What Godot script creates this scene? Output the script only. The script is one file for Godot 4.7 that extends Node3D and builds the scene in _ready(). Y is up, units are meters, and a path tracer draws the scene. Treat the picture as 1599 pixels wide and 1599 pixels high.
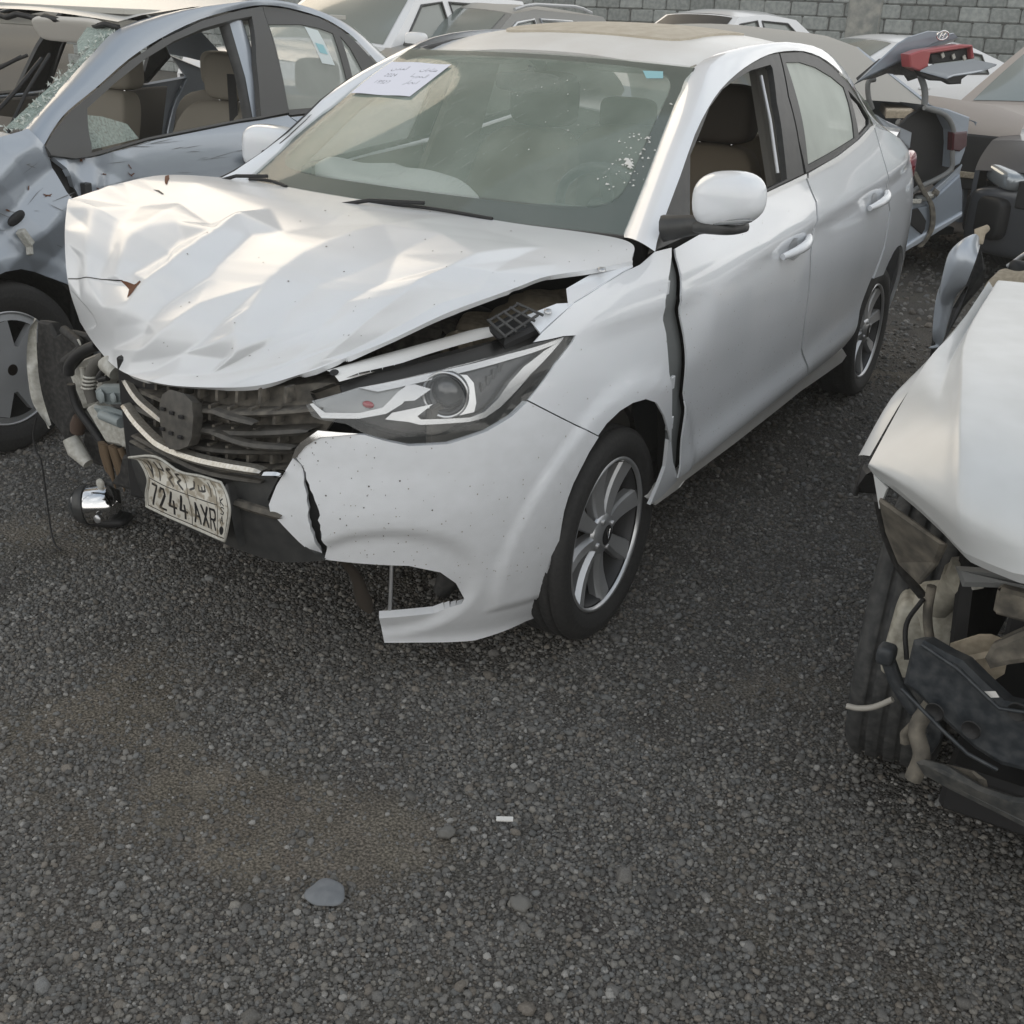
extends Node3D
# A breaker's yard: a crashed white sedan on dark gravel between other wrecks, under a hazy evening sky.
# World frame: the sedan's front axle stands over z = 0, its nose points to +z, its left side to +x; metres.

var M := {}

func _ready() -> void:
	# --- camera
	var cam := Camera3D.new()
	cam.name = "camera"
	var fwd := Vector3(sin(-0.528) * cos(-0.413), sin(-0.413), -cos(-0.528) * cos(-0.413))
	var rt := fwd.cross(Vector3.UP).normalized()
	var up := rt.cross(fwd)
	var r2 := rt * cos(0.043) + up * sin(0.043)
	var u2 := up * cos(0.043) - rt * sin(0.043)
	cam.transform = Transform3D(Basis(r2, u2, -fwd), Vector3(1.937, 1.505, 2.422))
	cam.fov = rad_to_deg(2.0 * atan(799.5 / 1787.28))
	cam.near = 0.05
	cam.far = 400.0
	add_child(cam)
	# --- sky, haze, exposure
	var env := Environment.new()
	env.background_mode = Environment.BG_SKY
	var sky := Sky.new()
	var sm := ProceduralSkyMaterial.new()
	sm.sky_top_color = Color(0.50, 0.545, 0.60)
	sm.sky_horizon_color = Color(1.0, 0.99, 0.97)
	sm.sky_curve = 0.62
	sm.ground_bottom_color = Color(0.30, 0.29, 0.28)
	sm.ground_horizon_color = Color(0.80, 0.78, 0.74)
	sm.sky_energy_multiplier = 1.2
	sm.sky_cover = clouds()
	sm.sky_cover_modulate = Color(0.92, 0.92, 0.92, 0.40)
	sky.sky_material = sm
	env.sky = sky
	env.tonemap_mode = Environment.TONE_MAPPER_LINEAR
	env.tonemap_exposure = 1.08
	env.sdfgi_enabled = true
	env.ssao_enabled = true
	env.ssil_enabled = true
	env.fog_enabled = true
	env.fog_density = 0.004
	env.fog_light_color = Color(0.85, 0.85, 0.83)
	var we := WorldEnvironment.new()
	we.name = "world"
	we.environment = env
	add_child(we)
	# --- sun behind thin cloud, low on the left and behind the cars
	var sun := DirectionalLight3D.new()
	sun.name = "sun"
	sun.light_energy = 0.22
	sun.light_color = Color(1.0, 0.93, 0.83)
	sun.light_angular_distance = 36.0
	sun.shadow_enabled = true
	sun.transform = Transform3D(Basis.looking_at(Vector3(0.80, -0.42, 0.45).normalized(), Vector3.UP), Vector3.ZERO)
	add_child(sun)
	materials()
	build_ground()
	build_wall()
	build_sedan()
	build_left_car()
	build_right_car()
	build_far_cars()
	build_small_things()

func clouds() -> ImageTexture:
	var nz := FastNoiseLite.new()
	nz.seed = 11
	nz.frequency = 0.9
	nz.fractal_octaves = 5
	var W := 1024
	var H := 512
	var im := Image.create(W, H, false, Image.FORMAT_RGBA8)
	for y in H:
		var el := PI * (0.5 - (y + 0.5) / H)
		for x in W:
			var az := TAU * x / W
			if el <= 0.0:
				im.set_pixel(x, y, Color(1, 1, 1, 0))
				continue
			var d := Vector3(cos(el) * sin(az), sin(el), cos(el) * cos(az))
			var p := d / (d.y + 0.25) * 1.6
			var k := smoothstep(-0.05, 0.35, nz.get_noise_3d(p.x, p.y, p.z))
			im.set_pixel(x, y, Color(1.0, 0.985, 0.95, k * 0.9))
	return ImageTexture.create_from_image(im)

func materials() -> void:
	M.white = mat(Color(0.80, 0.81, 0.82), 0.32, 0.0, {"coat": 1.0, "coat_rough": 0.05, "tex": noise_tex("white", 3, 0.006, Color(0.89, 0.905, 0.92), Color(0.92, 0.93, 0.945)), "scale": 0.8})
	M.white_hood = mat(Color(0.8, 0.8, 0.8), 0.40, 0.0, {"coat": 0.7, "coat_rough": 0.2, "tex": noise_tex("hoodw", 4, 0.008, Color(0.845, 0.855, 0.865), Color(0.885, 0.895, 0.905)), "scale": 1.1})
	M.white_dusty = mat(Color(0.8, 0.8, 0.8), 0.5, 0.0, {"coat": 0.5, "coat_rough": 0.25, "tex": noise_tex("roofw", 5, 0.01, Color(0.87, 0.86, 0.84), Color(0.92, 0.92, 0.91)), "scale": 1.0})
	M.white_bumper = mat(Color(0.8, 0.8, 0.8), 0.36, 0.0, {"coat": 0.8, "coat_rough": 0.12, "tex": noise_tex("bumpw", 6, 0.02, Color(0.875, 0.885, 0.895), Color(0.92, 0.93, 0.945)), "scale": 2.0})
	M.white_dirty = mat(Color(0.6, 0.6, 0.6), 0.5, 0.0, {"tex": noise_tex("dirtw", 8, 0.02, Color(0.58, 0.56, 0.52), Color(0.86, 0.85, 0.83), 512, 4, 0.2, 1.5), "scale": 2.5})
	M.jamb = mat(Color(0.15, 0.16, 0.16), 0.5)
	M.trim = mat(Color(0.035, 0.037, 0.04), 0.45, 0.0, {"tex": noise_tex("trim", 9, 0.02, Color(0.17, 0.175, 0.18), Color(0.27, 0.27, 0.265)), "scale": 2.0})
	M.trim_dust = mat(Color(0.08, 0.075, 0.07), 0.6, 0.0, {"tex": noise_tex("trimd", 10, 0.03, Color(0.23, 0.225, 0.215), Color(0.36, 0.345, 0.32), 512, 4, 0.0, 1.3), "scale": 2.0})
	M.grille_dust = mat(Color(0.13, 0.11, 0.09), 0.85, 0.0, {"tex": noise_tex("grd", 12, 0.02, Color(0.25, 0.24, 0.225), Color(0.43, 0.41, 0.375), 512, 4, 0.1, 1.4), "scale": 3.0})
	M.black = mat(Color(0.012, 0.012, 0.013), 0.6)
	M.liner = mat(Color(0.025, 0.026, 0.028), 0.65, 0.0, {"tex": noise_tex("liner", 13, 0.03, Color(0.12, 0.12, 0.125), Color(0.26, 0.255, 0.245), 512, 4, 0.0, 1.5), "scale": 3.0})
	M.tyre_worn = mat(Color.WHITE, 0.8, 0.0, {"tex": noise_tex("tyrew", 16, 0.02, Color(0.17, 0.175, 0.18), Color(0.31, 0.31, 0.305), 512, 4, 0.0, 1.5), "scale": 3.0})
	M.tyre = mat(Color(0.02, 0.02, 0.02), 0.75, 0.0, {"tex": noise_tex("tyre", 14, 0.03, Color(0.13, 0.13, 0.132), Color(0.22, 0.215, 0.21)), "scale": 5.0})
	M.alloy = mat(Color(0.55, 0.56, 0.57), 0.3, 0.75)
	M.barrel = mat(Color(0.05, 0.05, 0.052), 0.5, 0.3)
	M.speck = mat(Color(0.30, 0.27, 0.22), 0.95)
	M.alloy_grey = mat(Color(0.44, 0.445, 0.45), 0.34, 0.55)
	M.cover = mat(Color(0.34, 0.35, 0.36), 0.45, 0.2)
	M.rust_iron = mat(Color(0.09, 0.06, 0.045), 0.7, 0.3)
	M.chrome = mat(Color(0.80, 0.80, 0.80), 0.1, 1.0)
	M.chrome_dull = mat(Color(0.66, 0.67, 0.68), 0.28, 0.9)
	M.chrome_dirty = mat(Color(0.6, 0.58, 0.54), 0.35, 0.8, {"tex": noise_tex("chrd", 15, 0.05, Color(0.72, 0.69, 0.63), Color(0.90, 0.89, 0.87), 512, 4, 0.0, 1.2), "scale": 4.0})
	M.glass = glass(0.10)
	M.glass_dark = glass(0.6, Color(0.05, 0.055, 0.055))
	M.glass_screen = glass(0.14, Color(0.62, 0.75, 0.68))
	M.lamp_glass = glass(0.05, Color(0.9, 0.92, 0.92))
	M.frit = mat(Color(0.015, 0.016, 0.017), 0.4)
	M.dust_sheen_screen = film(Color(0.56, 0.64, 0.57), 0.24, "dscreen", 21, 0.012, 0.45, 1.2)  # greenish pale tint holds painted sky reflection as well as dust
	M.dust_thin = film(Color(0.42, 0.43, 0.41), 0.16, "dthin", 28, 0.01, 0.5, 1.2)
	M.lamp_silver = mat(Color(0.55, 0.56, 0.57), 0.25, 0.8)
	M.dust_sheen_side = film(Color(0.64, 0.68, 0.63), 0.72, "dside", 22, 0.01, 0.25, 1.0)  # pale tone stands in for sky reflection on top of real dust
	M.streak = film(Color(0.66, 0.68, 0.65), 0.30, "streak", 23, 0.05, 0.6, 8.0)
	M.dropping = mat(Color(0.70, 0.69, 0.66), 0.9)
	M.sticker = mat(Color(0.28, 0.52, 0.56), 0.6)
	M.cup = mat(Color(0.42, 0.43, 0.44), 0.4)
	M.red_lamp = mat(Color(0.30, 0.02, 0.03), 0.12, 0.0, {"coat": 1.0})
	M.sunroof = mat(Color(0.48, 0.44, 0.37), 0.7, 0.0, {"tex": noise_tex("sunr", 24, 0.015, Color(0.70, 0.66, 0.59), Color(0.79, 0.76, 0.70)), "scale": 2.0})
	M.rust = mat(Color(0.13, 0.05, 0.025), 0.9, 0.0, {"tex": noise_tex("rust", 25, 0.03, Color(0.30, 0.17, 0.10), Color(0.50, 0.33, 0.23)), "scale": 12.0})
	M.chip = mat(Color(0.10, 0.085, 0.07), 0.9)
	M.rubber_brown = mat(Color(0.035, 0.027, 0.02), 0.9)
	M.lamp_black = mat(Color(0.014, 0.015, 0.016), 0.3)
	M.lamp_dark = mat(Color(0.06, 0.064, 0.07), 0.25, 0.3)
	M.lamp_grey = mat(Color(0.26, 0.27, 0.275), 0.25, 0.6)
	M.lens = mat(Color(0.05, 0.055, 0.06), 0.04, 0.2, {"coat": 1.0})
	M.teal = mat(Color(0.25, 0.285, 0.29), 0.5)
	M.teal_dark = mat(Color(0.12, 0.14, 0.145), 0.5)
	M.apron = mat(Color(0.50, 0.50, 0.48), 0.5, 0.0, {"tex": noise_tex("apron", 26, 0.03, Color(0.62, 0.61, 0.57), Color(0.80, 0.80, 0.78)), "scale": 4.0})
	M.apron_dark = mat(Color(0.10, 0.095, 0.085), 0.7)
	M.fibre = mat(Color(0.13, 0.09, 0.055), 0.95)
	M.dust_tan = mat(Color(0.26, 0.22, 0.17), 0.9, 0.0, {"tex": noise_tex("dtan", 27, 0.02, Color(0.58, 0.54, 0.47), Color(0.76, 0.71, 0.63)), "scale": 4.0})
	M.cabin_dark = mat(Color(0.02, 0.02, 0.02), 0.8)
	M.cabin_tan = mat(Color(0.30, 0.28, 0.24), 0.8)
	M.headlining = mat(Color(0.45, 0.44, 0.40), 0.9)
	M.dash = mat(Color(0.04, 0.042, 0.042), 0.7)
	M.airbag = mat(Color(0.62, 0.64, 0.62), 0.8)
	M.seat = mat(Color(0.20, 0.165, 0.12), 0.75)
	M.headrest = mat(Color(0.08, 0.065, 0.052), 0.7)
	M.pillar_in = mat(Color(0.28, 0.27, 0.25), 0.8)
	more_materials()

# ------------------------------------------------------------------ naming and tagging
var used := {}
func numbered(called: String) -> String:
	if not used.has(called):
		used[called] = 0
		return called
	used[called] += 1
	return "%s_%03d" % [called, used[called]]

func tag(o: Node3D, label: String, category: String, group := "") -> Node3D:
	o.set_meta("label", label)
	if category != "": o.set_meta("category", category)
	if group != "": o.set_meta("group", group)
	return o

func thing(called: String, label: String, category: String, at := Vector3.ZERO, turn := 0.0, group := "") -> Node3D:
	var o := Node3D.new()
	o.name = numbered(called)
	add_child(o)
	o.position = at
	o.rotation.y = turn
	return tag(o, label, category, group)

func put(called: String, mesh: Mesh, m: Material, parent: Node = self, at := Vector3.ZERO, rot := Vector3.ZERO) -> MeshInstance3D:
	var o := MeshInstance3D.new()
	o.mesh = mesh
	o.material_override = m
	if parent == self:
		o.name = numbered(called)
		add_child(o)
	else:
		var nm := called
		var k := 0
		while parent.has_node(nm):
			k += 1
			nm = "%s_%03d" % [called, k]
		o.name = nm
		parent.add_child(o, true)
	o.position = at
	o.rotation = rot
	return o

# ------------------------------------------------------------------ materials
var texcache := {}
func noise_tex(key: String, seed_: int, freq: float, lo: Color, hi: Color, size := 512, oct := 4, bias := 0.0, gain := 1.0) -> ImageTexture:
	if texcache.has(key): return texcache[key]
	var nz := FastNoiseLite.new()
	nz.seed = seed_
	nz.frequency = freq
	nz.fractal_octaves = oct
	var im := nz.get_seamless_image(size, size)
	var out := Image.create(size, size, false, Image.FORMAT_RGBA8)
	for y in size:
		for x in size:
			var k := clampf((im.get_pixel(x, y).r - 0.5) * gain + 0.5 + bias, 0.0, 1.0)
			out.set_pixel(x, y, lo.lerp(hi, k))
	texcache[key] = ImageTexture.create_from_image(out)
	return texcache[key]

func mat(lin: Color, rough := 0.6, metal := 0.0, o := {}) -> StandardMaterial3D:
	var m := StandardMaterial3D.new()
	m.albedo_color = lin.linear_to_srgb()
	m.roughness = rough
	m.metallic = metal
	if o.has("coat"):
		m.clearcoat_enabled = true
		m.clearcoat = o.coat
		m.clearcoat_roughness = o.get("coat_rough", 0.06)
	if o.has("tex"):
		m.albedo_color = Color.WHITE
		m.albedo_texture = o.tex
		m.uv1_triplanar = true
		m.uv1_world_triplanar = o.get("world", false)
		m.uv1_scale = Vector3.ONE * o.get("scale", 1.0)
	if o.has("height"):
		m.heightmap_enabled = true
		m.heightmap_texture = o.height
		m.heightmap_scale = o.get("depth", 0.3)
		m.uv1_triplanar = true
		m.uv1_scale = Vector3.ONE * o.get("scale", 1.0)
	if o.has("vc"): m.vertex_color_use_as_albedo = true
	if o.has("rim"):
		m.rim_enabled = true
		m.rim = o.rim
	return m

func glass(alpha := 0.12, tint := Color(0.75, 0.85, 0.8)) -> StandardMaterial3D:
	var m := StandardMaterial3D.new()
	m.transparency = BaseMaterial3D.TRANSPARENCY_ALPHA
	m.albedo_color = Color(tint.r, tint.g, tint.b, alpha)
	m.roughness = 0.03
	return m

func film(lin: Color, opacity: float, key: String, seed_: int, freq := 0.01, vary := 0.5, sc := 1.0) -> StandardMaterial3D:
	# a layer of dust, in places with painted sky reflection, lying on glass: an alpha texture of uneven density
	var m := StandardMaterial3D.new()
	var c := lin.linear_to_srgb()
	m.transparency = BaseMaterial3D.TRANSPARENCY_ALPHA
	m.albedo_texture = noise_tex(key, seed_, freq, Color(c.r, c.g, c.b, opacity * (1.0 - vary)), Color(c.r, c.g, c.b, minf(opacity * (1.0 + vary), 1.0)), 256)
	m.uv1_triplanar = true
	m.uv1_scale = Vector3.ONE * sc
	m.roughness = 0.85
	m.metallic_specular = 0.1
	return m

# ------------------------------------------------------------------ mesh building
class MB:
	var v := PackedVector3Array()
	var n := PackedVector3Array()
	var c := PackedColorArray()
	var i := PackedInt32Array()
	var col := Color.WHITE
	func vert(p: Vector3, nn: Vector3) -> int:
		v.append(p)
		n.append(nn)
		c.append(col)
		return v.size() - 1
	func face(a: int, b: int, d: int) -> void:
		# clockwise seen from the side that the normals point to
		var g := (v[b] - v[a]).cross(v[d] - v[a])
		if g.dot(n[a] + n[b] + n[d]) > 0.0:
			i.append_array(PackedInt32Array([a, d, b]))
		else:
			i.append_array(PackedInt32Array([a, b, d]))
	func tri(a: Vector3, b: Vector3, d: Vector3, out := Vector3.ZERO) -> void:
		var g := (b - a).cross(d - a).normalized()
		if out != Vector3.ZERO and g.dot(out) < 0.0: g = -g
		var k := vert(a, g)
		vert(b, g)
		vert(d, g)
		face(k, k + 1, k + 2)
	func quad(a: Vector3, b: Vector3, d: Vector3, e: Vector3, out := Vector3.ZERO) -> void:
		var g := (d - a).cross(e - b).normalized()
		if out != Vector3.ZERO and g.dot(out) < 0.0: g = -g
		var k := vert(a, g)
		vert(b, g)
		vert(d, g)
		vert(e, g)
		face(k, k + 1, k + 2)
		face(k, k + 2, k + 3)
	# a grid of points [rows][cols], smooth; out > 0 keeps (du x dv), < 0 turns it
	func grid(g: Array, closed_u := false, closed_v := false, out := 1.0) -> void:
		var R := g.size()
		var C: int = g[0].size()
		var k := v.size()
		for r in R:
			for q in C:
				var r0 := (r - 1 + R) % R if closed_v else maxi(r - 1, 0)
				var r1 := (r + 1) % R if closed_v else mini(r + 1, R - 1)
				var q0 := (q - 1 + C) % C if closed_u else maxi(q - 1, 0)
				var q1 := (q + 1) % C if closed_u else mini(q + 1, C - 1)
				var du: Vector3 = g[r][q1] - g[r][q0]
				var dv: Vector3 = g[r1][q] - g[r0][q]
				var nn := du.cross(dv)
				if nn.length_squared() < 1e-16:
					var rr := clampi(r, 1, R - 2) if R > 2 else r
					var du2: Vector3 = g[rr][q1] - g[rr][q0]
					nn = du2.cross(dv)
				vert(g[r][q], nn.normalized() * out)
		for r in (R if closed_v else R - 1):
			for q in (C if closed_u else C - 1):
				var a := k + r * C + q
				var b := k + r * C + (q + 1) % C
				var d := k + ((r + 1) % R) * C + (q + 1) % C
				var e := k + ((r + 1) % R) * C + q
				face(a, b, d)
				face(a, d, e)
	func box(s: Vector3, t := Transform3D()) -> void:
		var h := s * 0.5
		var ch := minf(minf(h.x, h.y), h.z) * 0.22
		# chamfered: six faces pulled in by ch, joined by bevel quads
		for ax in 3:
			for sg in [-1.0, 1.0]:
				var b := (ax + 1) % 3
				var d := (ax + 2) % 3
				var pts := []
				for q in [[-1, -1], [1, -1], [1, 1], [-1, 1]]:
					var p := Vector3.ZERO
					p[ax] = sg * h[ax]
					p[b] = q[0] * (h[b] - ch)
					p[d] = q[1] * (h[d] - ch)
					pts.append(t * p)
				var o := Vector3.ZERO
				o[ax] = sg
				quad(pts[0], pts[1], pts[2], pts[3], t.basis * o)
		for ax in 3:
			var b := (ax + 1) % 3
			var d := (ax + 2) % 3
			for q in [[-1, -1], [1, -1], [1, 1], [-1, 1]]:
				var pts := []
				for w in [[0, -1.0], [0, 1.0], [1, 1.0], [1, -1.0]]:
					var p := Vector3.ZERO
					p[ax] = w[1] * (h[ax] - ch)
					p[b] = q[0] * (h[b] - (ch if w[0] == 1 else 0.0))
					p[d] = q[1] * (h[d] - (0.0 if w[0] == 1 else ch))
					pts.append(t * p)
				var o := Vector3.ZERO
				o[b] = q[0]
				o[d] = q[1]
				quad(pts[0], pts[1], pts[2], pts[3], t.basis * o)
	func tube(p: Array, r, sides := 8) -> void:
		var g := []
		var up := Vector3.UP
		for k in p.size():
			var d: Vector3 = (p[mini(k + 1, p.size() - 1)] - p[maxi(k - 1, 0)]).normalized()
			if absf(d.dot(up)) > 0.95: up = Vector3.RIGHT
			var a := d.cross(up).normalized()
			var b := a.cross(d).normalized()
			up = b
			var rad: float = r[k] if r is Array else r
			var row := []
			for s in sides:
				var th := TAU * s / sides
				row.append(p[k] + (a * cos(th) + b * sin(th)) * rad)
			g.append(row)
		var first := v.size()
		grid(g, true, false, 1.0)
		# normals outwards
		for k in p.size():
			for s in sides:
				n[first + k * sides + s] = (v[first + k * sides + s] - p[k]).normalized()
		for e in [0, p.size() - 1]:
			var o: Vector3 = (p[0] - p[1]).normalized() if e == 0 else (p[-1] - p[-2]).normalized()
			for s in range(1, sides - 1):
				tri(g[e][0], g[e][s], g[e][s + 1], o)
	func build() -> ArrayMesh:
		var a := []
		a.resize(Mesh.ARRAY_MAX)
		a[Mesh.ARRAY_VERTEX] = v
		a[Mesh.ARRAY_NORMAL] = n
		a[Mesh.ARRAY_COLOR] = c
		a[Mesh.ARRAY_INDEX] = i
		var m := ArrayMesh.new()
		m.add_surface_from_arrays(Mesh.PRIMITIVE_TRIANGLES, a)
		return m

func fixwind(mb: MB) -> void:
	for k in range(0, mb.i.size(), 3):
		var a := mb.i[k]
		var b := mb.i[k + 1]
		var d := mb.i[k + 2]
		if (mb.v[b] - mb.v[a]).cross(mb.v[d] - mb.v[a]).dot(mb.n[a] + mb.n[b] + mb.n[d]) > 0.0:
			mb.i[k + 1] = d
			mb.i[k + 2] = b

func boxm(s: Vector3) -> ArrayMesh:
	var b := MB.new()
	b.box(s)
	return b.build()

func tubem(p: Array, r, sides := 8) -> ArrayMesh:
	var b := MB.new()
	b.tube(p, r, sides)
	fixwind(b)
	return b.build()

# lathe round the x axis: profile of Vector2(axial x, radius)
func lathe(pr: Array, seg := 40, ripple = null) -> ArrayMesh:
	var b := MB.new()
	var g := []
	for k in pr.size():
		var row := []
		for s in seg:
			var th := TAU * s / seg
			var r: float = pr[k].y
			if ripple != null: r += ripple.call(k, th)
			row.append(Vector3(pr[k].x, cos(th) * r, sin(th) * r))
		g.append(row)
	b.grid(g, true, false, 1.0)
	# decide the side by the first ring that has a radius: outwards means away from the profile's centroid
	var cen := Vector2.ZERO
	for q in pr: cen += q
	cen /= pr.size()
	return b.build()

# superellipsoid: soft box, e about 0.3 (boxy) .. 1 (ball)
func soft(s: Vector3, e := 0.35, nu := 20, nv := 12, warp = null) -> ArrayMesh:
	var b := MB.new()
	var g := []
	for r in nv + 1:
		var ph := PI * (float(r) / nv - 0.5)
		var row := []
		for q in nu:
			var th := TAU * q / nu
			var cp := signf(cos(ph)) * pow(absf(cos(ph)), e)
			var sp := signf(sin(ph)) * pow(absf(sin(ph)), e)
			var ct := signf(cos(th)) * pow(absf(cos(th)), e)
			var st := signf(sin(th)) * pow(absf(sin(th)), e)
			var p := Vector3(s.x * 0.5 * cp * ct, s.y * 0.5 * sp, s.z * 0.5 * cp * st)
			if warp != null: p = warp.call(p)
			row.append(p)
		g.append(row)
	b.grid(g, true, false, -1.0)
	return b.build()

# polygon in a plane, pushed out to a plate with chamfered edges: corners as Vector3 list (about planar)
func plate(pts: Array, nrm: Vector3, th: float) -> ArrayMesh:
	var b := MB.new()
	var ax := nrm.normalized()
	var u := ax.cross(Vector3.UP if absf(ax.y) < 0.9 else Vector3.RIGHT).normalized()
	var w := ax.cross(u)
	var p2 := PackedVector2Array()
	for p in pts: p2.append(Vector2(p.dot(u), p.dot(w)))
	var n := pts.size()
	var turn := -1.0 if Geometry2D.is_polygon_clockwise(p2) else 1.0
	var bev := minf(th * 0.4, 0.008) if th >= 0.01 else 0.0
	var top := []
	for k in n:
		var e0 := (p2[k] - p2[(k - 1 + n) % n]).normalized()
		var e1 := (p2[(k + 1) % n] - p2[k]).normalized()
		var inn := (Vector2(-e0.y, e0.x) + Vector2(-e1.y, e1.x)) * turn
		var q := inn / maxf(inn.length_squared() * 0.5, 0.6) * bev
		top.append(pts[k] + u * q.x + w * q.y)
	var tris := Geometry2D.triangulate_polygon(p2)
	for k in range(0, tris.size(), 3):
		b.tri(top[tris[k]], top[tris[k + 1]], top[tris[k + 2]], ax)
		b.tri(pts[tris[k]] - ax * th, pts[tris[k + 1]] - ax * th, pts[tris[k + 2]] - ax * th, -ax)
	for k in n:
		var j := (k + 1) % n
		var e := (p2[j] - p2[k]).normalized()
		var o2 := Vector2(e.y, -e.x) * turn
		var o := u * o2.x + w * o2.y
		if bev > 0.0: b.quad(top[k], top[j], pts[j] - ax * bev, pts[k] - ax * bev, o + ax)
		b.quad(pts[k] - ax * bev, pts[j] - ax * bev, pts[j] - ax * th, pts[k] - ax * th, o)
	return b.build()

# a piece of a curved surface f(Vector2) -> Vector3: polygon cut out of a grid of cells, with a folded edge
func patch(outer: PackedVector2Array, f: Callable, cell: Vector2, th := 0.012, inside := Vector3(0, 0.55, -1.2), holes := []) -> ArrayMesh:
	var lo := outer[0]
	var hi := outer[0]
	for p in outer:
		lo = lo.min(p)
		hi = hi.max(p)
	var touched := {}
	var loops := [outer]
	loops.append_array(holes)
	for lp in loops:
		for k in lp.size():
			var a: Vector2 = lp[k]
			var d: Vector2 = lp[(k + 1) % lp.size()]
			var steps := int(ceil(maxf(absf(d.x - a.x) / cell.x, absf(d.y - a.y) / cell.y) * 6.0)) + 1
			for s in steps + 1:
				var q := (a.lerp(d, float(s) / steps) - lo) / cell
				for ox in [-1e-3, 1e-3]:
					for oy in [-1e-3, 1e-3]:
						touched[Vector2i(floori(q.x + ox), floori(q.y + oy))] = true
	var ids := {}
	var uv := PackedVector2Array()
	var tris := PackedInt32Array()
	var nx := int(ceil((hi.x - lo.x) / cell.x))
	var ny := int(ceil((hi.y - lo.y) / cell.y))
	for cy in ny:
		for cx in nx:
			var p0 := lo + Vector2(cx, cy) * cell
			var rect := PackedVector2Array([p0, p0 + Vector2(cell.x, 0), p0 + cell, p0 + Vector2(0, cell.y)])
			var polys := []
			if touched.has(Vector2i(cx, cy)):
				polys = Geometry2D.intersect_polygons(rect, outer)
				for h in holes:
					var nxt := []
					for q in polys: nxt.append_array(Geometry2D.clip_polygons(q, h))
					polys = nxt
			else:
				var mid := p0 + cell * 0.5
				if not Geometry2D.is_point_in_polygon(mid, outer): continue
				var bad := false
				for h in holes:
					if Geometry2D.is_point_in_polygon(mid, h): bad = true
				if bad: continue
				polys = [rect]
			for q in polys:
				var t := PackedInt32Array([0, 1, 2, 0, 2, 3]) if q.size() == 4 and polys.size() == 1 and not touched.has(Vector2i(cx, cy)) else Geometry2D.triangulate_polygon(q)
				if t.is_empty(): continue
				var loc := PackedInt32Array()
				for p in q:
					var key := Vector2i(roundi(p.x * 8000.0), roundi(p.y * 8000.0))
					if not ids.has(key):
						ids[key] = uv.size()
						uv.append(p)
					loc.append(ids[key])
				for k in t: tris.append(loc[k])
	var mb := MB.new()
	for p in uv: mb.vert(f.call(p), Vector3.ZERO)
	var acc := PackedVector3Array()
	acc.resize(uv.size())
	var vote := 0.0
	for k in range(0, tris.size(), 3):
		var A := tris[k]
		var B := tris[k + 1]
		var D := tris[k + 2]
		var g := (mb.v[B] - mb.v[A]).cross(mb.v[D] - mb.v[A])
		var o := signf((uv[B] - uv[A]).cross(uv[D] - uv[A]))
		g *= o
		acc[A] += g
		acc[B] += g
		acc[D] += g
		vote += g.dot(mb.v[A] - inside)
	var sg := signf(vote)
	for k in uv.size(): mb.n[k] = (acc[k] * sg).normalized()
	for k in range(0, tris.size(), 3): mb.face(tris[k], tris[k + 1], tris[k + 2])
	if th != 0.0:
		for lp in loops:
			for k in lp.size():
				var a: Vector2 = lp[k]
				var d: Vector2 = lp[(k + 1) % lp.size()]
				var steps := maxi(1, int(ceil(maxf(absf(d.x - a.x) / cell.x, absf(d.y - a.y) / cell.y))))
				for s in steps:
					var q0 := a.lerp(d, float(s) / steps)
					var q1 := a.lerp(d, float(s + 1) / steps)
					var P0: Vector3 = f.call(q0)
					var P1: Vector3 = f.call(q1)
					var e := 0.004
					var du: Vector3 = f.call(q0 + Vector2(e, 0)) - f.call(q0 - Vector2(e, 0))
					var dv: Vector3 = f.call(q0 + Vector2(0, e)) - f.call(q0 - Vector2(0, e))
					var nn := du.cross(dv).normalized() * sg
					mb.quad(P0, P1, P1 - nn * th, P0 - nn * th)
	return mb.build()

static func herm(K: Array, V: Array, x: float) -> float:
	var n := K.size()
	var i := 0
	while i < n - 2 and x >= K[i + 1]: i += 1
	var h: float = K[i + 1] - K[i]
	var t := clampf((x - K[i]) / h, 0.0, 1.0)
	var m0: float = (V[1] - V[0]) / (K[1] - K[0]) if i == 0 else (V[i + 1] - V[i - 1]) / (K[i + 1] - K[i - 1])
	var m1: float = (V[n - 1] - V[n - 2]) / (K[n - 1] - K[n - 2]) if i + 1 == n - 1 else (V[i + 2] - V[i]) / (K[i + 2] - K[i])
	m0 *= h
	m1 *= h
	var t2 := t * t
	var t3 := t2 * t
	return (2 * t3 - 3 * t2 + 1) * V[i] + (t3 - 2 * t2 + t) * m0 + (3 * t2 - 2 * t3) * V[i + 1] + (t3 - t2) * m1

static func herm3(K: Array, V: Array, x: float) -> Vector3:
	var n := K.size()
	var i := 0
	while i < n - 2 and x >= K[i + 1]: i += 1
	var h: float = K[i + 1] - K[i]
	var t := clampf((x - K[i]) / h, 0.0, 1.0)
	var m0: Vector3 = (V[1] - V[0]) / (K[1] - K[0]) if i == 0 else (V[i + 1] - V[i - 1]) / (K[i + 1] - K[i - 1])
	var m1: Vector3 = (V[n - 1] - V[n - 2]) / (K[n - 1] - K[n - 2]) if i + 1 == n - 1 else (V[i + 2] - V[i]) / (K[i + 2] - K[i])
	m0 *= h
	m1 *= h
	var t2 := t * t
	var t3 := t2 * t
	return V[i] * (2 * t3 - 3 * t2 + 1) + m0 * (t3 - 2 * t2 + t) + V[i + 1] * (3 * t2 - 2 * t3) + m1 * (t3 - t2)

func smooth_line(p: Array, per := 5) -> Array:
	var K := []
	for k in p.size(): K.append(float(k))
	var out := []
	for s in (p.size() - 1) * per + 1: out.append(herm3(K, p, float(s) / per))
	return out

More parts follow.
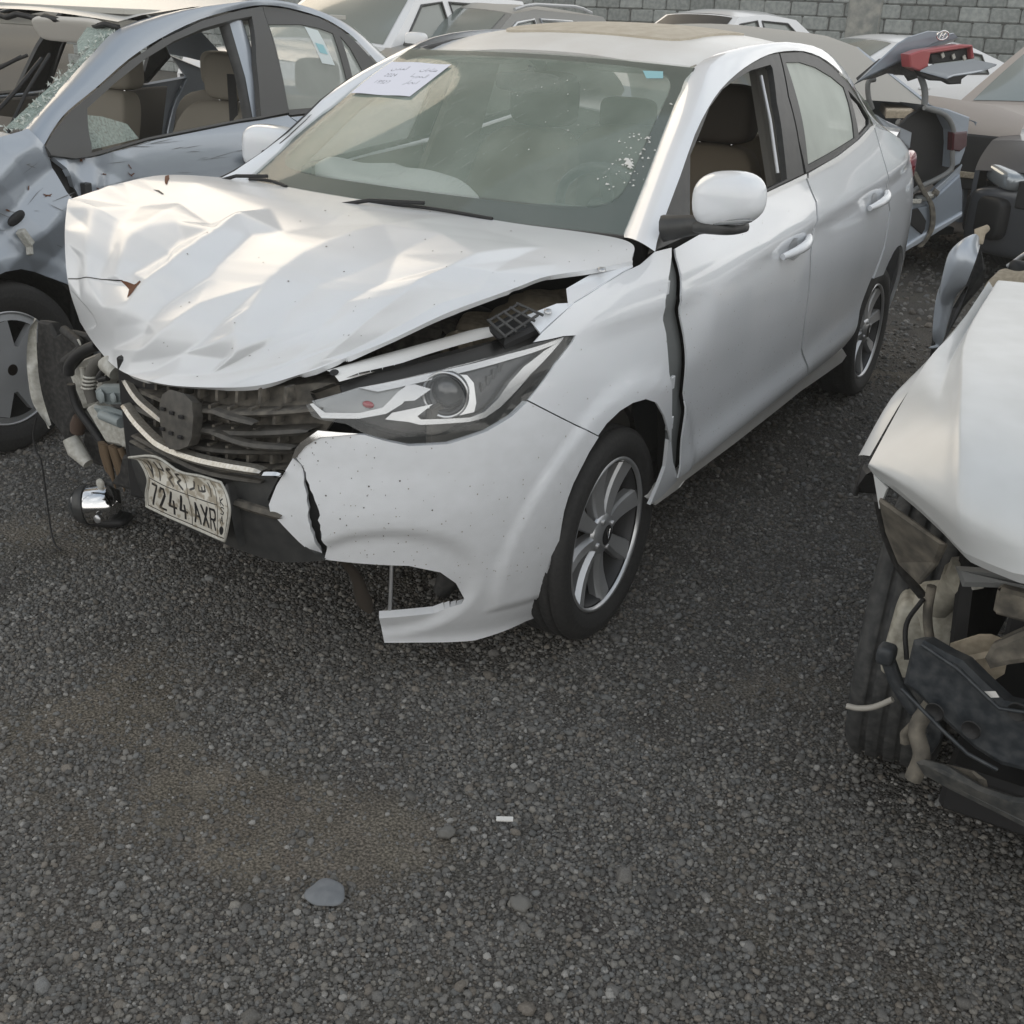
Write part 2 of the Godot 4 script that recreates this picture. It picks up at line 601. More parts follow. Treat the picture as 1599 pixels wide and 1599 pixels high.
# skin stretched between two rows of points, bulged along the outward direction
func loft(A: Array, B: Array, bulge: float, across := 8, inside := Vector3(0, 0.9, -1.2), fade := 0.0) -> ArrayMesh:
	var g := []
	for r in A.size():
		var row := []
		var mid: Vector3 = (A[r] + B[r]) * 0.5
		var r0 := maxi(r - 1, 0)
		var r1 := mini(r + 1, A.size() - 1)
		var along: Vector3 = (A[r1] + B[r1]) - (A[r0] + B[r0])
		var o := along.cross(B[r] - A[r]).normalized()
		if o.dot(mid - inside) < 0.0: o = -o
		for q in across + 1:
			var t := float(q) / across
			row.append(A[r].lerp(B[r], t) + o * bulge * (1.0 - fade * smoothstep(0.75, 1.0, r / float(A.size() - 1))) * (1.0 - pow(2.0 * t - 1.0, 2.0)))
		g.append(row)
	var mb := MB.new()
	var first: Vector3 = g[g.size() / 2][across / 2]
	mb.grid(g)
	var k := (g.size() / 2) * (across + 1) + across / 2
	if mb.n[k].dot(first - inside) < 0.0:
		for q in mb.n.size(): mb.n[q] = -mb.n[q]
	fixwind(mb)
	return mb.build()

# ---- crashed sedan: skin tables (plan outline, station, inset of each height), metres
const PX := [0, 0.2, 0.355, 0.5, 0.62, 0.72, 0.79, 0.83, 0.853, 0.8625, 0.8625, 0.8625, 0.855, 0.838, 0.8, 0.74, 0.6, 0.34, 0]
const PZ := [0.815, 0.8, 0.755, 0.685, 0.59, 0.47, 0.33, 0.18, 0, -0.3, -0.8, -1.4, -2, -2.5, -2.9, -3.15, -3.38, -3.48, -3.5]
const PS := [0, 0.201, 0.362, 0.523, 0.676, 0.832, 0.989, 1.144, 1.325, 1.626, 2.126, 2.726, 3.326, 3.826, 4.228, 4.485, 4.754, 5.033, 5.373]
const YK := [0.12, 0.2, 0.3, 0.4, 0.5, 0.6, 0.7, 0.8, 0.9, 1, 1.1, 1.2, 1.3, 1.4, 1.46]
const SS := [0, 0.676, 0.989, 1.325, 1.626, 3.326, 3.826, 4.485, 5.373]
const DT := [[0.16, 0.1, 0.04, 0.01, 0, 0.01, 0.03, 0.09, 0.2, 0.34, 0.5, 0.6, 0.7, 0.8, 0.9], [0.14, 0.09, 0.04, 0.015, 0, 0.005, 0.015, 0.06, 0.14, 0.25, 0.4, 0.5, 0.6, 0.7, 0.8], [0.1, 0.06, 0.03, 0.01, 0, 0, 0.012, 0.035, 0.085, 0.17, 0.25, 0.33, 0.4, 0.5, 0.6], [0.09, 0.05, 0.025, 0.01, 0.003, 0, 0.006, 0.022, 0.055, 0.115, 0.17, 0.21, 0.26, 0.32, 0.38], [0.09, 0.06, 0.03, 0.012, 0.006, 0.003, 0, 0.006, 0.035, 0.1, 0.145, 0.185, 0.23, 0.28, 0.32], [0.09, 0.06, 0.03, 0.015, 0.01, 0.006, 0, 0, 0.015, 0.045, 0.08, 0.122, 0.18, 0.25, 0.3], [0.09, 0.05, 0.03, 0.01, 0.003, 0, 0, 0, 0.01, 0.04, 0.085, 0.13, 0.19, 0.26, 0.31], [0.12, 0.06, 0.03, 0.01, 0, 0, 0, 0.005, 0.02, 0.06, 0.16, 0.28, 0.36, 0.45, 0.5], [0.12, 0.06, 0.03, 0.01, 0, 0, 0.01, 0.02, 0.04, 0.1, 0.2, 0.35, 0.5, 0.6, 0.7]]
const HV := [0, 0.2, 0.35, 0.47, 0.5, 0.53, 0.65, 0.8, 1]
var HG := [[Vector3(-0.653, 0.992, -0.294), Vector3(-0.415, 0.990, -0.275), Vector3(-0.160, 0.990, -0.258), Vector3(0.120, 0.990, -0.241), Vector3(0.352, 0.988, -0.231), Vector3(0.676, 0.985, -0.236), Vector3(0.774, 0.965, -0.095)],
	[Vector3(-0.759, 1.014, -0.077), Vector3(-0.379, 1.004, 0.030), Vector3(-0.079, 0.999, 0.081), Vector3(0.177, 0.994, 0.091), Vector3(0.391, 0.986, 0.068), Vector3(0.595, 0.975, 0.036), Vector3(0.722, 0.957, 0.029)],
	[Vector3(-0.780, 1.002, 0.093), Vector3(-0.336, 0.990, 0.242), Vector3(-0.007, 0.981, 0.313), Vector3(0.239, 0.974, 0.323), Vector3(0.419, 0.966, 0.274), Vector3(0.565, 0.957, 0.205), Vector3(0.662, 0.948, 0.128)],
	[Vector3(-0.781, 0.978, 0.259), Vector3(-0.321, 0.962, 0.368), Vector3(0.024, 0.952, 0.442), Vector3(0.257, 0.946, 0.444), Vector3(0.418, 0.942, 0.389), Vector3(0.537, 0.939, 0.296), Vector3(0.637, 0.935, 0.203)],
	[Vector3(-0.788, 0.976, 0.264), Vector3(-0.314, 0.952, 0.396), Vector3(0.030, 0.942, 0.470), Vector3(0.259, 0.938, 0.469), Vector3(0.414, 0.935, 0.414), Vector3(0.528, 0.933, 0.318), Vector3(0.628, 0.930, 0.225)],
	[Vector3(-0.767, 0.962, 0.289), Vector3(-0.305, 0.941, 0.422), Vector3(0.036, 0.932, 0.496), Vector3(0.260, 0.929, 0.493), Vector3(0.410, 0.927, 0.437), Vector3(0.519, 0.926, 0.341), Vector3(0.616, 0.924, 0.251)],
	[Vector3(-0.662, 0.905, 0.390), Vector3(-0.259, 0.887, 0.512), Vector3(0.052, 0.885, 0.583), Vector3(0.253, 0.887, 0.575), Vector3(0.383, 0.890, 0.517), Vector3(0.473, 0.891, 0.436), Vector3(0.556, 0.893, 0.369)],
	[Vector3(-0.570, 0.810, 0.468), Vector3(-0.246, 0.803, 0.582), Vector3(0.029, 0.810, 0.657), Vector3(0.218, 0.822, 0.661), Vector3(0.335, 0.832, 0.618), Vector3(0.416, 0.839, 0.551), Vector3(0.482, 0.842, 0.488)],
	[Vector3(-0.555, 0.705, 0.457), Vector3(-0.397, 0.685, 0.541), Vector3(-0.182, 0.690, 0.654), Vector3(0.011, 0.708, 0.708), Vector3(0.169, 0.730, 0.708), Vector3(0.301, 0.757, 0.689), Vector3(0.387, 0.790, 0.617)]]
# ---- panel outlines on the skin: (run along the plan outline, height)
var fender_o := PackedVector2Array([Vector2(0.954, 0.730), Vector2(1.161, 0.612), Vector2(1.193, 0.633), Vector2(1.246, 0.651), Vector2(1.304, 0.657), Vector2(1.367, 0.651), Vector2(1.426, 0.627), Vector2(1.482, 0.577), Vector2(1.533, 0.514), Vector2(1.555, 0.483), Vector2(1.512, 0.647), Vector2(1.507, 0.717), Vector2(1.506, 0.782), Vector2(1.496, 0.816), Vector2(1.501, 0.865), Vector2(1.547, 0.913), Vector2(1.607, 0.952), Vector2(1.629, 0.969), Vector2(1.538, 0.971), Vector2(1.446, 0.954), Vector2(1.370, 0.948), Vector2(1.279, 0.934), Vector2(1.145, 0.908), Vector2(1.068, 0.880), Vector2(1.021, 0.861), Vector2(0.993, 0.846), Vector2(1.083, 0.848), Vector2(1.124, 0.844), Vector2(1.111, 0.832), Vector2(1.044, 0.797)])
var front_door_o := PackedVector2Array([Vector2(1.643, 0.965), Vector2(1.630, 0.949), Vector2(1.610, 0.905), Vector2(1.585, 0.864), Vector2(1.588, 0.812), Vector2(1.605, 0.756), Vector2(1.612, 0.714), Vector2(1.615, 0.671), Vector2(1.630, 0.545), Vector2(1.629, 0.471), Vector2(1.647, 0.350), Vector2(2.739, 0.377), Vector2(2.649, 0.495), Vector2(2.632, 0.598), Vector2(2.630, 0.707), Vector2(2.631, 0.811), Vector2(2.667, 0.894), Vector2(2.715, 0.969), Vector2(2.675, 1.043), Vector2(2.306, 1.021), Vector2(2.008, 0.993), Vector2(1.844, 0.981)])
var rear_door_o := PackedVector2Array([Vector2(2.762, 0.372), Vector2(3.038, 0.369), Vector2(3.259, 0.372), Vector2(3.370, 0.459), Vector2(3.486, 0.580), Vector2(3.626, 0.698), Vector2(3.680, 0.832), Vector2(3.633, 0.934), Vector2(3.579, 1.041), Vector2(3.537, 1.146), Vector2(3.327, 1.108), Vector2(3.030, 1.069), Vector2(2.691, 1.044), Vector2(2.730, 0.968), Vector2(2.683, 0.893), Vector2(2.648, 0.808), Vector2(2.649, 0.703), Vector2(2.651, 0.594), Vector2(2.669, 0.490)])
var opening_edge := [Vector3(0.777, 0.971, -0.215), Vector3(0.755, 1.013, -0.285), Vector3(0.717, 1.123, -0.470), Vector3(0.685, 1.216, -0.620), Vector3(0.662, 1.274, -0.749), Vector3(0.643, 1.319, -0.878), Vector3(0.627, 1.358, -1.036), Vector3(0.613, 1.386, -1.197), Vector3(0.601, 1.407, -1.367), Vector3(0.596, 1.416, -1.535), Vector3(0.596, 1.415, -1.735), Vector3(0.608, 1.397, -1.885), Vector3(0.631, 1.365, -1.996), Vector3(0.667, 1.313, -2.086), Vector3(0.710, 1.244, -2.142), Vector3(0.739, 1.190, -2.184), Vector3(0.756, 1.148, -2.220)]
var roof_edge := [Vector3(0.645, 0.978, -0.290), Vector3(0.633, 1.014, -0.350), Vector3(0.600, 1.109, -0.504), Vector3(0.574, 1.186, -0.629), Vector3(0.553, 1.247, -0.732), Vector3(0.535, 1.304, -0.834), Vector3(0.517, 1.368, -0.961), Vector3(0.524, 1.407, -1.123), Vector3(0.540, 1.429, -1.369), Vector3(0.546, 1.437, -1.681), Vector3(0.543, 1.416, -2.050), Vector3(0.540, 1.381, -2.267), Vector3(0.541, 1.330, -2.423), Vector3(0.545, 1.265, -2.578), Vector3(0.555, 1.186, -2.727), Vector3(0.627, 1.125, -2.779), Vector3(0.714, 1.075, -2.791)]
var front_frame_o := PackedVector2Array([Vector2(1.544, 0.972), Vector2(1.607, 1.010), Vector2(1.799, 1.121), Vector2(1.949, 1.214), Vector2(2.078, 1.273), Vector2(2.207, 1.318), Vector2(2.364, 1.356), Vector2(2.524, 1.383), Vector2(2.696, 1.405), Vector2(2.809, 1.410), Vector2(2.721, 1.286), Vector2(2.689, 1.156), Vector2(2.678, 1.058), Vector2(2.313, 1.033), Vector2(2.018, 1.003), Vector2(1.852, 0.988)])
var front_window_o := PackedVector2Array([Vector2(1.800, 1.021), Vector2(1.893, 1.167), Vector2(2.099, 1.277), Vector2(2.226, 1.319), Vector2(2.345, 1.343), Vector2(2.496, 1.365), Vector2(2.681, 1.378), Vector2(2.686, 1.369), Vector2(2.607, 1.272), Vector2(2.560, 1.158), Vector2(2.526, 1.054), Vector2(2.312, 1.038), Vector2(2.024, 1.011)])
var rear_frame_o := PackedVector2Array([Vector2(2.822, 1.410), Vector2(3.058, 1.412), Vector2(3.209, 1.394), Vector2(3.319, 1.361), Vector2(3.409, 1.309), Vector2(3.460, 1.242), Vector2(3.502, 1.188), Vector2(3.531, 1.151), Vector2(3.477, 1.154), Vector2(3.296, 1.121), Vector2(3.027, 1.086), Vector2(2.702, 1.058), Vector2(2.700, 1.155), Vector2(2.733, 1.286)])
var rear_window_o := PackedVector2Array([Vector2(2.834, 1.383), Vector2(2.971, 1.382), Vector2(3.116, 1.364), Vector2(3.247, 1.331), Vector2(3.339, 1.296), Vector2(3.325, 1.245), Vector2(3.270, 1.129), Vector2(2.982, 1.101), Vector2(2.733, 1.079)])
var quarter_window_o := PackedVector2Array([Vector2(3.376, 1.284), Vector2(3.459, 1.236), Vector2(3.506, 1.183), Vector2(3.487, 1.164), Vector2(3.331, 1.134)])
var belt_front_o := PackedVector2Array([Vector2(2.306, 1.021), Vector2(2.313, 1.033), Vector2(2.684, 1.058), Vector2(2.682, 1.045)])
var belt_rear_o := PackedVector2Array([Vector2(2.694, 1.044), Vector2(3.031, 1.070), Vector2(3.328, 1.109), Vector2(3.516, 1.145), Vector2(3.560, 1.161), Vector2(3.479, 1.156), Vector2(3.297, 1.123), Vector2(3.028, 1.088), Vector2(2.702, 1.058)])
var quarter_o := PackedVector2Array([Vector2(3.558, 1.147), Vector2(3.599, 1.039), Vector2(3.654, 0.932), Vector2(3.712, 0.828), Vector2(3.659, 0.693), Vector2(3.551, 0.585), Vector2(3.713, 0.573), Vector2(3.781, 0.616), Vector2(3.857, 0.644), Vector2(3.937, 0.655), Vector2(4.017, 0.649), Vector2(4.094, 0.627), Vector2(4.165, 0.589), Vector2(4.227, 0.537), Vector2(4.276, 0.474), Vector2(4.312, 0.402), Vector2(4.331, 0.324), Vector2(4.334, 0.243), Vector2(4.400, 0.260), Vector2(4.750, 0.300), Vector2(4.750, 1.000), Vector2(4.450, 1.030), Vector2(4.130, 1.075), Vector2(3.800, 1.120)])
var sill_o := PackedVector2Array([Vector2(1.536, 0.316), Vector2(1.567, 0.338), Vector2(1.659, 0.344), Vector2(2.134, 0.343), Vector2(2.765, 0.364), Vector2(3.302, 0.349), Vector2(3.455, 0.284), Vector2(3.417, 0.265), Vector2(2.838, 0.293), Vector2(2.191, 0.281), Vector2(1.566, 0.291)])
var bumper_o := PackedVector2Array([Vector2(0.951, 0.728), Vector2(1.160, 0.609), Vector2(1.127, 0.580), Vector2(1.099, 0.544), Vector2(1.079, 0.514), Vector2(1.066, 0.482), Vector2(1.058, 0.448), Vector2(1.057, 0.411), Vector2(1.059, 0.364), Vector2(1.067, 0.311), Vector2(1.079, 0.256), Vector2(1.101, 0.194), Vector2(1.128, 0.143), Vector2(1.127, 0.115), Vector2(1.054, 0.117), Vector2(0.886, 0.100), Vector2(0.697, 0.108), Vector2(0.623, 0.110), Vector2(0.607, 0.194), Vector2(0.754, 0.203), Vector2(0.819, 0.234), Vector2(0.824, 0.250), Vector2(0.795, 0.300), Vector2(0.752, 0.338), Vector2(0.675, 0.364), Vector2(0.480, 0.383), Vector2(0.485, 0.401), Vector2(0.491, 0.420), Vector2(0.486, 0.431), Vector2(0.481, 0.444), Vector2(0.483, 0.457), Vector2(0.480, 0.470), Vector2(0.481, 0.481), Vector2(0.476, 0.492), Vector2(0.481, 0.504), Vector2(0.479, 0.515), Vector2(0.476, 0.525), Vector2(0.471, 0.537), Vector2(0.467, 0.551), Vector2(0.461, 0.561), Vector2(0.459, 0.572), Vector2(0.453, 0.583), Vector2(0.452, 0.597), Vector2(0.445, 0.612), Vector2(0.430, 0.630), Vector2(0.445, 0.656), Vector2(0.483, 0.674), Vector2(0.538, 0.686), Vector2(0.578, 0.684), Vector2(0.618, 0.672), Vector2(0.672, 0.659), Vector2(0.755, 0.659), Vector2(0.844, 0.678), Vector2(0.910, 0.703)])
var bumper_scrap_o := PackedVector2Array([Vector2(0.422, 0.624), Vector2(0.438, 0.612), Vector2(0.444, 0.600), Vector2(0.446, 0.582), Vector2(0.445, 0.570), Vector2(0.449, 0.557), Vector2(0.452, 0.545), Vector2(0.451, 0.532), Vector2(0.455, 0.513), Vector2(0.452, 0.499), Vector2(0.453, 0.485), Vector2(0.456, 0.476), Vector2(0.456, 0.464), Vector2(0.462, 0.449), Vector2(0.463, 0.435), Vector2(0.468, 0.418), Vector2(0.474, 0.400), Vector2(0.474, 0.384), Vector2(0.428, 0.430), Vector2(0.395, 0.469), Vector2(0.369, 0.500), Vector2(0.367, 0.515), Vector2(0.385, 0.560)])
var lamp_o := PackedVector2Array([Vector2(0.449, 0.737), Vector2(0.564, 0.774), Vector2(0.768, 0.810), Vector2(0.992, 0.844), Vector2(1.082, 0.846), Vector2(1.119, 0.842), Vector2(1.104, 0.831), Vector2(1.040, 0.797), Vector2(0.954, 0.732), Vector2(0.910, 0.707), Vector2(0.844, 0.682), Vector2(0.755, 0.662), Vector2(0.672, 0.662), Vector2(0.618, 0.674), Vector2(0.578, 0.686), Vector2(0.538, 0.705), Vector2(0.482, 0.711), Vector2(0.465, 0.716)])
var lamp_chrome_low_o := PackedVector2Array([Vector2(1.106, 0.835), Vector2(1.032, 0.800), Vector2(0.983, 0.776), Vector2(0.944, 0.749), Vector2(0.894, 0.717), Vector2(0.853, 0.699), Vector2(0.814, 0.694), Vector2(0.700, 0.695), Vector2(0.673, 0.702), Vector2(0.622, 0.708), Vector2(0.638, 0.721), Vector2(0.731, 0.736), Vector2(0.694, 0.713), Vector2(0.701, 0.706), Vector2(0.815, 0.703), Vector2(0.851, 0.711), Vector2(0.888, 0.734), Vector2(0.925, 0.767), Vector2(0.968, 0.794), Vector2(1.033, 0.818)])
var lamp_chrome_top_o := PackedVector2Array([Vector2(0.564, 0.769), Vector2(0.679, 0.787), Vector2(0.767, 0.801), Vector2(0.928, 0.823), Vector2(1.107, 0.839), Vector2(1.094, 0.831), Vector2(0.925, 0.811), Vector2(0.765, 0.789), Vector2(0.677, 0.774), Vector2(0.607, 0.762)])
var lamp_band_o := PackedVector2Array([Vector2(0.780, 0.793), Vector2(0.817, 0.789), Vector2(0.831, 0.773), Vector2(0.832, 0.732), Vector2(0.825, 0.714), Vector2(0.789, 0.710), Vector2(0.800, 0.726), Vector2(0.806, 0.757), Vector2(0.800, 0.775)])
var lamp_tray_o := PackedVector2Array([Vector2(0.627, 0.718), Vector2(0.676, 0.751), Vector2(0.748, 0.772), Vector2(0.872, 0.790), Vector2(0.992, 0.805), Vector2(1.034, 0.807), Vector2(0.983, 0.780), Vector2(0.939, 0.752), Vector2(0.888, 0.723), Vector2(0.846, 0.706), Vector2(0.807, 0.702), Vector2(0.687, 0.707)])
var lamp_indicator_o := PackedVector2Array([Vector2(0.453, 0.735), Vector2(0.565, 0.766), Vector2(0.669, 0.773), Vector2(0.656, 0.748), Vector2(0.619, 0.726), Vector2(0.565, 0.714), Vector2(0.482, 0.712)])
var lamp_indicator_rim_o := PackedVector2Array([Vector2(0.453, 0.735), Vector2(0.461, 0.736), Vector2(0.489, 0.720), Vector2(0.565, 0.722), Vector2(0.617, 0.733), Vector2(0.651, 0.762), Vector2(0.672, 0.774), Vector2(0.688, 0.767), Vector2(0.661, 0.740), Vector2(0.625, 0.721), Vector2(0.565, 0.711), Vector2(0.482, 0.709)])
var lamp_chrome_mid_o := PackedVector2Array([Vector2(0.672, 0.774), Vector2(0.636, 0.743), Vector2(0.689, 0.745), Vector2(0.728, 0.766), Vector2(0.692, 0.776)])
var crack_back_o := PackedVector2Array([Vector2(0.414, 0.624), Vector2(0.431, 0.637), Vector2(0.469, 0.595), Vector2(0.495, 0.526), Vector2(0.504, 0.398), Vector2(0.480, 0.365), Vector2(0.446, 0.394), Vector2(0.426, 0.506)])
var corner_chrome_o := PackedVector2Array([Vector2(0.423, 0.627), Vector2(0.431, 0.648), Vector2(0.442, 0.663), Vector2(0.479, 0.691), Vector2(0.565, 0.688), Vector2(0.483, 0.677), Vector2(0.453, 0.656), Vector2(0.432, 0.629)])
var handle_cup_front_o := PackedVector2Array([Vector2(2.420, 0.860), Vector2(2.456, 0.890), Vector2(2.501, 0.884), Vector2(2.505, 0.858), Vector2(2.526, 0.826), Vector2(2.463, 0.819), Vector2(2.427, 0.832)])
var handle_cup_rear_o := PackedVector2Array([Vector2(3.395, 0.892), Vector2(3.424, 0.928), Vector2(3.476, 0.918), Vector2(3.480, 0.890), Vector2(3.490, 0.863), Vector2(3.422, 0.866)])
var wing_tail_o := PackedVector2Array([Vector2(1.548, 0.492), Vector2(1.555, 0.413), Vector2(1.530, 0.351), Vector2(1.514, 0.312), Vector2(1.586, 0.310), Vector2(1.666, 0.334), Vector2(1.602, 0.410), Vector2(1.567, 0.483)])
var arch_gap_o := PackedVector2Array([Vector2(1.581, 0.420), Vector2(1.560, 0.481), Vector2(1.524, 0.644), Vector2(1.521, 0.713), Vector2(1.520, 0.779), Vector2(1.512, 0.814), Vector2(1.516, 0.863), Vector2(1.562, 0.911), Vector2(1.621, 0.951), Vector2(1.634, 0.964), Vector2(1.637, 0.948), Vector2(1.620, 0.903), Vector2(1.595, 0.862), Vector2(1.599, 0.811), Vector2(1.617, 0.754), Vector2(1.625, 0.711), Vector2(1.628, 0.668), Vector2(1.644, 0.541), Vector2(1.642, 0.457), Vector2(1.655, 0.343), Vector2(1.620, 0.359)])
var hood_lift := [Vector3(0.251, 0.324, 0.026), Vector3(0.262, 0.426, 0.028), Vector3(0.253, 0.527, 0.030), Vector3(0.234, 0.605, 0.028), Vector3(0.210, 0.670, 0.025), Vector3(0.184, 0.760, 0.015), Vector3(0.179, 0.860, 0.007), Vector3(0.297, 0.355, -0.008), Vector3(0.300, 0.471, -0.012), Vector3(0.293, 0.572, -0.014), Vector3(0.271, 0.643, -0.014), Vector3(0.251, 0.703, -0.010), Vector3(0.236, 0.790, -0.005), Vector3(0.089, 0.227, 0.014), Vector3(0.143, 0.396, 0.014), Vector3(0.148, 0.480, 0.013), Vector3(0.131, 0.560, 0.011), Vector3(0.131, 0.635, 0.009), Vector3(0.129, 0.696, 0.004), Vector3(0.214, 0.360, -0.009), Vector3(0.210, 0.471, -0.012), Vector3(0.206, 0.535, -0.013), Vector3(0.179, 0.608, -0.012), Vector3(0.157, 0.655, -0.008), Vector3(0.001, 0.385, 0.011), Vector3(0.056, 0.500, 0.011), Vector3(0.059, 0.591, 0.010), Vector3(0.060, 0.673, 0.009), Vector3(0.061, 0.735, 0.004), Vector3(0.082, 0.398, -0.008), Vector3(0.096, 0.478, -0.009), Vector3(0.098, 0.582, -0.008), Vector3(0.100, 0.660, -0.006), Vector3(0.030, 0.565, -0.003), Vector3(0.032, 0.693, -0.004), Vector3(0.129, 0.330, 0.002), Vector3(0.177, 0.420, 0.008), Vector3(0.217, 0.526, 0.007), Vector3(0.028, 0.770, -0.006), Vector3(0.084, 0.729, -0.009), Vector3(0.129, 0.704, -0.010), Vector3(0.170, 0.689, -0.006), Vector3(0.051, 0.842, 0.005), Vector3(0.124, 0.808, 0.007), Vector3(0.333, 0.960, 0.006), Vector3(0.312, 0.894, 0.014), Vector3(0.301, 0.818, 0.016), Vector3(0.311, 0.749, 0.015), Vector3(0.329, 0.691, 0.012), Vector3(0.404, 0.947, -0.008), Vector3(0.386, 0.861, -0.011), Vector3(0.380, 0.775, -0.012), Vector3(0.388, 0.711, -0.008), Vector3(0.251, 0.836, -0.007), Vector3(0.230, 0.955, 0.000), Vector3(0.420, 0.707, 0.009), Vector3(0.460, 0.765, 0.015), Vector3(0.533, 0.835, 0.014), Vector3(0.651, 0.921, 0.006), Vector3(0.513, 0.862, -0.009), Vector3(0.558, 0.812, -0.006), Vector3(0.520, 0.147, 0.009), Vector3(0.498, 0.206, 0.011), Vector3(0.473, 0.267, 0.012), Vector3(0.450, 0.326, 0.012), Vector3(0.435, 0.395, 0.012), Vector3(0.427, 0.474, 0.011), Vector3(0.424, 0.562, 0.010), Vector3(0.439, 0.655, 0.009), Vector3(0.465, 0.737, 0.008), Vector3(0.625, 0.204, 0.011), Vector3(0.760, 0.310, 0.024), Vector3(0.760, 0.391, 0.023), Vector3(0.748, 0.481, 0.023), Vector3(0.758, 0.570, 0.022), Vector3(0.779, 0.662, 0.020), Vector3(0.798, 0.737, 0.017), Vector3(0.835, 0.817, 0.012), Vector3(0.894, 0.897, 0.006), Vector3(0.795, 0.329, 0.012), Vector3(0.852, 0.369, 0.008), Vector3(0.950, 0.461, 0.003), Vector3(0.886, 0.580, -0.006), Vector3(0.905, 0.679, -0.008), Vector3(0.916, 0.781, -0.008), Vector3(0.922, 0.851, -0.006), Vector3(0.920, 0.518, -0.004), Vector3(0.278, 0.147, 0.000), Vector3(0.375, 0.093, 0.000), Vector3(0.481, 0.064, 0.000), Vector3(0.663, 0.098, 0.000), Vector3(0.794, 0.147, 0.000), Vector3(0.882, 0.116, 0.000), Vector3(0.811, 0.257, 0.000), Vector3(0.913, 0.227, 0.000), Vector3(0.257, 0.224, 0.000), Vector3(0.341, 0.315, -0.003), Vector3(0.395, 0.240, -0.003), Vector3(0.589, 0.313, -0.004), Vector3(0.561, 0.417, -0.005), Vector3(0.649, 0.470, -0.003), Vector3(0.518, 0.503, -0.006), Vector3(0.626, 0.583, -0.003), Vector3(0.511, 0.632, -0.006), Vector3(0.651, 0.711, -0.003), Vector3(0.546, 0.740, -0.003), Vector3(0.749, 0.865, 0.002), Vector3(0.775, 0.942, 0.003), Vector3(0.584, 0.938, 0.003), Vector3(0.483, 0.955, 0.003)]
var rust_o := PackedVector2Array([Vector2(0.137, 0.697), Vector2(0.152, 0.691), Vector2(0.168, 0.689), Vector2(0.187, 0.675), Vector2(0.195, 0.680), Vector2(0.185, 0.699), Vector2(0.181, 0.722), Vector2(0.175, 0.742), Vector2(0.164, 0.712)])
var rust_edge_o := PackedVector2Array([Vector2(0.012, 0.220), Vector2(0.005, 0.202), Vector2(0.039, 0.240), Vector2(0.061, 0.277), Vector2(0.054, 0.274)])
var tear_o := PackedVector2Array([Vector2(0.002, 0.784), Vector2(0.084, 0.726), Vector2(0.143, 0.693), Vector2(0.143, 0.696), Vector2(0.084, 0.729), Vector2(0.002, 0.788)])
var tear_small_o := PackedVector2Array([Vector2(0.058, 0.317), Vector2(0.066, 0.311), Vector2(0.084, 0.319), Vector2(0.082, 0.323), Vector2(0.069, 0.318)])

# ---- silver car on the left: inset of its side at each height, outlines as (z, y)
const LY := [0.2, 0.4, 0.6, 0.75, 0.9, 1, 1.05, 1.2, 1.35, 1.47]
const LD := [0.07, 0.02, 0, 0, 0.02, 0.05, 0.085, 0.15, 0.225, 0.31]
var left_opening := [Vector3(-1.558, 1.013, -0.267), Vector3(-1.592, 1.065, -0.344), Vector3(-1.615, 1.117, -0.430), Vector3(-1.644, 1.187, -0.587), Vector3(-1.686, 1.278, -0.785), Vector3(-1.725, 1.350, -0.987), Vector3(-1.774, 1.421, -1.256), Vector3(-1.807, 1.466, -1.523), Vector3(-1.810, 1.482, -1.666), Vector3(-1.810, 1.475, -1.831), Vector3(-1.790, 1.442, -2.025), Vector3(-1.759, 1.401, -2.124), Vector3(-1.730, 1.358, -2.191), Vector3(-1.694, 1.292, -2.256), Vector3(-1.656, 1.213, -2.331)]
var left_front_frame_o := PackedVector2Array([Vector2(-0.270, 1.013), Vector2(-0.346, 1.063), Vector2(-0.431, 1.114), Vector2(-0.589, 1.185), Vector2(-0.786, 1.274), Vector2(-0.988, 1.347), Vector2(-1.256, 1.416), Vector2(-1.523, 1.461), Vector2(-1.657, 1.476), Vector2(-1.588, 1.264), Vector2(-1.558, 1.062), Vector2(-1.373, 1.048), Vector2(-1.240, 1.043), Vector2(-0.729, 1.007), Vector2(-0.452, 0.969), Vector2(-0.372, 0.967), Vector2(-0.278, 0.984)])
var left_front_window_o := PackedVector2Array([Vector2(-0.448, 0.980), Vector2(-0.510, 1.122), Vector2(-0.666, 1.197), Vector2(-0.865, 1.281), Vector2(-1.044, 1.341), Vector2(-1.227, 1.386), Vector2(-1.428, 1.421), Vector2(-1.561, 1.437), Vector2(-1.462, 1.265), Vector2(-1.378, 1.056), Vector2(-1.245, 1.050), Vector2(-0.734, 1.014)])
var left_rear_frame_o := PackedVector2Array([Vector2(-1.673, 1.477), Vector2(-1.830, 1.470), Vector2(-2.020, 1.437), Vector2(-2.119, 1.396), Vector2(-2.182, 1.353), Vector2(-2.247, 1.287), Vector2(-2.323, 1.208), Vector2(-2.202, 1.076), Vector2(-1.713, 1.053), Vector2(-1.563, 1.050), Vector2(-1.601, 1.264)])
var left_rear_window_o := PackedVector2Array([Vector2(-1.650, 1.406), Vector2(-1.861, 1.409), Vector2(-1.980, 1.394), Vector2(-2.058, 1.374), Vector2(-2.042, 1.259), Vector2(-2.028, 1.164), Vector2(-2.002, 1.084), Vector2(-1.867, 1.073), Vector2(-1.571, 1.070)])
var left_quarter_window_o := PackedVector2Array([Vector2(-2.100, 1.363), Vector2(-2.138, 1.312), Vector2(-2.170, 1.210), Vector2(-2.160, 1.133), Vector2(-2.069, 1.136), Vector2(-2.089, 1.258)])
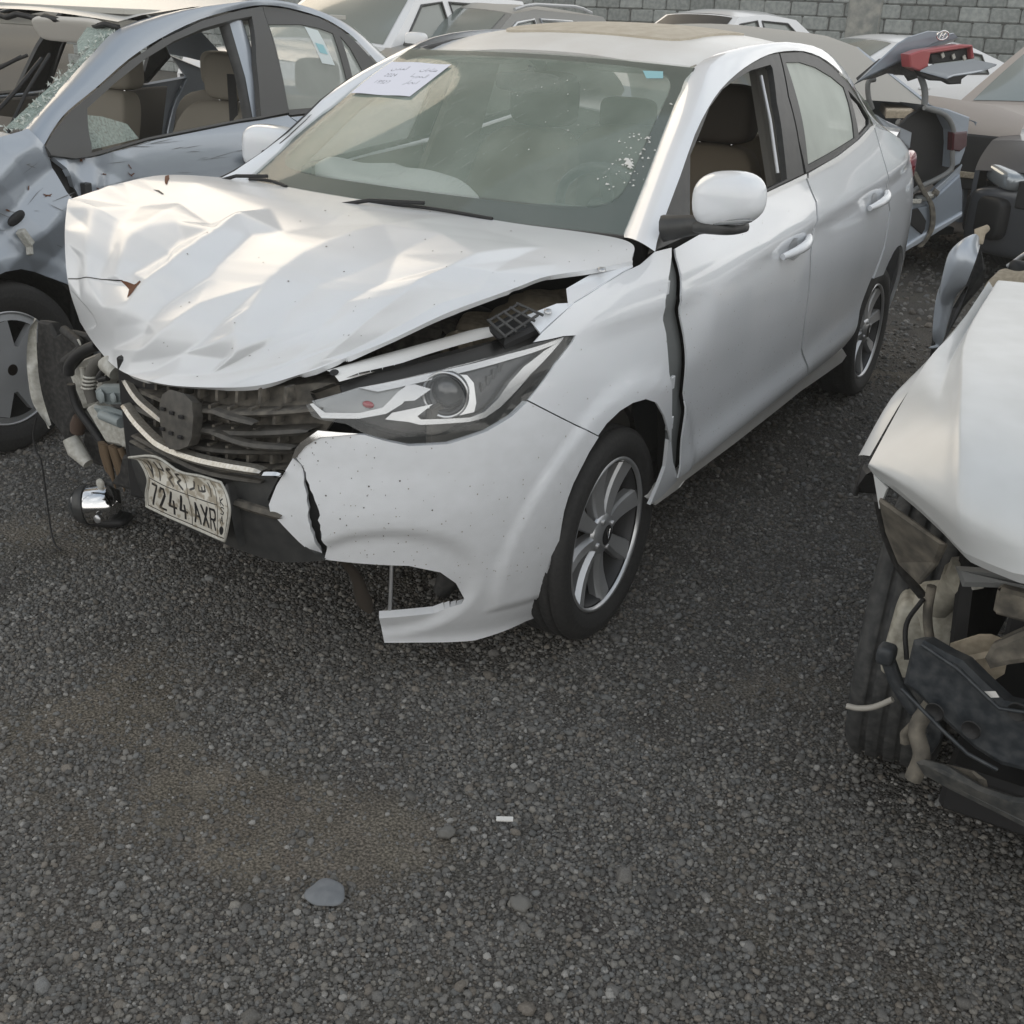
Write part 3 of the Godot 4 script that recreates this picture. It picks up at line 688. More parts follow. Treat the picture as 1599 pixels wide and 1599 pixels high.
var left_front_door_o := PackedVector2Array([Vector2(-0.295, 0.975), Vector2(-0.325, 0.937), Vector2(-0.361, 0.854), Vector2(-0.378, 0.787), Vector2(-0.357, 0.584), Vector2(-0.391, 0.229), Vector2(-1.803, 0.195), Vector2(-1.646, 0.726), Vector2(-1.598, 1.010), Vector2(-1.551, 1.050), Vector2(-1.366, 1.039), Vector2(-1.232, 1.034), Vector2(-0.724, 0.999), Vector2(-0.448, 0.961), Vector2(-0.370, 0.961)])
var left_rear_door_o := PackedVector2Array([Vector2(-1.561, 1.042), Vector2(-1.716, 1.045), Vector2(-2.206, 1.067), Vector2(-2.472, 1.095), Vector2(-2.385, 0.775), Vector2(-2.125, 0.525), Vector2(-1.820, 0.207), Vector2(-1.664, 0.730), Vector2(-1.614, 1.009)])
var left_wing_o := PackedVector2Array([Vector2(0.110, 0.842), Vector2(-0.019, 1.007), Vector2(-0.120, 1.048), Vector2(-0.232, 1.071), Vector2(-0.280, 1.004), Vector2(-0.286, 0.967), Vector2(-0.304, 0.860), Vector2(-0.336, 0.787), Vector2(-0.318, 0.591), Vector2(-0.314, 0.400), Vector2(-0.284, 0.479), Vector2(-0.260, 0.542), Vector2(-0.208, 0.571), Vector2(-0.145, 0.604), Vector2(-0.070, 0.630), Vector2(0.009, 0.638), Vector2(0.086, 0.612), Vector2(0.166, 0.540)])

# ---- open-boot saloon: outlines in metres (parts of its tail and raised lid)
var tail_bumper := [Vector3(0.315, 0.423, -4.887), Vector3(0.364, 0.494, -4.952), Vector3(0.427, 0.507, -5.036), Vector3(0.483, 0.589, -5.111), Vector3(0.557, 0.694, -5.209), Vector3(0.585, 0.587, -5.246), Vector3(0.605, 0.450, -5.274), Vector3(0.542, 0.386, -5.190), Vector3(0.436, 0.289, -5.048), Vector3(0.360, 0.239, -4.947), Vector3(0.338, 0.228, -4.917)]
var tail_bumper_top := [Vector3(0.358, 0.490, -4.978), Vector3(0.421, 0.503, -5.062), Vector3(0.478, 0.586, -5.137), Vector3(0.552, 0.691, -5.236), Vector3(0.551, 0.756, -5.235), Vector3(0.469, 0.647, -5.125), Vector3(0.408, 0.558, -5.044), Vector3(0.351, 0.521, -4.969)]
var tail_hole := [Vector3(0.360, 0.489, -4.926), Vector3(0.393, 0.499, -4.971), Vector3(0.419, 0.460, -5.005), Vector3(0.442, 0.420, -5.036), Vector3(0.443, 0.370, -5.038), Vector3(0.433, 0.339, -5.024), Vector3(0.371, 0.404, -4.941)]
var tail_low_trim := [Vector3(0.352, 0.259, -4.902), Vector3(0.435, 0.337, -5.014), Vector3(0.543, 0.418, -5.157), Vector3(0.608, 0.469, -5.244), Vector3(0.612, 0.442, -5.249), Vector3(0.548, 0.382, -5.164), Vector3(0.442, 0.290, -5.022), Vector3(0.362, 0.228, -4.915)]
var boot_dark := [Vector3(0.183, 0.931, -4.911), Vector3(0.243, 1.023, -4.990), Vector3(0.307, 1.078, -5.076), Vector3(0.415, 1.032, -5.220), Vector3(0.465, 0.932, -5.287), Vector3(0.485, 0.716, -5.314), Vector3(0.441, 0.648, -5.255), Vector3(0.359, 0.592, -5.146), Vector3(0.305, 0.555, -5.073), Vector3(0.248, 0.537, -4.998)]
var boot_rim := [Vector3(0.331, 1.075, -4.941), Vector3(0.431, 1.033, -5.075), Vector3(0.482, 0.942, -5.143), Vector3(0.495, 0.812, -5.160), Vector3(0.503, 0.722, -5.170), Vector3(0.443, 0.663, -5.091), Vector3(0.373, 0.619, -4.997), Vector3(0.345, 0.590, -4.960)]
var rear_wing := [Vector3(0.337, 1.088, -4.966), Vector3(0.435, 1.068, -5.096), Vector3(0.544, 1.022, -5.242), Vector3(0.550, 0.941, -5.250), Vector3(0.552, 0.830, -5.253), Vector3(0.540, 0.751, -5.237), Vector3(0.505, 0.728, -5.190), Vector3(0.493, 0.867, -5.174), Vector3(0.478, 0.948, -5.154), Vector3(0.431, 1.032, -5.092)]
var tail_lamp_r := [Vector3(0.488, 0.937, -5.118), Vector3(0.554, 0.944, -5.206), Vector3(0.564, 0.859, -5.219), Vector3(0.537, 0.826, -5.183), Vector3(0.500, 0.833, -5.134)]
var wing_left := [Vector3(0.096, 1.030, -4.761), Vector3(0.153, 0.995, -4.838), Vector3(0.214, 0.962, -4.918), Vector3(0.275, 0.930, -5.000), Vector3(0.279, 0.841, -5.005), Vector3(0.222, 0.897, -4.930), Vector3(0.161, 0.933, -4.848)]
var deck := [Vector3(-0.841, 1.000, -8.120), Vector3(-1.537, 1.000, -10.863), Vector3(-0.117, 1.000, -6.998), Vector3(0.045, 1.000, -5.829), Vector3(-0.059, 1.000, -5.658)]
var lid_skin := [Vector3(-0.073, 1.196, -4.903), Vector3(-0.023, 1.273, -4.969), Vector3(0.080, 1.419, -5.107), Vector3(0.124, 1.457, -5.165), Vector3(0.206, 1.493, -5.274), Vector3(0.258, 1.492, -5.344), Vector3(0.283, 1.479, -5.378), Vector3(0.323, 1.488, -5.431), Vector3(0.348, 1.461, -5.464), Vector3(0.301, 1.437, -5.402), Vector3(0.166, 1.359, -5.221), Vector3(0.133, 1.343, -5.178)]
var lid_under := [Vector3(-0.086, 1.194, -4.952), Vector3(0.002, 1.305, -5.070), Vector3(0.058, 1.318, -5.144), Vector3(0.166, 1.271, -5.288), Vector3(0.207, 1.228, -5.343), Vector3(0.141, 1.196, -5.254), Vector3(0.119, 1.229, -5.225), Vector3(0.040, 1.237, -5.119), Vector3(-0.014, 1.207, -5.048)]
var lid_lamp := [Vector3(0.174, 1.357, -5.032), Vector3(0.227, 1.384, -5.102), Vector3(0.395, 1.423, -5.326), Vector3(0.451, 1.422, -5.401), Vector3(0.474, 1.347, -5.432), Vector3(0.460, 1.343, -5.413), Vector3(0.447, 1.408, -5.396), Vector3(0.270, 1.364, -5.159), Vector3(0.268, 1.293, -5.157), Vector3(0.235, 1.263, -5.113), Vector3(0.189, 1.287, -5.052)]
var lid_plate := [Vector3(0.255, 1.363, -5.207), Vector3(0.433, 1.410, -5.445), Vector3(0.456, 1.342, -5.474), Vector3(0.369, 1.325, -5.359), Vector3(0.269, 1.306, -5.226)]
var lid_low := [Vector3(0.242, 1.275, -5.089), Vector3(0.286, 1.308, -5.148), Vector3(0.399, 1.330, -5.299), Vector3(0.471, 1.344, -5.394), Vector3(0.586, 1.319, -5.547), Vector3(0.525, 1.281, -5.467), Vector3(0.477, 1.268, -5.402), Vector3(0.396, 1.251, -5.295), Vector3(0.369, 1.236, -5.259)]
var lid_edge := [Vector3(0.220, 1.270, -5.093), Vector3(0.364, 1.235, -5.285), Vector3(0.471, 1.271, -5.428), Vector3(0.433, 1.226, -5.377), Vector3(0.434, 1.200, -5.379), Vector3(0.381, 1.195, -5.308), Vector3(0.349, 1.213, -5.266), Vector3(0.294, 1.215, -5.191), Vector3(0.247, 1.235, -5.130)]
var lid_badge := [Vector3(0.250, 1.467, -5.317)]
var hinge_arm := [Vector3(0.209, 1.237, -5.245), Vector3(0.240, 1.157, -5.287), Vector3(0.250, 1.065, -5.300), Vector3(0.228, 0.989, -5.271), Vector3(0.174, 0.951, -5.198), Vector3(0.142, 0.970, -5.156)]
var hinge_left := [Vector3(-0.056, 1.200, -5.225), Vector3(-0.084, 1.184, -5.189), Vector3(-0.074, 1.102, -5.202), Vector3(-0.047, 1.027, -5.237)]
var strap := [Vector3(0.352, 0.717, -4.885), Vector3(0.414, 0.596, -4.969), Vector3(0.461, 0.511, -5.032), Vector3(0.480, 0.395, -5.057), Vector3(0.465, 0.318, -5.036), Vector3(0.439, 0.265, -5.002)]
var roof_back := [Vector3(-0.697, 1.415, -5.704), Vector3(-0.584, 1.381, -5.854), Vector3(-0.342, 1.276, -6.178), Vector3(-0.398, 1.150, -6.102), Vector3(-0.531, 1.179, -5.926)]
var cargo := [Vector3(0.369, 0.524, -4.958), Vector3(0.465, 0.552, -5.086), Vector3(0.472, 0.582, -5.096), Vector3(0.396, 0.580, -4.995)]
# ---- right wreck
var rw_edge := [Vector3(1.496, 0.930, -0.656), Vector3(1.530, 0.925, -0.111), Vector3(1.525, 0.910, 0.079), Vector3(1.533, 0.885, 0.305), Vector3(1.532, 0.820, 0.494), Vector3(1.526, 0.800, 0.492)]
var rw_front := [Vector3(1.526, 0.800, 0.492), Vector3(1.563, 0.785, 0.536), Vector3(1.634, 0.765, 0.594), Vector3(1.691, 0.755, 0.630), Vector3(1.744, 0.750, 0.659), Vector3(1.777, 0.748, 0.675), Vector3(1.826, 0.745, 0.696)]
var rw_crease := [Vector3(1.521, 0.940, -0.637), Vector3(1.575, 0.950, 0.023), Vector3(1.636, 0.940, 0.367), Vector3(1.687, 0.900, 0.592), Vector3(1.719, 0.830, 0.682), Vector3(1.734, 0.755, 0.663)]
var rw_valley := [Vector3(1.503, 0.935, -0.642), Vector3(1.542, 0.930, -0.047), Vector3(1.612, 0.920, 0.304), Vector3(1.654, 0.900, 0.472)]
var rw_sliver := [Vector3(1.528, 0.880, 0.270), Vector3(1.491, 0.830, 0.244), Vector3(1.481, 0.780, 0.282), Vector3(1.471, 0.740, 0.309), Vector3(1.506, 0.775, 0.395)]
var rw_bracket := [Vector3(1.469, 0.730, 0.287), Vector3(1.455, 0.660, 0.269), Vector3(1.514, 0.680, 0.297), Vector3(1.538, 0.750, 0.419), Vector3(1.517, 0.770, 0.431)]
var rw_liner := [Vector3(1.560, 0.760, 0.524), Vector3(1.629, 0.745, 0.559), Vector3(1.690, 0.735, 0.597), Vector3(1.670, 0.660, 0.517), Vector3(1.641, 0.590, 0.460), Vector3(1.592, 0.600, 0.418), Vector3(1.565, 0.670, 0.451)]
var rw_liner_edge := [Vector3(1.555, 0.750, 0.502), Vector3(1.563, 0.660, 0.426), Vector3(1.593, 0.580, 0.384), Vector3(1.638, 0.520, 0.354)]
var rw_bar := [Vector3(1.672, 0.551, 0.600), Vector3(1.688, 0.556, 0.600), Vector3(1.727, 0.544, 0.600), Vector3(1.754, 0.539, 0.600), Vector3(1.790, 0.514, 0.600), Vector3(1.831, 0.488, 0.600), Vector3(1.903, 0.496, 0.600), Vector3(1.929, 0.374, 0.600), Vector3(1.850, 0.367, 0.600), Vector3(1.805, 0.382, 0.600), Vector3(1.752, 0.413, 0.600), Vector3(1.696, 0.451, 0.600), Vector3(1.670, 0.463, 0.600)]
var rw_hole := [Vector3(1.734, 0.440, 0.615), Vector3(1.796, 0.428, 0.615), Vector3(1.858, 0.487, 0.615)]
var rw_reservoir := [Vector3(1.580, 0.443, 0.300), Vector3(1.582, 0.465, 0.300), Vector3(1.595, 0.483, 0.300), Vector3(1.626, 0.490, 0.300), Vector3(1.643, 0.523, 0.300), Vector3(1.688, 0.505, 0.300), Vector3(1.704, 0.475, 0.300), Vector3(1.708, 0.434, 0.300), Vector3(1.684, 0.398, 0.300), Vector3(1.647, 0.400, 0.300), Vector3(1.637, 0.352, 0.300), Vector3(1.625, 0.326, 0.300), Vector3(1.603, 0.378, 0.300)]
var rw_lamp_bracket := [Vector3(1.681, 0.639, 0.420), Vector3(1.702, 0.633, 0.420), Vector3(1.718, 0.580, 0.420), Vector3(1.708, 0.563, 0.420), Vector3(1.674, 0.592, 0.420)]
var rw_tan := [Vector3(1.721, 0.520, 0.500), Vector3(1.764, 0.553, 0.500), Vector3(1.783, 0.559, 0.500), Vector3(1.816, 0.551, 0.500), Vector3(1.787, 0.513, 0.500), Vector3(1.744, 0.488, 0.500)]
var rw_block := [Vector3(1.785, 0.529, 0.550), Vector3(1.791, 0.557, 0.550), Vector3(1.834, 0.599, 0.550), Vector3(1.872, 0.612, 0.550), Vector3(1.883, 0.561, 0.550), Vector3(1.824, 0.530, 0.550), Vector3(1.797, 0.512, 0.550)]
var rw_lip := [Vector3(1.720, 0.332, 0.620), Vector3(1.731, 0.342, 0.620), Vector3(1.768, 0.345, 0.620), Vector3(1.830, 0.327, 0.620), Vector3(1.882, 0.327, 0.620), Vector3(1.938, 0.345, 0.620), Vector3(1.953, 0.273, 0.620), Vector3(1.907, 0.278, 0.620), Vector3(1.848, 0.289, 0.620), Vector3(1.782, 0.301, 0.620), Vector3(1.737, 0.312, 0.620)]
var rw_lip2 := [Vector3(1.732, 0.317, 0.580), Vector3(1.769, 0.328, 0.580), Vector3(1.811, 0.332, 0.580), Vector3(1.834, 0.322, 0.580), Vector3(1.828, 0.301, 0.580), Vector3(1.797, 0.292, 0.580), Vector3(1.752, 0.301, 0.580)]
var rw_stay := [Vector3(1.611, 0.446, 0.480), Vector3(1.623, 0.430, 0.480), Vector3(1.646, 0.390, 0.480), Vector3(1.686, 0.349, 0.480), Vector3(1.726, 0.322, 0.480), Vector3(1.718, 0.276, 0.480)]
var rw_wire := [Vector3(1.547, 0.264, 0.400), Vector3(1.570, 0.267, 0.400), Vector3(1.599, 0.281, 0.400), Vector3(1.630, 0.310, 0.400)]
var rw_wire2 := [Vector3(1.660, 0.575, 0.420), Vector3(1.663, 0.516, 0.420), Vector3(1.677, 0.467, 0.420), Vector3(1.686, 0.456, 0.420)]
var rw_stake := [Vector3(1.677, 0.300, 0.450), Vector3(1.671, 0.276, 0.450), Vector3(1.677, 0.257, 0.450)]
var silver_piece := [Vector3(1.323, 0.930, -1.175), Vector3(1.299, 0.900, -1.153), Vector3(1.286, 0.820, -1.204), Vector3(1.271, 0.740, -1.245), Vector3(1.275, 0.620, -1.283), Vector3(1.286, 0.580, -1.335)]
var silver_piece_in := [Vector3(1.373, 0.930, -1.208), Vector3(1.383, 0.900, -1.117), Vector3(1.366, 0.820, -1.136), Vector3(1.327, 0.760, -1.249), Vector3(1.316, 0.680, -1.273), Vector3(1.300, 0.600, -1.301)]
var silver_dark := [Vector3(1.373, 0.930, -1.208), Vector3(1.402, 0.860, -1.213), Vector3(1.392, 0.800, -1.278), Vector3(1.347, 0.720, -1.300), Vector3(1.305, 0.600, -1.334), Vector3(1.305, 0.700, -1.372), Vector3(1.353, 0.800, -1.232)]
# ---- right wreck's tyre and small things on the ground
# ---- broken right front corner of the sedan
var fc_lip_a := [Vector3(-0.810, 0.661, 0.400), Vector3(-0.847, 0.623, 0.400), Vector3(-0.875, 0.543, 0.400), Vector3(-0.883, 0.469, 0.400), Vector3(-0.875, 0.397, 0.400), Vector3(-0.813, 0.335, 0.400)]
var fc_lip_b := [Vector3(-0.826, 0.646, 0.385), Vector3(-0.838, 0.612, 0.385), Vector3(-0.848, 0.549, 0.385), Vector3(-0.853, 0.479, 0.385), Vector3(-0.846, 0.413, 0.385), Vector3(-0.825, 0.340, 0.385)]
var fc_liner := [Vector3(-0.862, 0.641, 0.360), Vector3(-0.812, 0.643, 0.360), Vector3(-0.793, 0.608, 0.360), Vector3(-0.749, 0.632, 0.360), Vector3(-0.662, 0.634, 0.360), Vector3(-0.627, 0.607, 0.360), Vector3(-0.726, 0.548, 0.360), Vector3(-0.739, 0.505, 0.360), Vector3(-0.728, 0.426, 0.360), Vector3(-0.802, 0.268, 0.360), Vector3(-0.821, 0.302, 0.360), Vector3(-0.838, 0.318, 0.360), Vector3(-0.880, 0.351, 0.360), Vector3(-0.894, 0.457, 0.360), Vector3(-0.891, 0.518, 0.360)]
var fc_washer := [Vector3(-0.654, 0.612, 0.390)]
var fc_apron_a := [Vector3(-0.609, 0.556, 0.470), Vector3(-0.547, 0.610, 0.470), Vector3(-0.483, 0.639, 0.470), Vector3(-0.446, 0.628, 0.470), Vector3(-0.439, 0.609, 0.470), Vector3(-0.485, 0.563, 0.470), Vector3(-0.516, 0.489, 0.470), Vector3(-0.576, 0.466, 0.470)]
var fc_apron_b := [Vector3(-0.468, 0.508, 0.540), Vector3(-0.436, 0.526, 0.540), Vector3(-0.310, 0.488, 0.540), Vector3(-0.313, 0.413, 0.540), Vector3(-0.354, 0.425, 0.540), Vector3(-0.405, 0.421, 0.540)]
var fc_hose_a := [Vector3(-0.570, 0.570, 0.500), Vector3(-0.561, 0.596, 0.500), Vector3(-0.528, 0.627, 0.500), Vector3(-0.487, 0.652, 0.500), Vector3(-0.443, 0.671, 0.500)]
var fc_hose_b := [Vector3(-0.352, 0.668, 0.550), Vector3(-0.388, 0.647, 0.550), Vector3(-0.416, 0.612, 0.550), Vector3(-0.430, 0.577, 0.550), Vector3(-0.420, 0.535, 0.550)]
var fc_stub := [Vector3(-0.288, 0.670, 0.600), Vector3(-0.262, 0.656, 0.600)]
var fc_beam_a := [Vector3(-0.349, 0.598, 0.600), Vector3(-0.323, 0.616, 0.600), Vector3(-0.241, 0.630, 0.600), Vector3(-0.248, 0.578, 0.600), Vector3(-0.315, 0.563, 0.600), Vector3(-0.350, 0.566, 0.600)]
var fc_beam_b := [Vector3(-0.363, 0.553, 0.600), Vector3(-0.310, 0.562, 0.600), Vector3(-0.248, 0.558, 0.600), Vector3(-0.245, 0.517, 0.600), Vector3(-0.273, 0.518, 0.600), Vector3(-0.349, 0.521, 0.600)]
var fc_rail := [Vector3(-0.565, 0.543, 0.500), Vector3(-0.564, 0.518, 0.500), Vector3(-0.551, 0.477, 0.500), Vector3(-0.503, 0.434, 0.500), Vector3(-0.453, 0.382, 0.500)]
var fc_lower := [Vector3(-0.585, 0.402, 0.460), Vector3(-0.533, 0.391, 0.460), Vector3(-0.504, 0.345, 0.460), Vector3(-0.519, 0.300, 0.460), Vector3(-0.571, 0.301, 0.460), Vector3(-0.604, 0.335, 0.460)]
var fc_duct := [Vector3(-0.595, 0.383, 0.500), Vector3(-0.576, 0.353, 0.500), Vector3(-0.533, 0.322, 0.500)]
var fc_rusty := [Vector3(-0.573, 0.445, 0.480), Vector3(-0.588, 0.397, 0.480)]
var fc_fibre := [Vector3(-0.388, 0.428, 0.550), Vector3(-0.383, 0.395, 0.550), Vector3(-0.374, 0.355, 0.550), Vector3(-0.365, 0.334, 0.550)]
var fc_tray := [Vector3(-0.236, 0.457, 0.630), Vector3(-0.181, 0.459, 0.630), Vector3(-0.136, 0.433, 0.630), Vector3(-0.148, 0.365, 0.630), Vector3(-0.237, 0.363, 0.630), Vector3(-0.293, 0.365, 0.630), Vector3(-0.254, 0.410, 0.630)]
var fc_wire := [Vector3(-0.813, 0.380, 0.440), Vector3(-0.838, 0.319, 0.440), Vector3(-0.834, 0.271, 0.440), Vector3(-0.816, 0.229, 0.440), Vector3(-0.803, 0.208, 0.440)]
var rail_low := [Vector3(0.458, 0.765, 0.626), Vector3(0.505, 0.780, 0.534), Vector3(0.543, 0.795, 0.419), Vector3(0.591, 0.810, 0.316), Vector3(0.642, 0.825, 0.268), Vector3(0.686, 0.838, 0.259)]
var rail_top := [Vector3(0.401, 0.770, 0.599), Vector3(0.439, 0.783, 0.515), Vector3(0.484, 0.797, 0.431), Vector3(0.533, 0.812, 0.332), Vector3(0.581, 0.828, 0.277), Vector3(0.658, 0.842, 0.231)]
var bay_points := [Vector3(0.549, 0.860, -0.056), Vector3(0.600, 0.830, -0.043), Vector3(0.454, 0.785, 0.015), Vector3(0.443, 0.765, 0.156), Vector3(0.465, 0.800, 0.200), Vector3(0.781, 0.930, 0.091)]

# ------------------------------------------------------------------ the crashed white sedan
func skin(p: Vector2, sink := 0.0) -> Vector3:
	var s := clampf(p.x, 0.0, 5.37)
	var y := p.y
	var x := herm(PS, PX, s)
	var z := herm(PS, PZ, s)
	var a := maxf(s - 0.01, 0.0)
	var b := minf(s + 0.01, 5.373)
	var t := Vector2(herm(PS, PX, b) - herm(PS, PX, a), herm(PS, PZ, b) - herm(PS, PZ, a)).normalized()
	var k := 0
	while k < 7 and s >= SS[k + 1]: k += 1
	var i0 := maxi(k - 1, 0)
	var i1 := mini(k + 2, 8)
	var V := []
	var K := []
	for i in range(i0, i1 + 1):
		V.append(herm(YK, DT[i], y))
		K.append(SS[i])
	var d := herm(K, V, s) + sink
	# shoulder crease above the handles, flared rocker, rolled arch lips
	var on := smoothstep(1.75, 2.5, s) * (1.0 - smoothstep(4.1, 4.6, s))
	var yc := 0.885 + (s - 2.3) * 0.052
	d += on * 0.017 * smoothstep(yc + 0.012, yc - 0.03, y) * smoothstep(yc - 0.34, yc - 0.06, y)
	d -= smoothstep(1.5, 1.9, s) * (1.0 - smoothstep(3.3, 3.7, s)) * 0.02 * exp(-pow((y - 0.375 - (s - 1.7) * 0.03) / 0.05, 2.0))
	var r := Vector2(z, y - 0.288).length()
	d -= 0.010 * smoothstep(0.43, 0.405, r) * (1.0 if y > 0.2 else 0.0)
	# the front wing has a faint crease over the wheel
	d += 0.012 * smoothstep(1.0, 1.3, s) * (1.0 - smoothstep(1.6, 1.8, s)) * smoothstep(0.86, 0.82, y) * smoothstep(0.66, 0.8, y)
	# bumper corner: raised fog-lamp cheek
	var q := Vector2((s - 0.62) / 0.23, (y - 0.30) / 0.165)
	d += 0.016 * smoothstep(1.05, 0.85, q.length()) * (1.0 - smoothstep(0.95, 1.0, s))
	return Vector3(x + t.y * d, y, z - t.x * d)

func on_skin(sink: float) -> Callable:
	return func(p: Vector2) -> Vector3: return skin(p, sink)

func hood_at(u: float, v: float) -> Vector3:
	var K6 := [0.0, 1.0 / 6, 2.0 / 6, 0.5, 4.0 / 6, 5.0 / 6, 1.0]
	var col := []
	for r in HG: col.append(herm3(K6, r, u))
	return herm3(HV, col, v)

# lift of the beaten sheet over the smooth hood: straight flanks between kinks (points u, v, lift), rounded a little
const HN := 280
var hood_grid := PackedFloat32Array()
func beat_hood() -> void:
	var P := PackedVector2Array()
	var L := PackedFloat32Array()
	var m := Vector2(1.25, 0.95)
	for q in hood_lift:
		P.append(Vector2(q.x, q.y) * m)
		L.append(q.z)
	for k in 25:
		for q in [Vector2(k / 24.0, 0.0), Vector2(k / 24.0, 1.0), Vector2(0.0, k / 24.0), Vector2(1.0, k / 24.0)]:
			var far := true
			for e in P: far = far and e.distance_to(q * m) > 0.012
			if far:
				P.append(q * m)
				L.append(0.0)
	var T := Geometry2D.triangulate_delaunay(P)
	hood_grid.resize(HN * HN)
	for t in range(0, T.size(), 3):
		var a := P[T[t]] / m * (HN - 1)
		var b := P[T[t + 1]] / m * (HN - 1)
		var d := P[T[t + 2]] / m * (HN - 1)
		var den := (b - a).cross(d - a)
		if absf(den) < 1e-6: continue
		for y in range(maxi(0, floori(minf(a.y, minf(b.y, d.y)))), mini(HN - 1, ceili(maxf(a.y, maxf(b.y, d.y)))) + 1):
			for x in range(maxi(0, floori(minf(a.x, minf(b.x, d.x)))), mini(HN - 1, ceili(maxf(a.x, maxf(b.x, d.x)))) + 1):
				var p := Vector2(x, y)
				var wb := (p - a).cross(d - a) / den
				var wd := (b - a).cross(p - a) / den
				if wb < -1e-4 or wd < -1e-4 or wb + wd > 1.0001: continue
				hood_grid[y * HN + x] = L[T[t]] * (1.0 - wb - wd) + L[T[t + 1]] * wb + L[T[t + 2]] * wd
	for pass_ in 2:
		var nxt := hood_grid.duplicate()
		for y in range(1, HN - 1):
			for x in range(1, HN - 1):
				var s := 0.0
				for dy in [-1, 0, 1]:
					s += hood_grid[(y + dy) * HN + x - 1] + 2.0 * hood_grid[(y + dy) * HN + x] + hood_grid[(y + dy) * HN + x + 1]
				nxt[y * HN + x] = s / 12.0
		hood_grid = nxt

func hood_skin(p: Vector2) -> Vector3:
	if hood_grid.is_empty(): beat_hood()
	var P := hood_at(p.x, p.y)
	var g := p.clamp(Vector2.ZERO, Vector2.ONE) * (HN - 1)
	var x := mini(int(g.x), HN - 2)
	var y := mini(int(g.y), HN - 2)
	var fx := g.x - x
	var fy := g.y - y
	var h := lerpf(lerpf(hood_grid[y * HN + x], hood_grid[y * HN + x + 1], fx), lerpf(hood_grid[(y + 1) * HN + x], hood_grid[(y + 1) * HN + x + 1], fx), fy)
	var du := hood_at(minf(p.x + 0.02, 1.0), p.y) - hood_at(maxf(p.x - 0.02, 0.0), p.y)
	var dv := hood_at(p.x, minf(p.y + 0.02, 1.0)) - hood_at(p.x, maxf(p.y - 0.02, 0.0))
	var n := dv.cross(du).normalized()
	if n.y < 0.0: n = -n
	return P + n * h

func roof_at(p: Vector2) -> Vector3:
	# p = (x, z)
	var y := herm([-2.85, -2.55, -2.2, -1.8, -1.4, -1.15, -0.95], [1.27, 1.365, 1.435, 1.472, 1.466, 1.427, 1.378], p.y)
	return Vector3(p.x, y - 0.055 * pow(absf(p.x) / 0.55, 2.4), p.y)

func screen_at(p: Vector2) -> Vector3:
	# windscreen: p.x across from right (0) to left (1), p.y from bottom (0) to top (1)
	var bx := lerpf(-0.665, 0.665, p.x)
	var lo := Vector3(bx, 0.982 - 0.004 * sin(PI * p.x), -0.285 + 0.07 * sin(PI * p.x))
	var hi := Vector3(lerpf(-0.512, 0.525, p.x), 1.373 + 0.01 * sin(PI * p.x), -0.955 - 0.035 * sin(PI * p.x))
	return lo.lerp(hi, p.y) + Vector3(0, 0.86, 0.5) * 0.035 * sin(PI * p.y) * (0.4 + 0.6 * sin(PI * p.x))

func make_tyre(rad: float, wid: float, rim: float) -> ArrayMesh:
	var h := wid * 0.5
	var sh := rad - rim
	var pr := [Vector2(h * 0.78, rim - 0.004), Vector2(h * 0.86, rim + 0.006), Vector2(h * 0.96, rim + sh * 0.25), Vector2(h * 1.0, rim + sh * 0.5), Vector2(h * 0.985, rim + sh * 0.52), Vector2(h * 0.97, rim + sh * 0.74), Vector2(h * 0.9, rad - 0.014), Vector2(h * 0.8, rad - 0.005)]
	for g in [0.56, 0.18, -0.18, -0.56]:
		pr.append_array([Vector2(h * (g + 0.07), rad - 0.001), Vector2(h * (g + 0.055), rad - 0.009), Vector2(h * (g - 0.055), rad - 0.009), Vector2(h * (g - 0.07), rad - 0.001)])
	pr.append_array([Vector2(-h * 0.8, rad - 0.005), Vector2(-h * 0.9, rad - 0.014), Vector2(-h, rim + sh * 0.5), Vector2(-h * 0.78, rim - 0.004)])
	var rip := func(k: int, th: float) -> float:
		# sipes cut across the tread blocks
		if k < 8 or k > 24: return 0.0
		var w := fposmod(th * 72.0 / TAU + k * 0.07, 1.0)
		return -0.0012 if w < 0.25 else 0.0
	return lathe(pr, 288, rip)

func make_spoke_mesh(a0: float, r0: float, r1: float, w0: float, w1: float, twist: float, edge: bool) -> ArrayMesh:
	var mb := MB.new()
	var rows := []
	var prof := [[-0.5, -0.034], [-0.5, -0.014], [-0.36, 0.0]] if edge else [[-0.36, 0.0], [0.42, -0.006], [0.5, -0.014], [0.5, -0.034]]
	for k in 9:
		var t := k / 8.0
		var r := lerpf(r0, r1, t)
		var w := lerpf(w0, w1, pow(t, 0.9))
		var a := a0 + twist * t * t
		var dish := -0.010 * sin(PI * t) + lerpf(-0.006, 0.0, t)
		var pts := []
		for c in prof:
			var lat: float = c[0] * w
			pts.append(Vector3(dish + c[1], cos(a) * r - sin(a) * lat, sin(a) * r + cos(a) * lat))
		rows.append(pts)
	for k in 8:
		for c in prof.size() - 1:
			mb.quad(rows[k][c], rows[k][c + 1], rows[k + 1][c + 1], rows[k + 1][c])
	return mb.build()

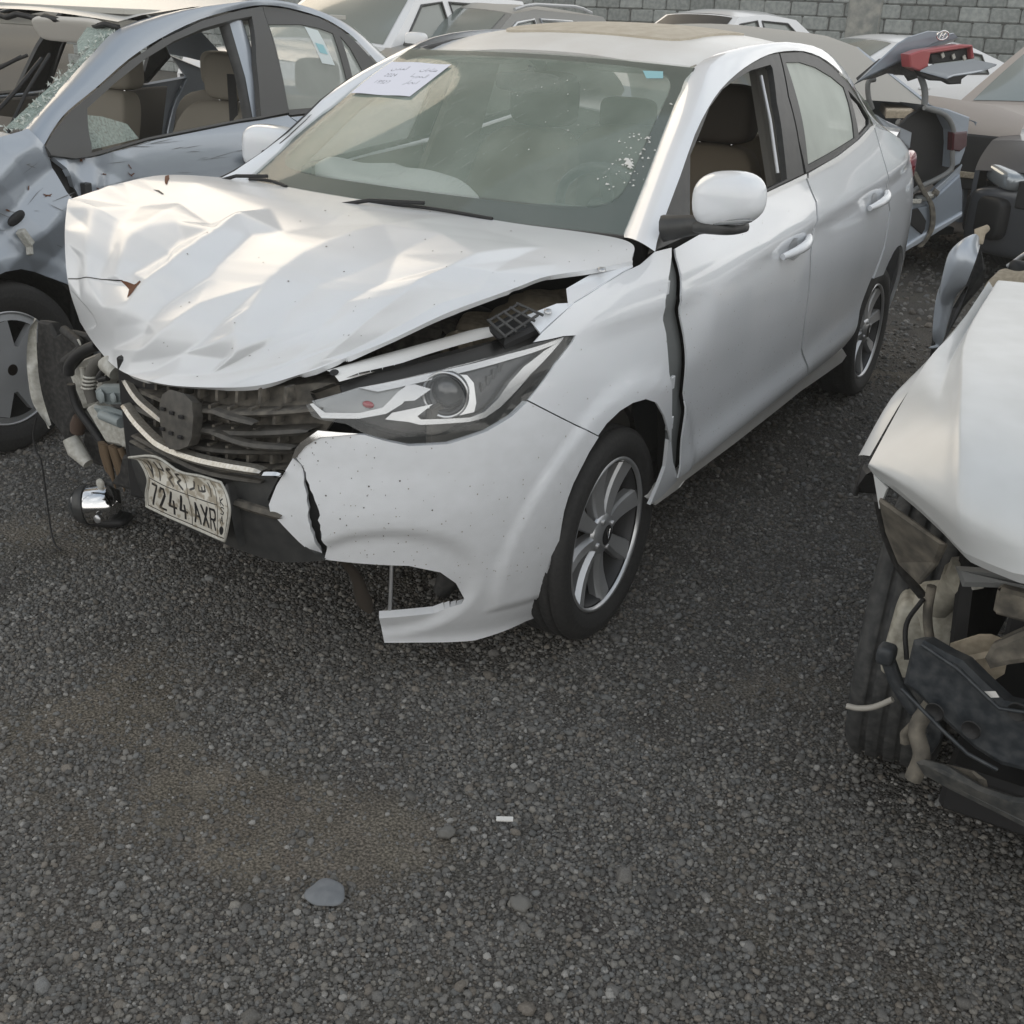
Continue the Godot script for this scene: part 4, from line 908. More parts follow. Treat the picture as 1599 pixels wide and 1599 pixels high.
# a wheel standing at its hub; its outer face looks along +x
func make_wheel(root: Node3D, at: Vector3, face: float, rad: float, wid: float, rim: float, style: String, steer := 0.0, camber := 0.0) -> MeshInstance3D:
	var ty := put("wheel", make_tyre(rad, wid, rim), M.tyre, root, at, Vector3(0, (0.0 if face > 0 else PI) + steer, camber))
	var h := wid * 0.5
	put("rim", lathe([Vector2(h * 0.80, rim + 0.004), Vector2(h * 0.88, rim), Vector2(h * 0.85, rim - 0.005), Vector2(h * 0.76, rim - 0.008)], 64), M.alloy, ty)
	put("rim_barrel", lathe([Vector2(h * 0.72, rim - 0.010), Vector2(h * 0.5, rim - 0.018), Vector2(-h * 0.6, rim - 0.03), Vector2(-h * 0.8, rim)], 48), M.barrel, ty)
	put("brake_disc", lathe([Vector2(-0.012, 0.02), Vector2(0.0, 0.05), Vector2(-0.002, 0.105), Vector2(-0.014, 0.107)], 40), M.rust_iron, ty, Vector3(-0.012, 0, 0))
	put("brake_backing", lathe([Vector2(-0.03, 0.01), Vector2(-0.032, rim - 0.02)], 32), M.black, ty)
	if style == "alloy":
		for k in 8:
			var sp := put("spoke", make_spoke_mesh(TAU * k / 8 + 0.18, 0.035, rim - 0.008, 0.030, 0.060, 0.0, false), M.alloy_grey, ty, Vector3(h * 0.78, 0, 0))
			put("cut_edge", make_spoke_mesh(TAU * k / 8 + 0.18, 0.035, rim - 0.008, 0.030, 0.060, 0.0, true), M.alloy, sp)
		put("hub_cap", lathe([Vector2(-0.02, 0.056), Vector2(-0.006, 0.052), Vector2(-0.004, 0.034), Vector2(0.002, 0.032), Vector2(0.003, 0.0)], 32), M.alloy, ty, Vector3(h * 0.78, 0, 0))
		put("hub_badge", lathe([Vector2(0.0, 0.027), Vector2(0.002, 0.024), Vector2(0.002, 0.0)], 32), M.black, ty, Vector3(h * 0.78 + 0.003, 0, 0))
		var vb := MB.new()
		vb.tube([Vector3(0, 0.016, -0.009), Vector3(0, -0.014, 0.0), Vector3(0, 0.016, 0.009)], 0.0022, 5)
		fixwind(vb)
		put("hub_mark", vb.build(), M.chrome, ty, Vector3(h * 0.78 + 0.006, 0, 0))
		for k in 4:
			var a := TAU * k / 4 + 0.4
			put("wheel_bolt", lathe([Vector2(-0.012, 0.009), Vector2(0.004, 0.008), Vector2(0.004, 0.0)], 6), M.alloy_grey, ty, Vector3(h * 0.78 - 0.003, cos(a) * 0.044, sin(a) * 0.044))
	elif style == "cover":
		# plastic wheel cover: a dished plate with a ring of wedge openings
		var mb := MB.new()
		var n := 7
		for k in n:
			var a0 := TAU * k / n
			var st := TAU / n
			var ring := func(r: float, a: float, x: float) -> Vector3: return Vector3(h * 0.74 + x, cos(a) * r, sin(a) * r)
			var ro := rim * 0.99
			for q in 6:
				var b0 := a0 + st * q / 6.0
				var b1 := a0 + st * (q + 1) / 6.0
				mb.quad(ring.call(ro, b0, 0.004), ring.call(ro, b1, 0.004), ring.call(ro * 0.87, b1, 0.016), ring.call(ro * 0.87, b0, 0.016), Vector3(1, 0, 0))
				mb.quad(ring.call(ro * 0.42, b0, 0.02), ring.call(ro * 0.42, b1, 0.02), ring.call(0.02, b1, 0.026), ring.call(0.02, b0, 0.026), Vector3(1, 0, 0))
			var c0 := a0 + st * 0.30
			var c1 := a0 + st * 0.92
			var d0 := a0 + st * 0.46
			var d1 := a0 + st * 0.66
			# solid spoke from d.. round to the next opening
			mb.quad(ring.call(ro * 0.87, c1 - st, 0.016), ring.call(ro * 0.87, c0, 0.016), ring.call(ro * 0.42, d0, 0.02), ring.call(ro * 0.42, d1 - st, 0.02), Vector3(1, 0, 0))
			mb.quad(ring.call(ro * 0.87, c0, 0.016), ring.call(ro * 0.87, c0, -0.012), ring.call(ro * 0.42, d0, -0.008), ring.call(ro * 0.42, d0, 0.02))
			mb.quad(ring.call(ro * 0.87, c1, 0.016), ring.call(ro * 0.87, c1, -0.012), ring.call(ro * 0.42, d1, -0.008), ring.call(ro * 0.42, d1, 0.02))
		put("wheel_cover", mb.build(), M.cover, ty)
	return ty

func make_seat(root: Node3D, at: Vector3, m: Material, mh: Material, back_h := 0.62, head := true) -> void:
	put("seat_cushion", soft(Vector3(0.5, 0.18, 0.52), 0.4), m, root, at + Vector3(0, 0.34, 0))
	var bk := func(p: Vector3) -> Vector3:
		var t := p.y / back_h + 0.5
		var side := absf(p.x) / 0.25
		return Vector3(p.x * (1.0 - 0.22 * t * t), p.y, p.z + 0.05 * side * side - 0.22 * t)
	put("seat_back", soft(Vector3(0.5, back_h, 0.15), 0.4, 24, 16, bk), m, root, at + Vector3(0, 0.36 + back_h * 0.5, -0.16))
	if head:
		put("headrest", soft(Vector3(0.27, 0.20, 0.13), 0.45), mh, root, at + Vector3(0, 0.36 + back_h + 0.10, -0.41))
		put("headrest_post", tubem([at + Vector3(-0.06, 0.30 + back_h, -0.38), at + Vector3(-0.06, 0.42 + back_h, -0.40)], 0.006), M.chrome, root)
		put("headrest_post", tubem([at + Vector3(0.06, 0.30 + back_h, -0.38), at + Vector3(0.06, 0.42 + back_h, -0.40)], 0.006), M.chrome, root)

func door_handle(par: Node3D, a: Vector2, b: Vector2, m: Material) -> void:
	var p0 := skin(a)
	var p1 := skin(b)
	var pts := []
	for k in 11:
		var t := k / 10.0
		pts.append(p0.lerp(p1, t) + Vector3(0.012 + 0.026 * sin(PI * t), 0.004 * sin(PI * t), 0))
	var rr := []
	for k in 11: rr.append(0.010 + 0.006 * sin(PI * k / 10.0))
	put("handle", tubem(pts, rr, 10), m, par)

func build_sedan() -> void:
	var c := thing("crashed_sedan", "white four-door sedan with crumpled hood, torn front bumper and bent number plate", "car", Vector3.ZERO, 0.0, "cars standing in the yard")
	var C := Vector2(0.03, 0.025)
	# --- body side
	put("side_frame", loft(smooth_line(opening_edge, 2), smooth_line(roof_edge, 2), 0.016, 8, Vector3(0, 0.9, -1.2), 1.0), M.white, c)
	put("front_wing", patch(fender_o, on_skin(0.0), Vector2(0.02, 0.02), 0.005), M.white, c)
	put("wing_tail", patch(wing_tail_o, on_skin(0.006), Vector2(0.02, 0.02), 0.01), M.white, c)
	var fd := put("front_door", patch(front_door_o, on_skin(0.0), Vector2(0.02, 0.02), 0.005), M.white, c)
	var rd := put("rear_door", patch(rear_door_o, on_skin(0.0), C, 0.02), M.white, c)
	put("quarter_panel", patch(quarter_o, on_skin(0.001), C, 0.015), M.white, c)
	put("sill", patch(sill_o, on_skin(0.008), Vector2(0.06, 0.02), 0.03), M.white_dusty, c)
	put("door_jamb", patch(arch_gap_o, on_skin(0.020), Vector2(0.03, 0.03), 0.0), M.jamb, c)
	for q in [Vector2(1.545, 0.885), Vector2(1.567, 0.53), Vector2(1.565, 0.64)]:
		var hp := skin(q, 0.018)
		put("jamb_bolt", boxm(Vector3(0.012, 0.035, 0.025)), M.white, c, hp)
	put("front_door_frame", patch(front_frame_o, on_skin(0.004), Vector2(0.04, 0.03), 0.02, Vector3(0, 0.55, -1.2), [front_window_o]), M.trim, c)
	var rf := put("rear_door_frame", patch(rear_frame_o, on_skin(0.004), Vector2(0.04, 0.03), 0.02, Vector3(0, 0.55, -1.2), [rear_window_o, quarter_window_o]), M.trim, c)
	put("window_pane", patch(rear_window_o, on_skin(0.012), Vector2(0.06, 0.05), 0.0), M.glass, rf)
	put("window_film", patch(rear_window_o, on_skin(0.009), Vector2(0.06, 0.05), 0.0), M.dust_sheen_side, rf)
	put("quarter_pane", patch(quarter_window_o, on_skin(0.011), Vector2(0.06, 0.05), 0.0), M.glass_dark, rf)
	put("belt_moulding", patch(belt_front_o, on_skin(-0.004), Vector2(0.06, 0.02), 0.008), M.chrome_dull, fd)
	put("belt_moulding", patch(belt_rear_o, on_skin(-0.004), Vector2(0.06, 0.02), 0.008), M.chrome_dull, rd)
	put("handle_cup", patch(handle_cup_front_o, on_skin(-0.002), Vector2(0.02, 0.02), 0.0), M.cup, fd)
	put("handle_cup", patch(handle_cup_rear_o, on_skin(-0.002), Vector2(0.02, 0.02), 0.0), M.cup, rd)
	door_handle(fd, Vector2(2.335, 0.850), Vector2(2.60, 0.875), M.white)
	door_handle(rd, Vector2(3.33, 0.882), Vector2(3.60, 0.913), M.white)
	# B pillar inner edge: bright steel channel and belt seen through the open window
	put("pillar_channel", tubem([skin(Vector2(2.62, 1.345), 0.03), skin(Vector2(2.56, 1.22), 0.028), skin(Vector2(2.51, 1.07), 0.025)], 0.006), M.alloy, c)
	var pb := skin(Vector2(2.60, 1.2), 0.06)
	put("centre_pillar", plate([Vector3(0.52, 1.40, -1.47), Vector3(0.53, 1.40, -1.62), Vector3(0.74, 0.75, -1.64), Vector3(0.74, 0.75, -1.42)], Vector3(1, 0.35, 0), 0.03), M.pillar_in, c)
	# --- right side of the car, hardly seen
	var mirx := func(o: PackedVector2Array) -> Callable:
		return func(p: Vector2) -> Vector3:
			var w := skin(p)
			return Vector3(-w.x + 0.075 * smoothstep(0.93, 1.06, w.y) * (1.0 - 0.6 * smoothstep(1.1, 1.4, w.y)), w.y, w.z)
	for part in [["front_door", front_door_o, M.white], ["rear_door", rear_door_o, M.white], ["quarter_panel", quarter_o, M.white], ["front_door_frame", front_frame_o, M.trim], ["rear_door_frame", rear_frame_o, M.trim], ["sill", sill_o, M.white_dusty]]:
		var hl := []
		if part[0] == "front_door_frame": hl = [front_window_o]
		if part[0] == "rear_door_frame": hl = [rear_window_o, quarter_window_o]
		put(part[0], patch(part[1], mirx.call(part[1]), Vector2(0.08, 0.05), 0.02, Vector3(0, 0.55, -1.2), hl), part[2], c)
	for wn in [rear_window_o, front_window_o]:
		put("window_pane", patch(wn, mirx.call(wn), Vector2(0.1, 0.08), 0.0), M.glass, c)
		put("window_film", patch(wn, func(p: Vector2) -> Vector3: return mirx.call(wn).call(p) + Vector3(0.004, 0, 0), Vector2(0.1, 0.08), 0.0), M.dust_sheen_side, c)  # reflections on the far panes painted in as a pale film
	var oe := []
	var re := []
	for p in opening_edge: oe.append(p * Vector3(-1, 1, 1) + Vector3(0.09 * smoothstep(0.93, 1.06, p.y) * (1.0 - 0.6 * smoothstep(1.1, 1.4, p.y)), 0, 0))
	for p in roof_edge: re.append(p * Vector3(-1, 1, 1))
	put("side_frame", loft(smooth_line(oe, 2), smooth_line(re, 2), 0.010, 6), M.white, c)
	var rwing := PackedVector2Array([Vector2(1.5, 0.4), Vector2(1.5, 0.95), Vector2(1.2, 0.90), Vector2(1.1, 0.75), Vector2(1.2, 0.62), Vector2(1.35, 0.65), Vector2(1.48, 0.55)])
	put("front_wing", patch(rwing, mirx.call(rwing), Vector2(0.05, 0.05), 0.02), M.white, c)
	# --- roof, sunroof, rear glass, boot lid, tail
	var ro := PackedVector2Array()
	for k in range(0, 17): ro.append(Vector2(lerpf(-0.50, 0.50, k / 16.0), -0.972 - 0.03 * sin(PI * k / 16.0)))
	for q in [[0.515, -1.25], [0.525, -1.6], [0.525, -1.95], [0.52, -2.25], [0.51, -2.5], [0.40, -2.56], [0.0, -2.6], [-0.40, -2.56], [-0.51, -2.5], [-0.52, -2.25], [-0.525, -1.95], [-0.525, -1.6], [-0.515, -1.25]]: ro.append(Vector2(q[0], q[1]))
	var roof := put("roof", patch(ro, roof_at, Vector2(0.05, 0.05), 0.02), M.white_dusty, c)
	var ditch := []
	var ditch2 := []
	for sgn in [1.0, -1.0]:
		ditch = []
		ditch2 = []
		for q in [[0.497, -0.965], [0.515, -1.25], [0.525, -1.6], [0.525, -1.95], [0.52, -2.25], [0.51, -2.5]]:
			var rp := roof_at(Vector2(q[0], q[1]))
			ditch.append(Vector3(rp.x * sgn, rp.y - 0.004, rp.z))
			ditch2.append(Vector3((rp.x + 0.034) * sgn, rp.y - 0.012, rp.z))
		put("roof_moulding", loft(smooth_line(ditch, 4), smooth_line(ditch2, 4), 0.006, 4), M.trim if sgn > 0.0 else M.white, c)
	var so := PackedVector2Array()
	for k in 28:
		var a := TAU * k / 28
		so.append(Vector2(0.36 * signf(cos(a)) * pow(absf(cos(a)), 0.35), -1.56 + 0.33 * signf(sin(a)) * pow(absf(sin(a)), 0.35)))
	put("sunroof", patch(so, func(p: Vector2) -> Vector3: return roof_at(p) + Vector3(0, 0.007, 0), Vector2(0.05, 0.05), 0.02), M.sunroof, roof)
	var rg := []
	for k in 7:
		var row := []
		for q in 13:
			var u := q / 12.0
			var hi := roof_at(Vector2(lerpf(-0.5, 0.5, u), -2.58 - 0.02 * sin(PI * u)))
			var lo := Vector3(lerpf(-0.62, 0.62, u), 1.055 + 0.03 * sin(PI * u), -2.98 - 0.1 * sin(PI * u))
			row.append(hi.lerp(lo, k / 6.0) + Vector3(0, 0.7, -0.5) * 0.03 * sin(PI * k / 6.0))
		rg.append(row)
	var rgm := MB.new()
	rgm.grid(rg)
	var rgp := put("rear_glass", rgm.build(), M.glass, c)
	put("rear_pale_film", rgm.build(), M.dust_sheen_side, rgp, Vector3(0, -0.003, 0.003))  # pale film added so the rear glass reads bright from inside
	var bl := []
	for k in 7:
		var row := []
		for q in 13:
			var u := q / 12.0
			var lo := Vector3(lerpf(-0.66, 0.66, u), 1.05 + 0.03 * sin(PI * u), -2.97 - 0.1 * sin(PI * u))
			var hi := Vector3(lerpf(-0.60, 0.60, u), 1.07 + 0.02 * sin(PI * u), -3.30 - 0.11 * sin(PI * u))
			var fin := Vector3(lerpf(-0.62, 0.62, u), 0.55, -3.36 - 0.13 * sin(PI * u))
			row.append(lo.lerp(hi, k / 3.0) if k <= 3 else hi.lerp(fin, (k - 3) / 3.0))
		bl.append(row)
	var blm := MB.new()
	blm.grid(bl)
	put("boot_lid", blm.build(), M.white, c)
	put("rear_bumper", patch(PackedVector2Array([Vector2(4.5, 0.22), Vector2(5.36, 0.22), Vector2(5.36, 0.62), Vector2(4.5, 0.62)]), on_skin(-0.004), Vector2(0.08, 0.06), 0.02), M.white, c)
	put("rear_bumper", patch(PackedVector2Array([Vector2(4.5, 0.22), Vector2(5.36, 0.22), Vector2(5.36, 0.62), Vector2(4.5, 0.62)]), mirx.call(sill_o), Vector2(0.08, 0.06), 0.02), M.white, c)
	var tl := put("tail_lamp", soft(Vector3(0.085, 0.15, 0.18), 0.6, 20, 12), M.red_lamp, c, Vector3(0.70, 0.93, -3.05))
	put("boot_floor", boxm(Vector3(1.3, 0.04, 0.7)), M.black, c, Vector3(0, 0.5, -2.95))
	# --- windscreen
	var wo := PackedVector2Array([Vector2(0.0, 0.0), Vector2(0.5, 0.0), Vector2(1.0, 0.0), Vector2(1.0, 0.5), Vector2(1.0, 1.0), Vector2(0.5, 1.0), Vector2(0.0, 1.0), Vector2(0.0, 0.5)])
	var ws := put("windscreen", patch(wo, screen_at, Vector2(0.05, 0.05), 0.0), M.glass_screen, c)
	var inner := PackedVector2Array()
	for k in 40:
		var a := TAU * k / 40
		inner.append(Vector2(0.5 + 0.462 * signf(cos(a)) * pow(absf(cos(a)), 0.22), 0.525 + 0.42 * signf(sin(a)) * pow(absf(sin(a)), 0.25)))
	var under := func(p: Vector2) -> Vector3: return screen_at(p) + Vector3(0, -0.0035, -0.003)
	var above := func(p: Vector2) -> Vector3: return screen_at(p) + Vector3(0, 0.0022, 0.0016)
	put("screen_border", patch(wo, under, Vector2(0.05, 0.05), 0.0, Vector3(0, 0.5, -1.2), [inner]), M.frit, ws)
	put("screen_dust_sheen", patch(inner, above, Vector2(0.05, 0.05), 0.0), M.dust_sheen_screen, ws)
	put("border_dust", patch(wo, above, Vector2(0.05, 0.05), 0.0, Vector3(0, 0.5, -1.2), [inner]), M.dust_thin, ws)
	# streaks of dust in the wiped arc, sticker, bird droppings
	var rng := RandomNumberGenerator.new()
	rng.seed = 7
	var stk := MB.new()
	for k in 110:
		var p := Vector2(clampf(rng.randfn(0.55, 0.14), 0.28, 0.9), rng.randf_range(0.12, 0.80))
		var len_ := rng.randf_range(0.015, 0.09) * (1.0 if k % 9 else 1.6)
		var d := Vector2(0.32, 1.0).normalized() * len_
		var w := Vector2(0.0007, 0.0)
		var q := func(t: Vector2) -> Vector3: return screen_at(t) + Vector3(0, 0.0034, 0.0024)
		stk.quad(q.call(p - w), q.call(p + w), q.call(p + d + w * 0.3), q.call(p + d - w * 0.3), Vector3(0, 1, 1))
	put("dust_streaks", stk.build(), M.streak, ws).set_meta("kind", "stuff")
	var dr := MB.new()
	for k in 70:
		var p := Vector2(rng.randfn(0.945, 0.022), rng.randf_range(0.20, 0.52))
		if k < 14: p = Vector2(rng.randf_range(0.55, 0.9), rng.randf_range(0.25, 0.85))
		var rad := rng.randf_range(0.0012, 0.004) * (1.0 if k > 16 else 0.7)
		p.x = minf(p.x, 0.992)
		var n := 7
		for q in n:
			var f := func(t: float) -> Vector3: return screen_at(p + Vector2(cos(t) / 1.25, sin(t) / 0.78) * rad * (1.0 + 0.5 * sin(t * 3.0 + k))) + Vector3(0, 0.004, 0.003)
			dr.tri(screen_at(p) + Vector3(0, 0.0046, 0.0034), f.call(TAU * q / n), f.call(TAU * (q + 1) / n), Vector3(0, 1, 1))
	for b in [[Vector2(0.948, 0.345), 0.016], [Vector2(0.94, 0.365), 0.012], [Vector2(0.953, 0.33), 0.010], [Vector2(0.965, 0.50), 0.008], [Vector2(0.967, 0.435), 0.006], [Vector2(0.984, 0.72), 0.007]]:
		var p: Vector2 = b[0]
		for q in 9:
			var f := func(t: float) -> Vector3: return screen_at(p + Vector2(cos(t) / 1.25, sin(t) / 0.78).rotated(0.6) * b[1] * (0.7 + 0.5 * sin(t * 2.0 + 1.0) * sin(t * 3.0))) + Vector3(0, 0.0042, 0.0032)
			dr.tri(screen_at(p) + Vector3(0, 0.007, 0.005), f.call(TAU * q / 9), f.call(TAU * (q + 1) / 9), Vector3(0, 1, 1))
	put("bird_droppings", dr.build(), M.dropping, ws).set_meta("kind", "stuff")
	var stp := PackedVector2Array([Vector2(0.852, 0.923), Vector2(0.914, 0.935), Vector2(0.926, 0.886), Vector2(0.878, 0.871)])
	put("inspection_sticker", patch(stp, func(p: Vector2) -> Vector3: return screen_at(p) + Vector3(0, 0.003, 0.002), Vector2(0.03, 0.03), 0.0), M.sticker, ws)
	# wipers and cowl
	var cowl := []
	for k in 2:
		var row := []
		for q in 11:
			var u := q / 10.0
			row.append(screen_at(Vector2(u, 0.03)) + (Vector3(0, -0.006, 0.0) if k == 0 else Vector3(0, -0.045, 0.20)))
		cowl.append(row)
	var cw := MB.new()
	cw.grid(cowl)
	put("cowl_panel", cw.build(), M.black, c)
	for wv in [[0.03, 0.16, 0.012], [0.40, 0.72, 0.006]]:
		var bl2 := []
		for k in 9: bl2.append(screen_at(Vector2(lerpf(wv[0], wv[1], k / 8.0), wv[2] + 0.012 * sin(PI * k / 8.0))) + Vector3(0, 0.010, 0.008))
		var wb := put("wiper_blade", tubem(bl2, 0.005, 6), M.black, c)
		put("wiper_arm", tubem([bl2[4] + Vector3(0, 0.014, 0.008), bl2[2] + Vector3(-0.05, 0.01, 0.05), bl2[0] + Vector3(-0.10, -0.02, 0.10)], 0.006, 6), M.black, wb)
	# --- hood
	var K := []
	var ho := PackedVector2Array()
	for k in 20: ho.append(Vector2(k / 20.0, 0.0))
	for k in 20: ho.append(Vector2(1.0, k / 20.0))
	for k in 20: ho.append(Vector2(1.0 - k / 20.0, 1.0))
	for k in 20: ho.append(Vector2(0.0, 1.0 - k / 20.0))
	var hood := put("hood", patch(ho, hood_skin, Vector2(0.005, 0.005), 0.012, Vector3(0, 0.3, -0.3)), M.white_hood, c)
	var hup := func(p: Vector2) -> Vector3: return hood_skin(p) + Vector3(0.0008, 0.0012, 0.0008)
	put("rust_patch", patch(rust_o, hup, Vector2(0.01, 0.01), 0.0), M.rust, hood)
	put("rust_patch", patch(rust_edge_o, hup, Vector2(0.01, 0.01), 0.0), M.rust, hood)
	put("tear", patch(tear_o, hup, Vector2(0.01, 0.01), 0.0), M.black, hood)
	put("tear", patch(tear_small_o, hup, Vector2(0.01, 0.01), 0.0), M.black, hood)
	var chips := MB.new()
	for k in 46:
		var p := Vector2(rng.randf_range(0.25, 0.97), rng.randf_range(0.02, 0.96))
		var rad := rng.randf_range(0.0008, 0.0022)
		var tt := rng.randf() * 3.0
		for q in 6:
			var f := func(t: float) -> Vector3: return hup.call(p + Vector2(cos(t), sin(t)).rotated(tt) * rad * (1.0 + 0.6 * sin(t)))
			chips.tri(hup.call(p) + Vector3(0, 0.001, 0), f.call(TAU * q / 6), f.call(TAU * (q + 1) / 6), Vector3(0, 1, 0.3))
	put("paint_chips", chips.build(), M.chip, hood).set_meta("kind", "stuff")
	# --- front bumper
	var fb := put("front_bumper", patch(bumper_o, on_skin(-0.002), Vector2(0.014, 0.014), 0.02), M.white_bumper, c)
	var sc := put("bumper_scrap", patch(bumper_scrap_o, on_skin(0.006), Vector2(0.014, 0.014), 0.014), M.white_bumper, c)
	var ch := MB.new()
	for k in 90:
		var p := Vector2(rng.randf_range(0.42, 0.72), rng.randf_range(0.37, 0.70))
		if rng.randf() < 0.3: p = Vector2(rng.randf_range(0.40, 0.56), rng.randf_range(0.60, 0.69))
		if not (Geometry2D.is_point_in_polygon(p, bumper_o) or Geometry2D.is_point_in_polygon(p, bumper_scrap_o)): continue
		var rad := rng.randf_range(0.0006, 0.0021)
		for q in 6:
			var f := func(t: float) -> Vector3: return skin(p + Vector2(cos(t) * (0.5 + 0.5 * sin(k)), sin(t)) * rad, -0.0035)
			ch.tri(skin(p, -0.0042), f.call(TAU * q / 6), f.call(TAU * (q + 1) / 6), Vector3(0.4, 0, 1))
	put("paint_chips", ch.build(), M.chip, fb).set_meta("kind", "stuff")
	put("bumper_backing", patch(crack_back_o, on_skin(0.03), Vector2(0.03, 0.03), 0.0), M.black, c)
	put("corner_chrome", patch(corner_chrome_o, on_skin(-0.006), Vector2(0.02, 0.01), 0.012), M.chrome, fb)
	var hang := []
	for k in 8: hang.append(Vector3(0.435 + 0.004 * k, 0.40 - 0.029 * k, 0.62 + 0.006 * sin(k * 1.3) - 0.012 * k))
	put("torn_strap", tubem(hang, [0.010, 0.011, 0.012, 0.013, 0.015, 0.018, 0.020, 0.010], 6), M.rubber_brown, c)
	put("dangling_rod", tubem([Vector3(0.50, 0.36, 0.50), Vector3(0.51, 0.25, 0.52), Vector3(0.505, 0.17, 0.52)], 0.005, 6), M.alloy, c)
	put("wing_liner", tubem([Vector3(0.52, 0.38, 0.30), Vector3(0.56, 0.32, 0.33), Vector3(0.57, 0.25, 0.34), Vector3(0.54, 0.19, 0.36)], [0.04, 0.05, 0.04, 0.02], 8), M.liner, c)
	var sp := MB.new()
	for k in 900:
		var p := Vector2(rng.randf_range(0.5, 4.0), 0.3 + absf(rng.randfn()) * 0.22)
		if k > 700: p = Vector2(rng.randf_range(0.5, 4.0), rng.randf_range(0.3, 0.98))
		var okp := false
		for o in [fender_o, front_door_o, rear_door_o, bumper_o, quarter_o]:
			if Geometry2D.is_point_in_polygon(p, o): okp = true
		if not okp: continue
		var rad := rng.randf_range(0.0007, 0.002)
		for q in 5:
			var f := func(t: float) -> Vector3: return skin(p + Vector2(cos(t) * 0.8, sin(t)) * rad, -0.0028)
			sp.tri(skin(p, -0.0032), f.call(TAU * q / 5), f.call(TAU * (q + 1) / 5), Vector3(1, 0, 0.2))
	put("mud_specks", sp.build(), M.speck, c).set_meta("kind", "stuff")
	# --- head lamp
	var hl := put("head_lamp", patch(lamp_o, on_skin(0.0), Vector2(0.02, 0.02), 0.012), M.lamp_glass, c)
	put("lamp_housing", patch(lamp_o, on_skin(0.075), Vector2(0.03, 0.03), -0.040), M.lamp_black, hl)
	put("lamp_tray", patch(lamp_tray_o, on_skin(0.05), Vector2(0.02, 0.02), 0.01), M.lamp_dark, hl)
	put("chrome_sweep", patch(lamp_chrome_low_o, on_skin(0.022), Vector2(0.015, 0.01), 0.015), M.lamp_silver, hl)
	put("chrome_brow", patch(lamp_chrome_top_o, on_skin(0.02), Vector2(0.015, 0.01), 0.01), M.lamp_silver, hl)
	put("indicator_reflector", patch(lamp_indicator_o, on_skin(0.035), Vector2(0.015, 0.01), 0.01), M.lamp_grey, hl)
	put("indicator_rim", patch(lamp_indicator_rim_o, on_skin(0.016), Vector2(0.012, 0.008), 0.02), M.lamp_silver, hl)
	put("chrome_fin", patch(lamp_chrome_mid_o, on_skin(0.018), Vector2(0.012, 0.008), 0.02), M.lamp_silver, hl)
	var bulb := put("indicator_bulb", soft(Vector3(0.03, 0.016, 0.016), 1.0, 12, 8), M.red_lamp, hl, skin(Vector2(0.585, 0.735), 0.028))
	var pj := skin(Vector2(0.775, 0.752), 0.045)
	var pdir := Vector3(0.35, 0.02, 0.93).normalized()
	var pr := Node3D.new()
	var lens := put("projector", lathe([Vector2(0.0, 0.047), Vector2(0.02, 0.047), Vector2(0.028, 0.043), Vector2(0.024, 0.038), Vector2(0.0, 0.037)], 40), M.lamp_dark, hl, pj)
	lens.basis = Basis(pdir, Vector3.UP, pdir.cross(Vector3.UP)).orthonormalized()
	put("projector_lens", lathe([Vector2(0.0, 0.037), Vector2(0.012, 0.034), Vector2(0.022, 0.024), Vector2(0.027, 0.012), Vector2(0.028, 0.0)], 32), M.lens, lens)
	put("projector_band", patch(lamp_band_o, on_skin(0.020), Vector2(0.01, 0.01), 0.006), M.chrome_dull, hl)
	put("projector_ring", lathe([Vector2(0.027, 0.046), Vector2(0.031, 0.049), Vector2(0.027, 0.052), Vector2(0.023, 0.049)], 40), M.chrome_dull, lens)
	for k in 4:
		put("lamp_rib", boxm(Vector3(0.004, 0.022, 0.02)), M.lamp_grey, hl, skin(Vector2(0.87 + 0.018 * k, 0.755 + 0.012 * k), 0.05))
	build_front(c)
	build_cabin(c)
	# --- wheels
	make_wheel(c, Vector3(0.738, 0.286, 0.0), 1.0, 0.282, 0.172, 0.203, "alloy", 0.02)
	make_wheel(c, Vector3(0.705, 0.288, -2.575), 1.0, 0.286, 0.175, 0.203, "alloy")
	make_wheel(c, Vector3(-0.735, 0.288, -0.05), -1.0, 0.292, 0.185, 0.203, "alloy", 0.1)
	make_wheel(c, Vector3(-0.70, 0.288, -2.575), -1.0, 0.292, 0.185, 0.203, "alloy")
	# --- wheel housings, underside
	for wz in [0.0, -2.52]:
		for sd in [1.0, -1.0]:
			var g := []
			for k in 15:
				var a := lerpf(0.08, PI + 0.25, k / 14.0)
				var row := []
				for q in 4: row.append(Vector3(sd * lerpf(0.735, 0.42, q / 3.0), 0.29 + sin(a) * 0.35, wz + cos(a) * 0.345))
				g.append(row)
			var hb := MB.new()
			hb.grid(g)
			put("wheel_housing", hb.build(), M.liner, c)
	put("underbody", boxm(Vector3(1.42, 0.06, 1.75)), M.black, c, Vector3(0, 0.23, -1.28))
	put("underbody", boxm(Vector3(1.0, 0.06, 0.95)), M.black, c, Vector3(0, 0.24, -2.75))
	put("subframe", boxm(Vector3(0.9, 0.10, 0.55)), M.black, c, Vector3(0, 0.25, -0.1))
	put("suspension_strut", tubem([Vector3(0.56, 0.3, 0.0), Vector3(0.54, 0.8, -0.05)], 0.035), M.black, c)
	# mirrors
	var wm := func(p: Vector3) -> Vector3:
		var t := (p.x + 0.1) / 0.2
		return Vector3(p.x, p.y * lerpf(0.72, 1.0, t) + 0.012 * t, p.z - 0.05 * t * t)
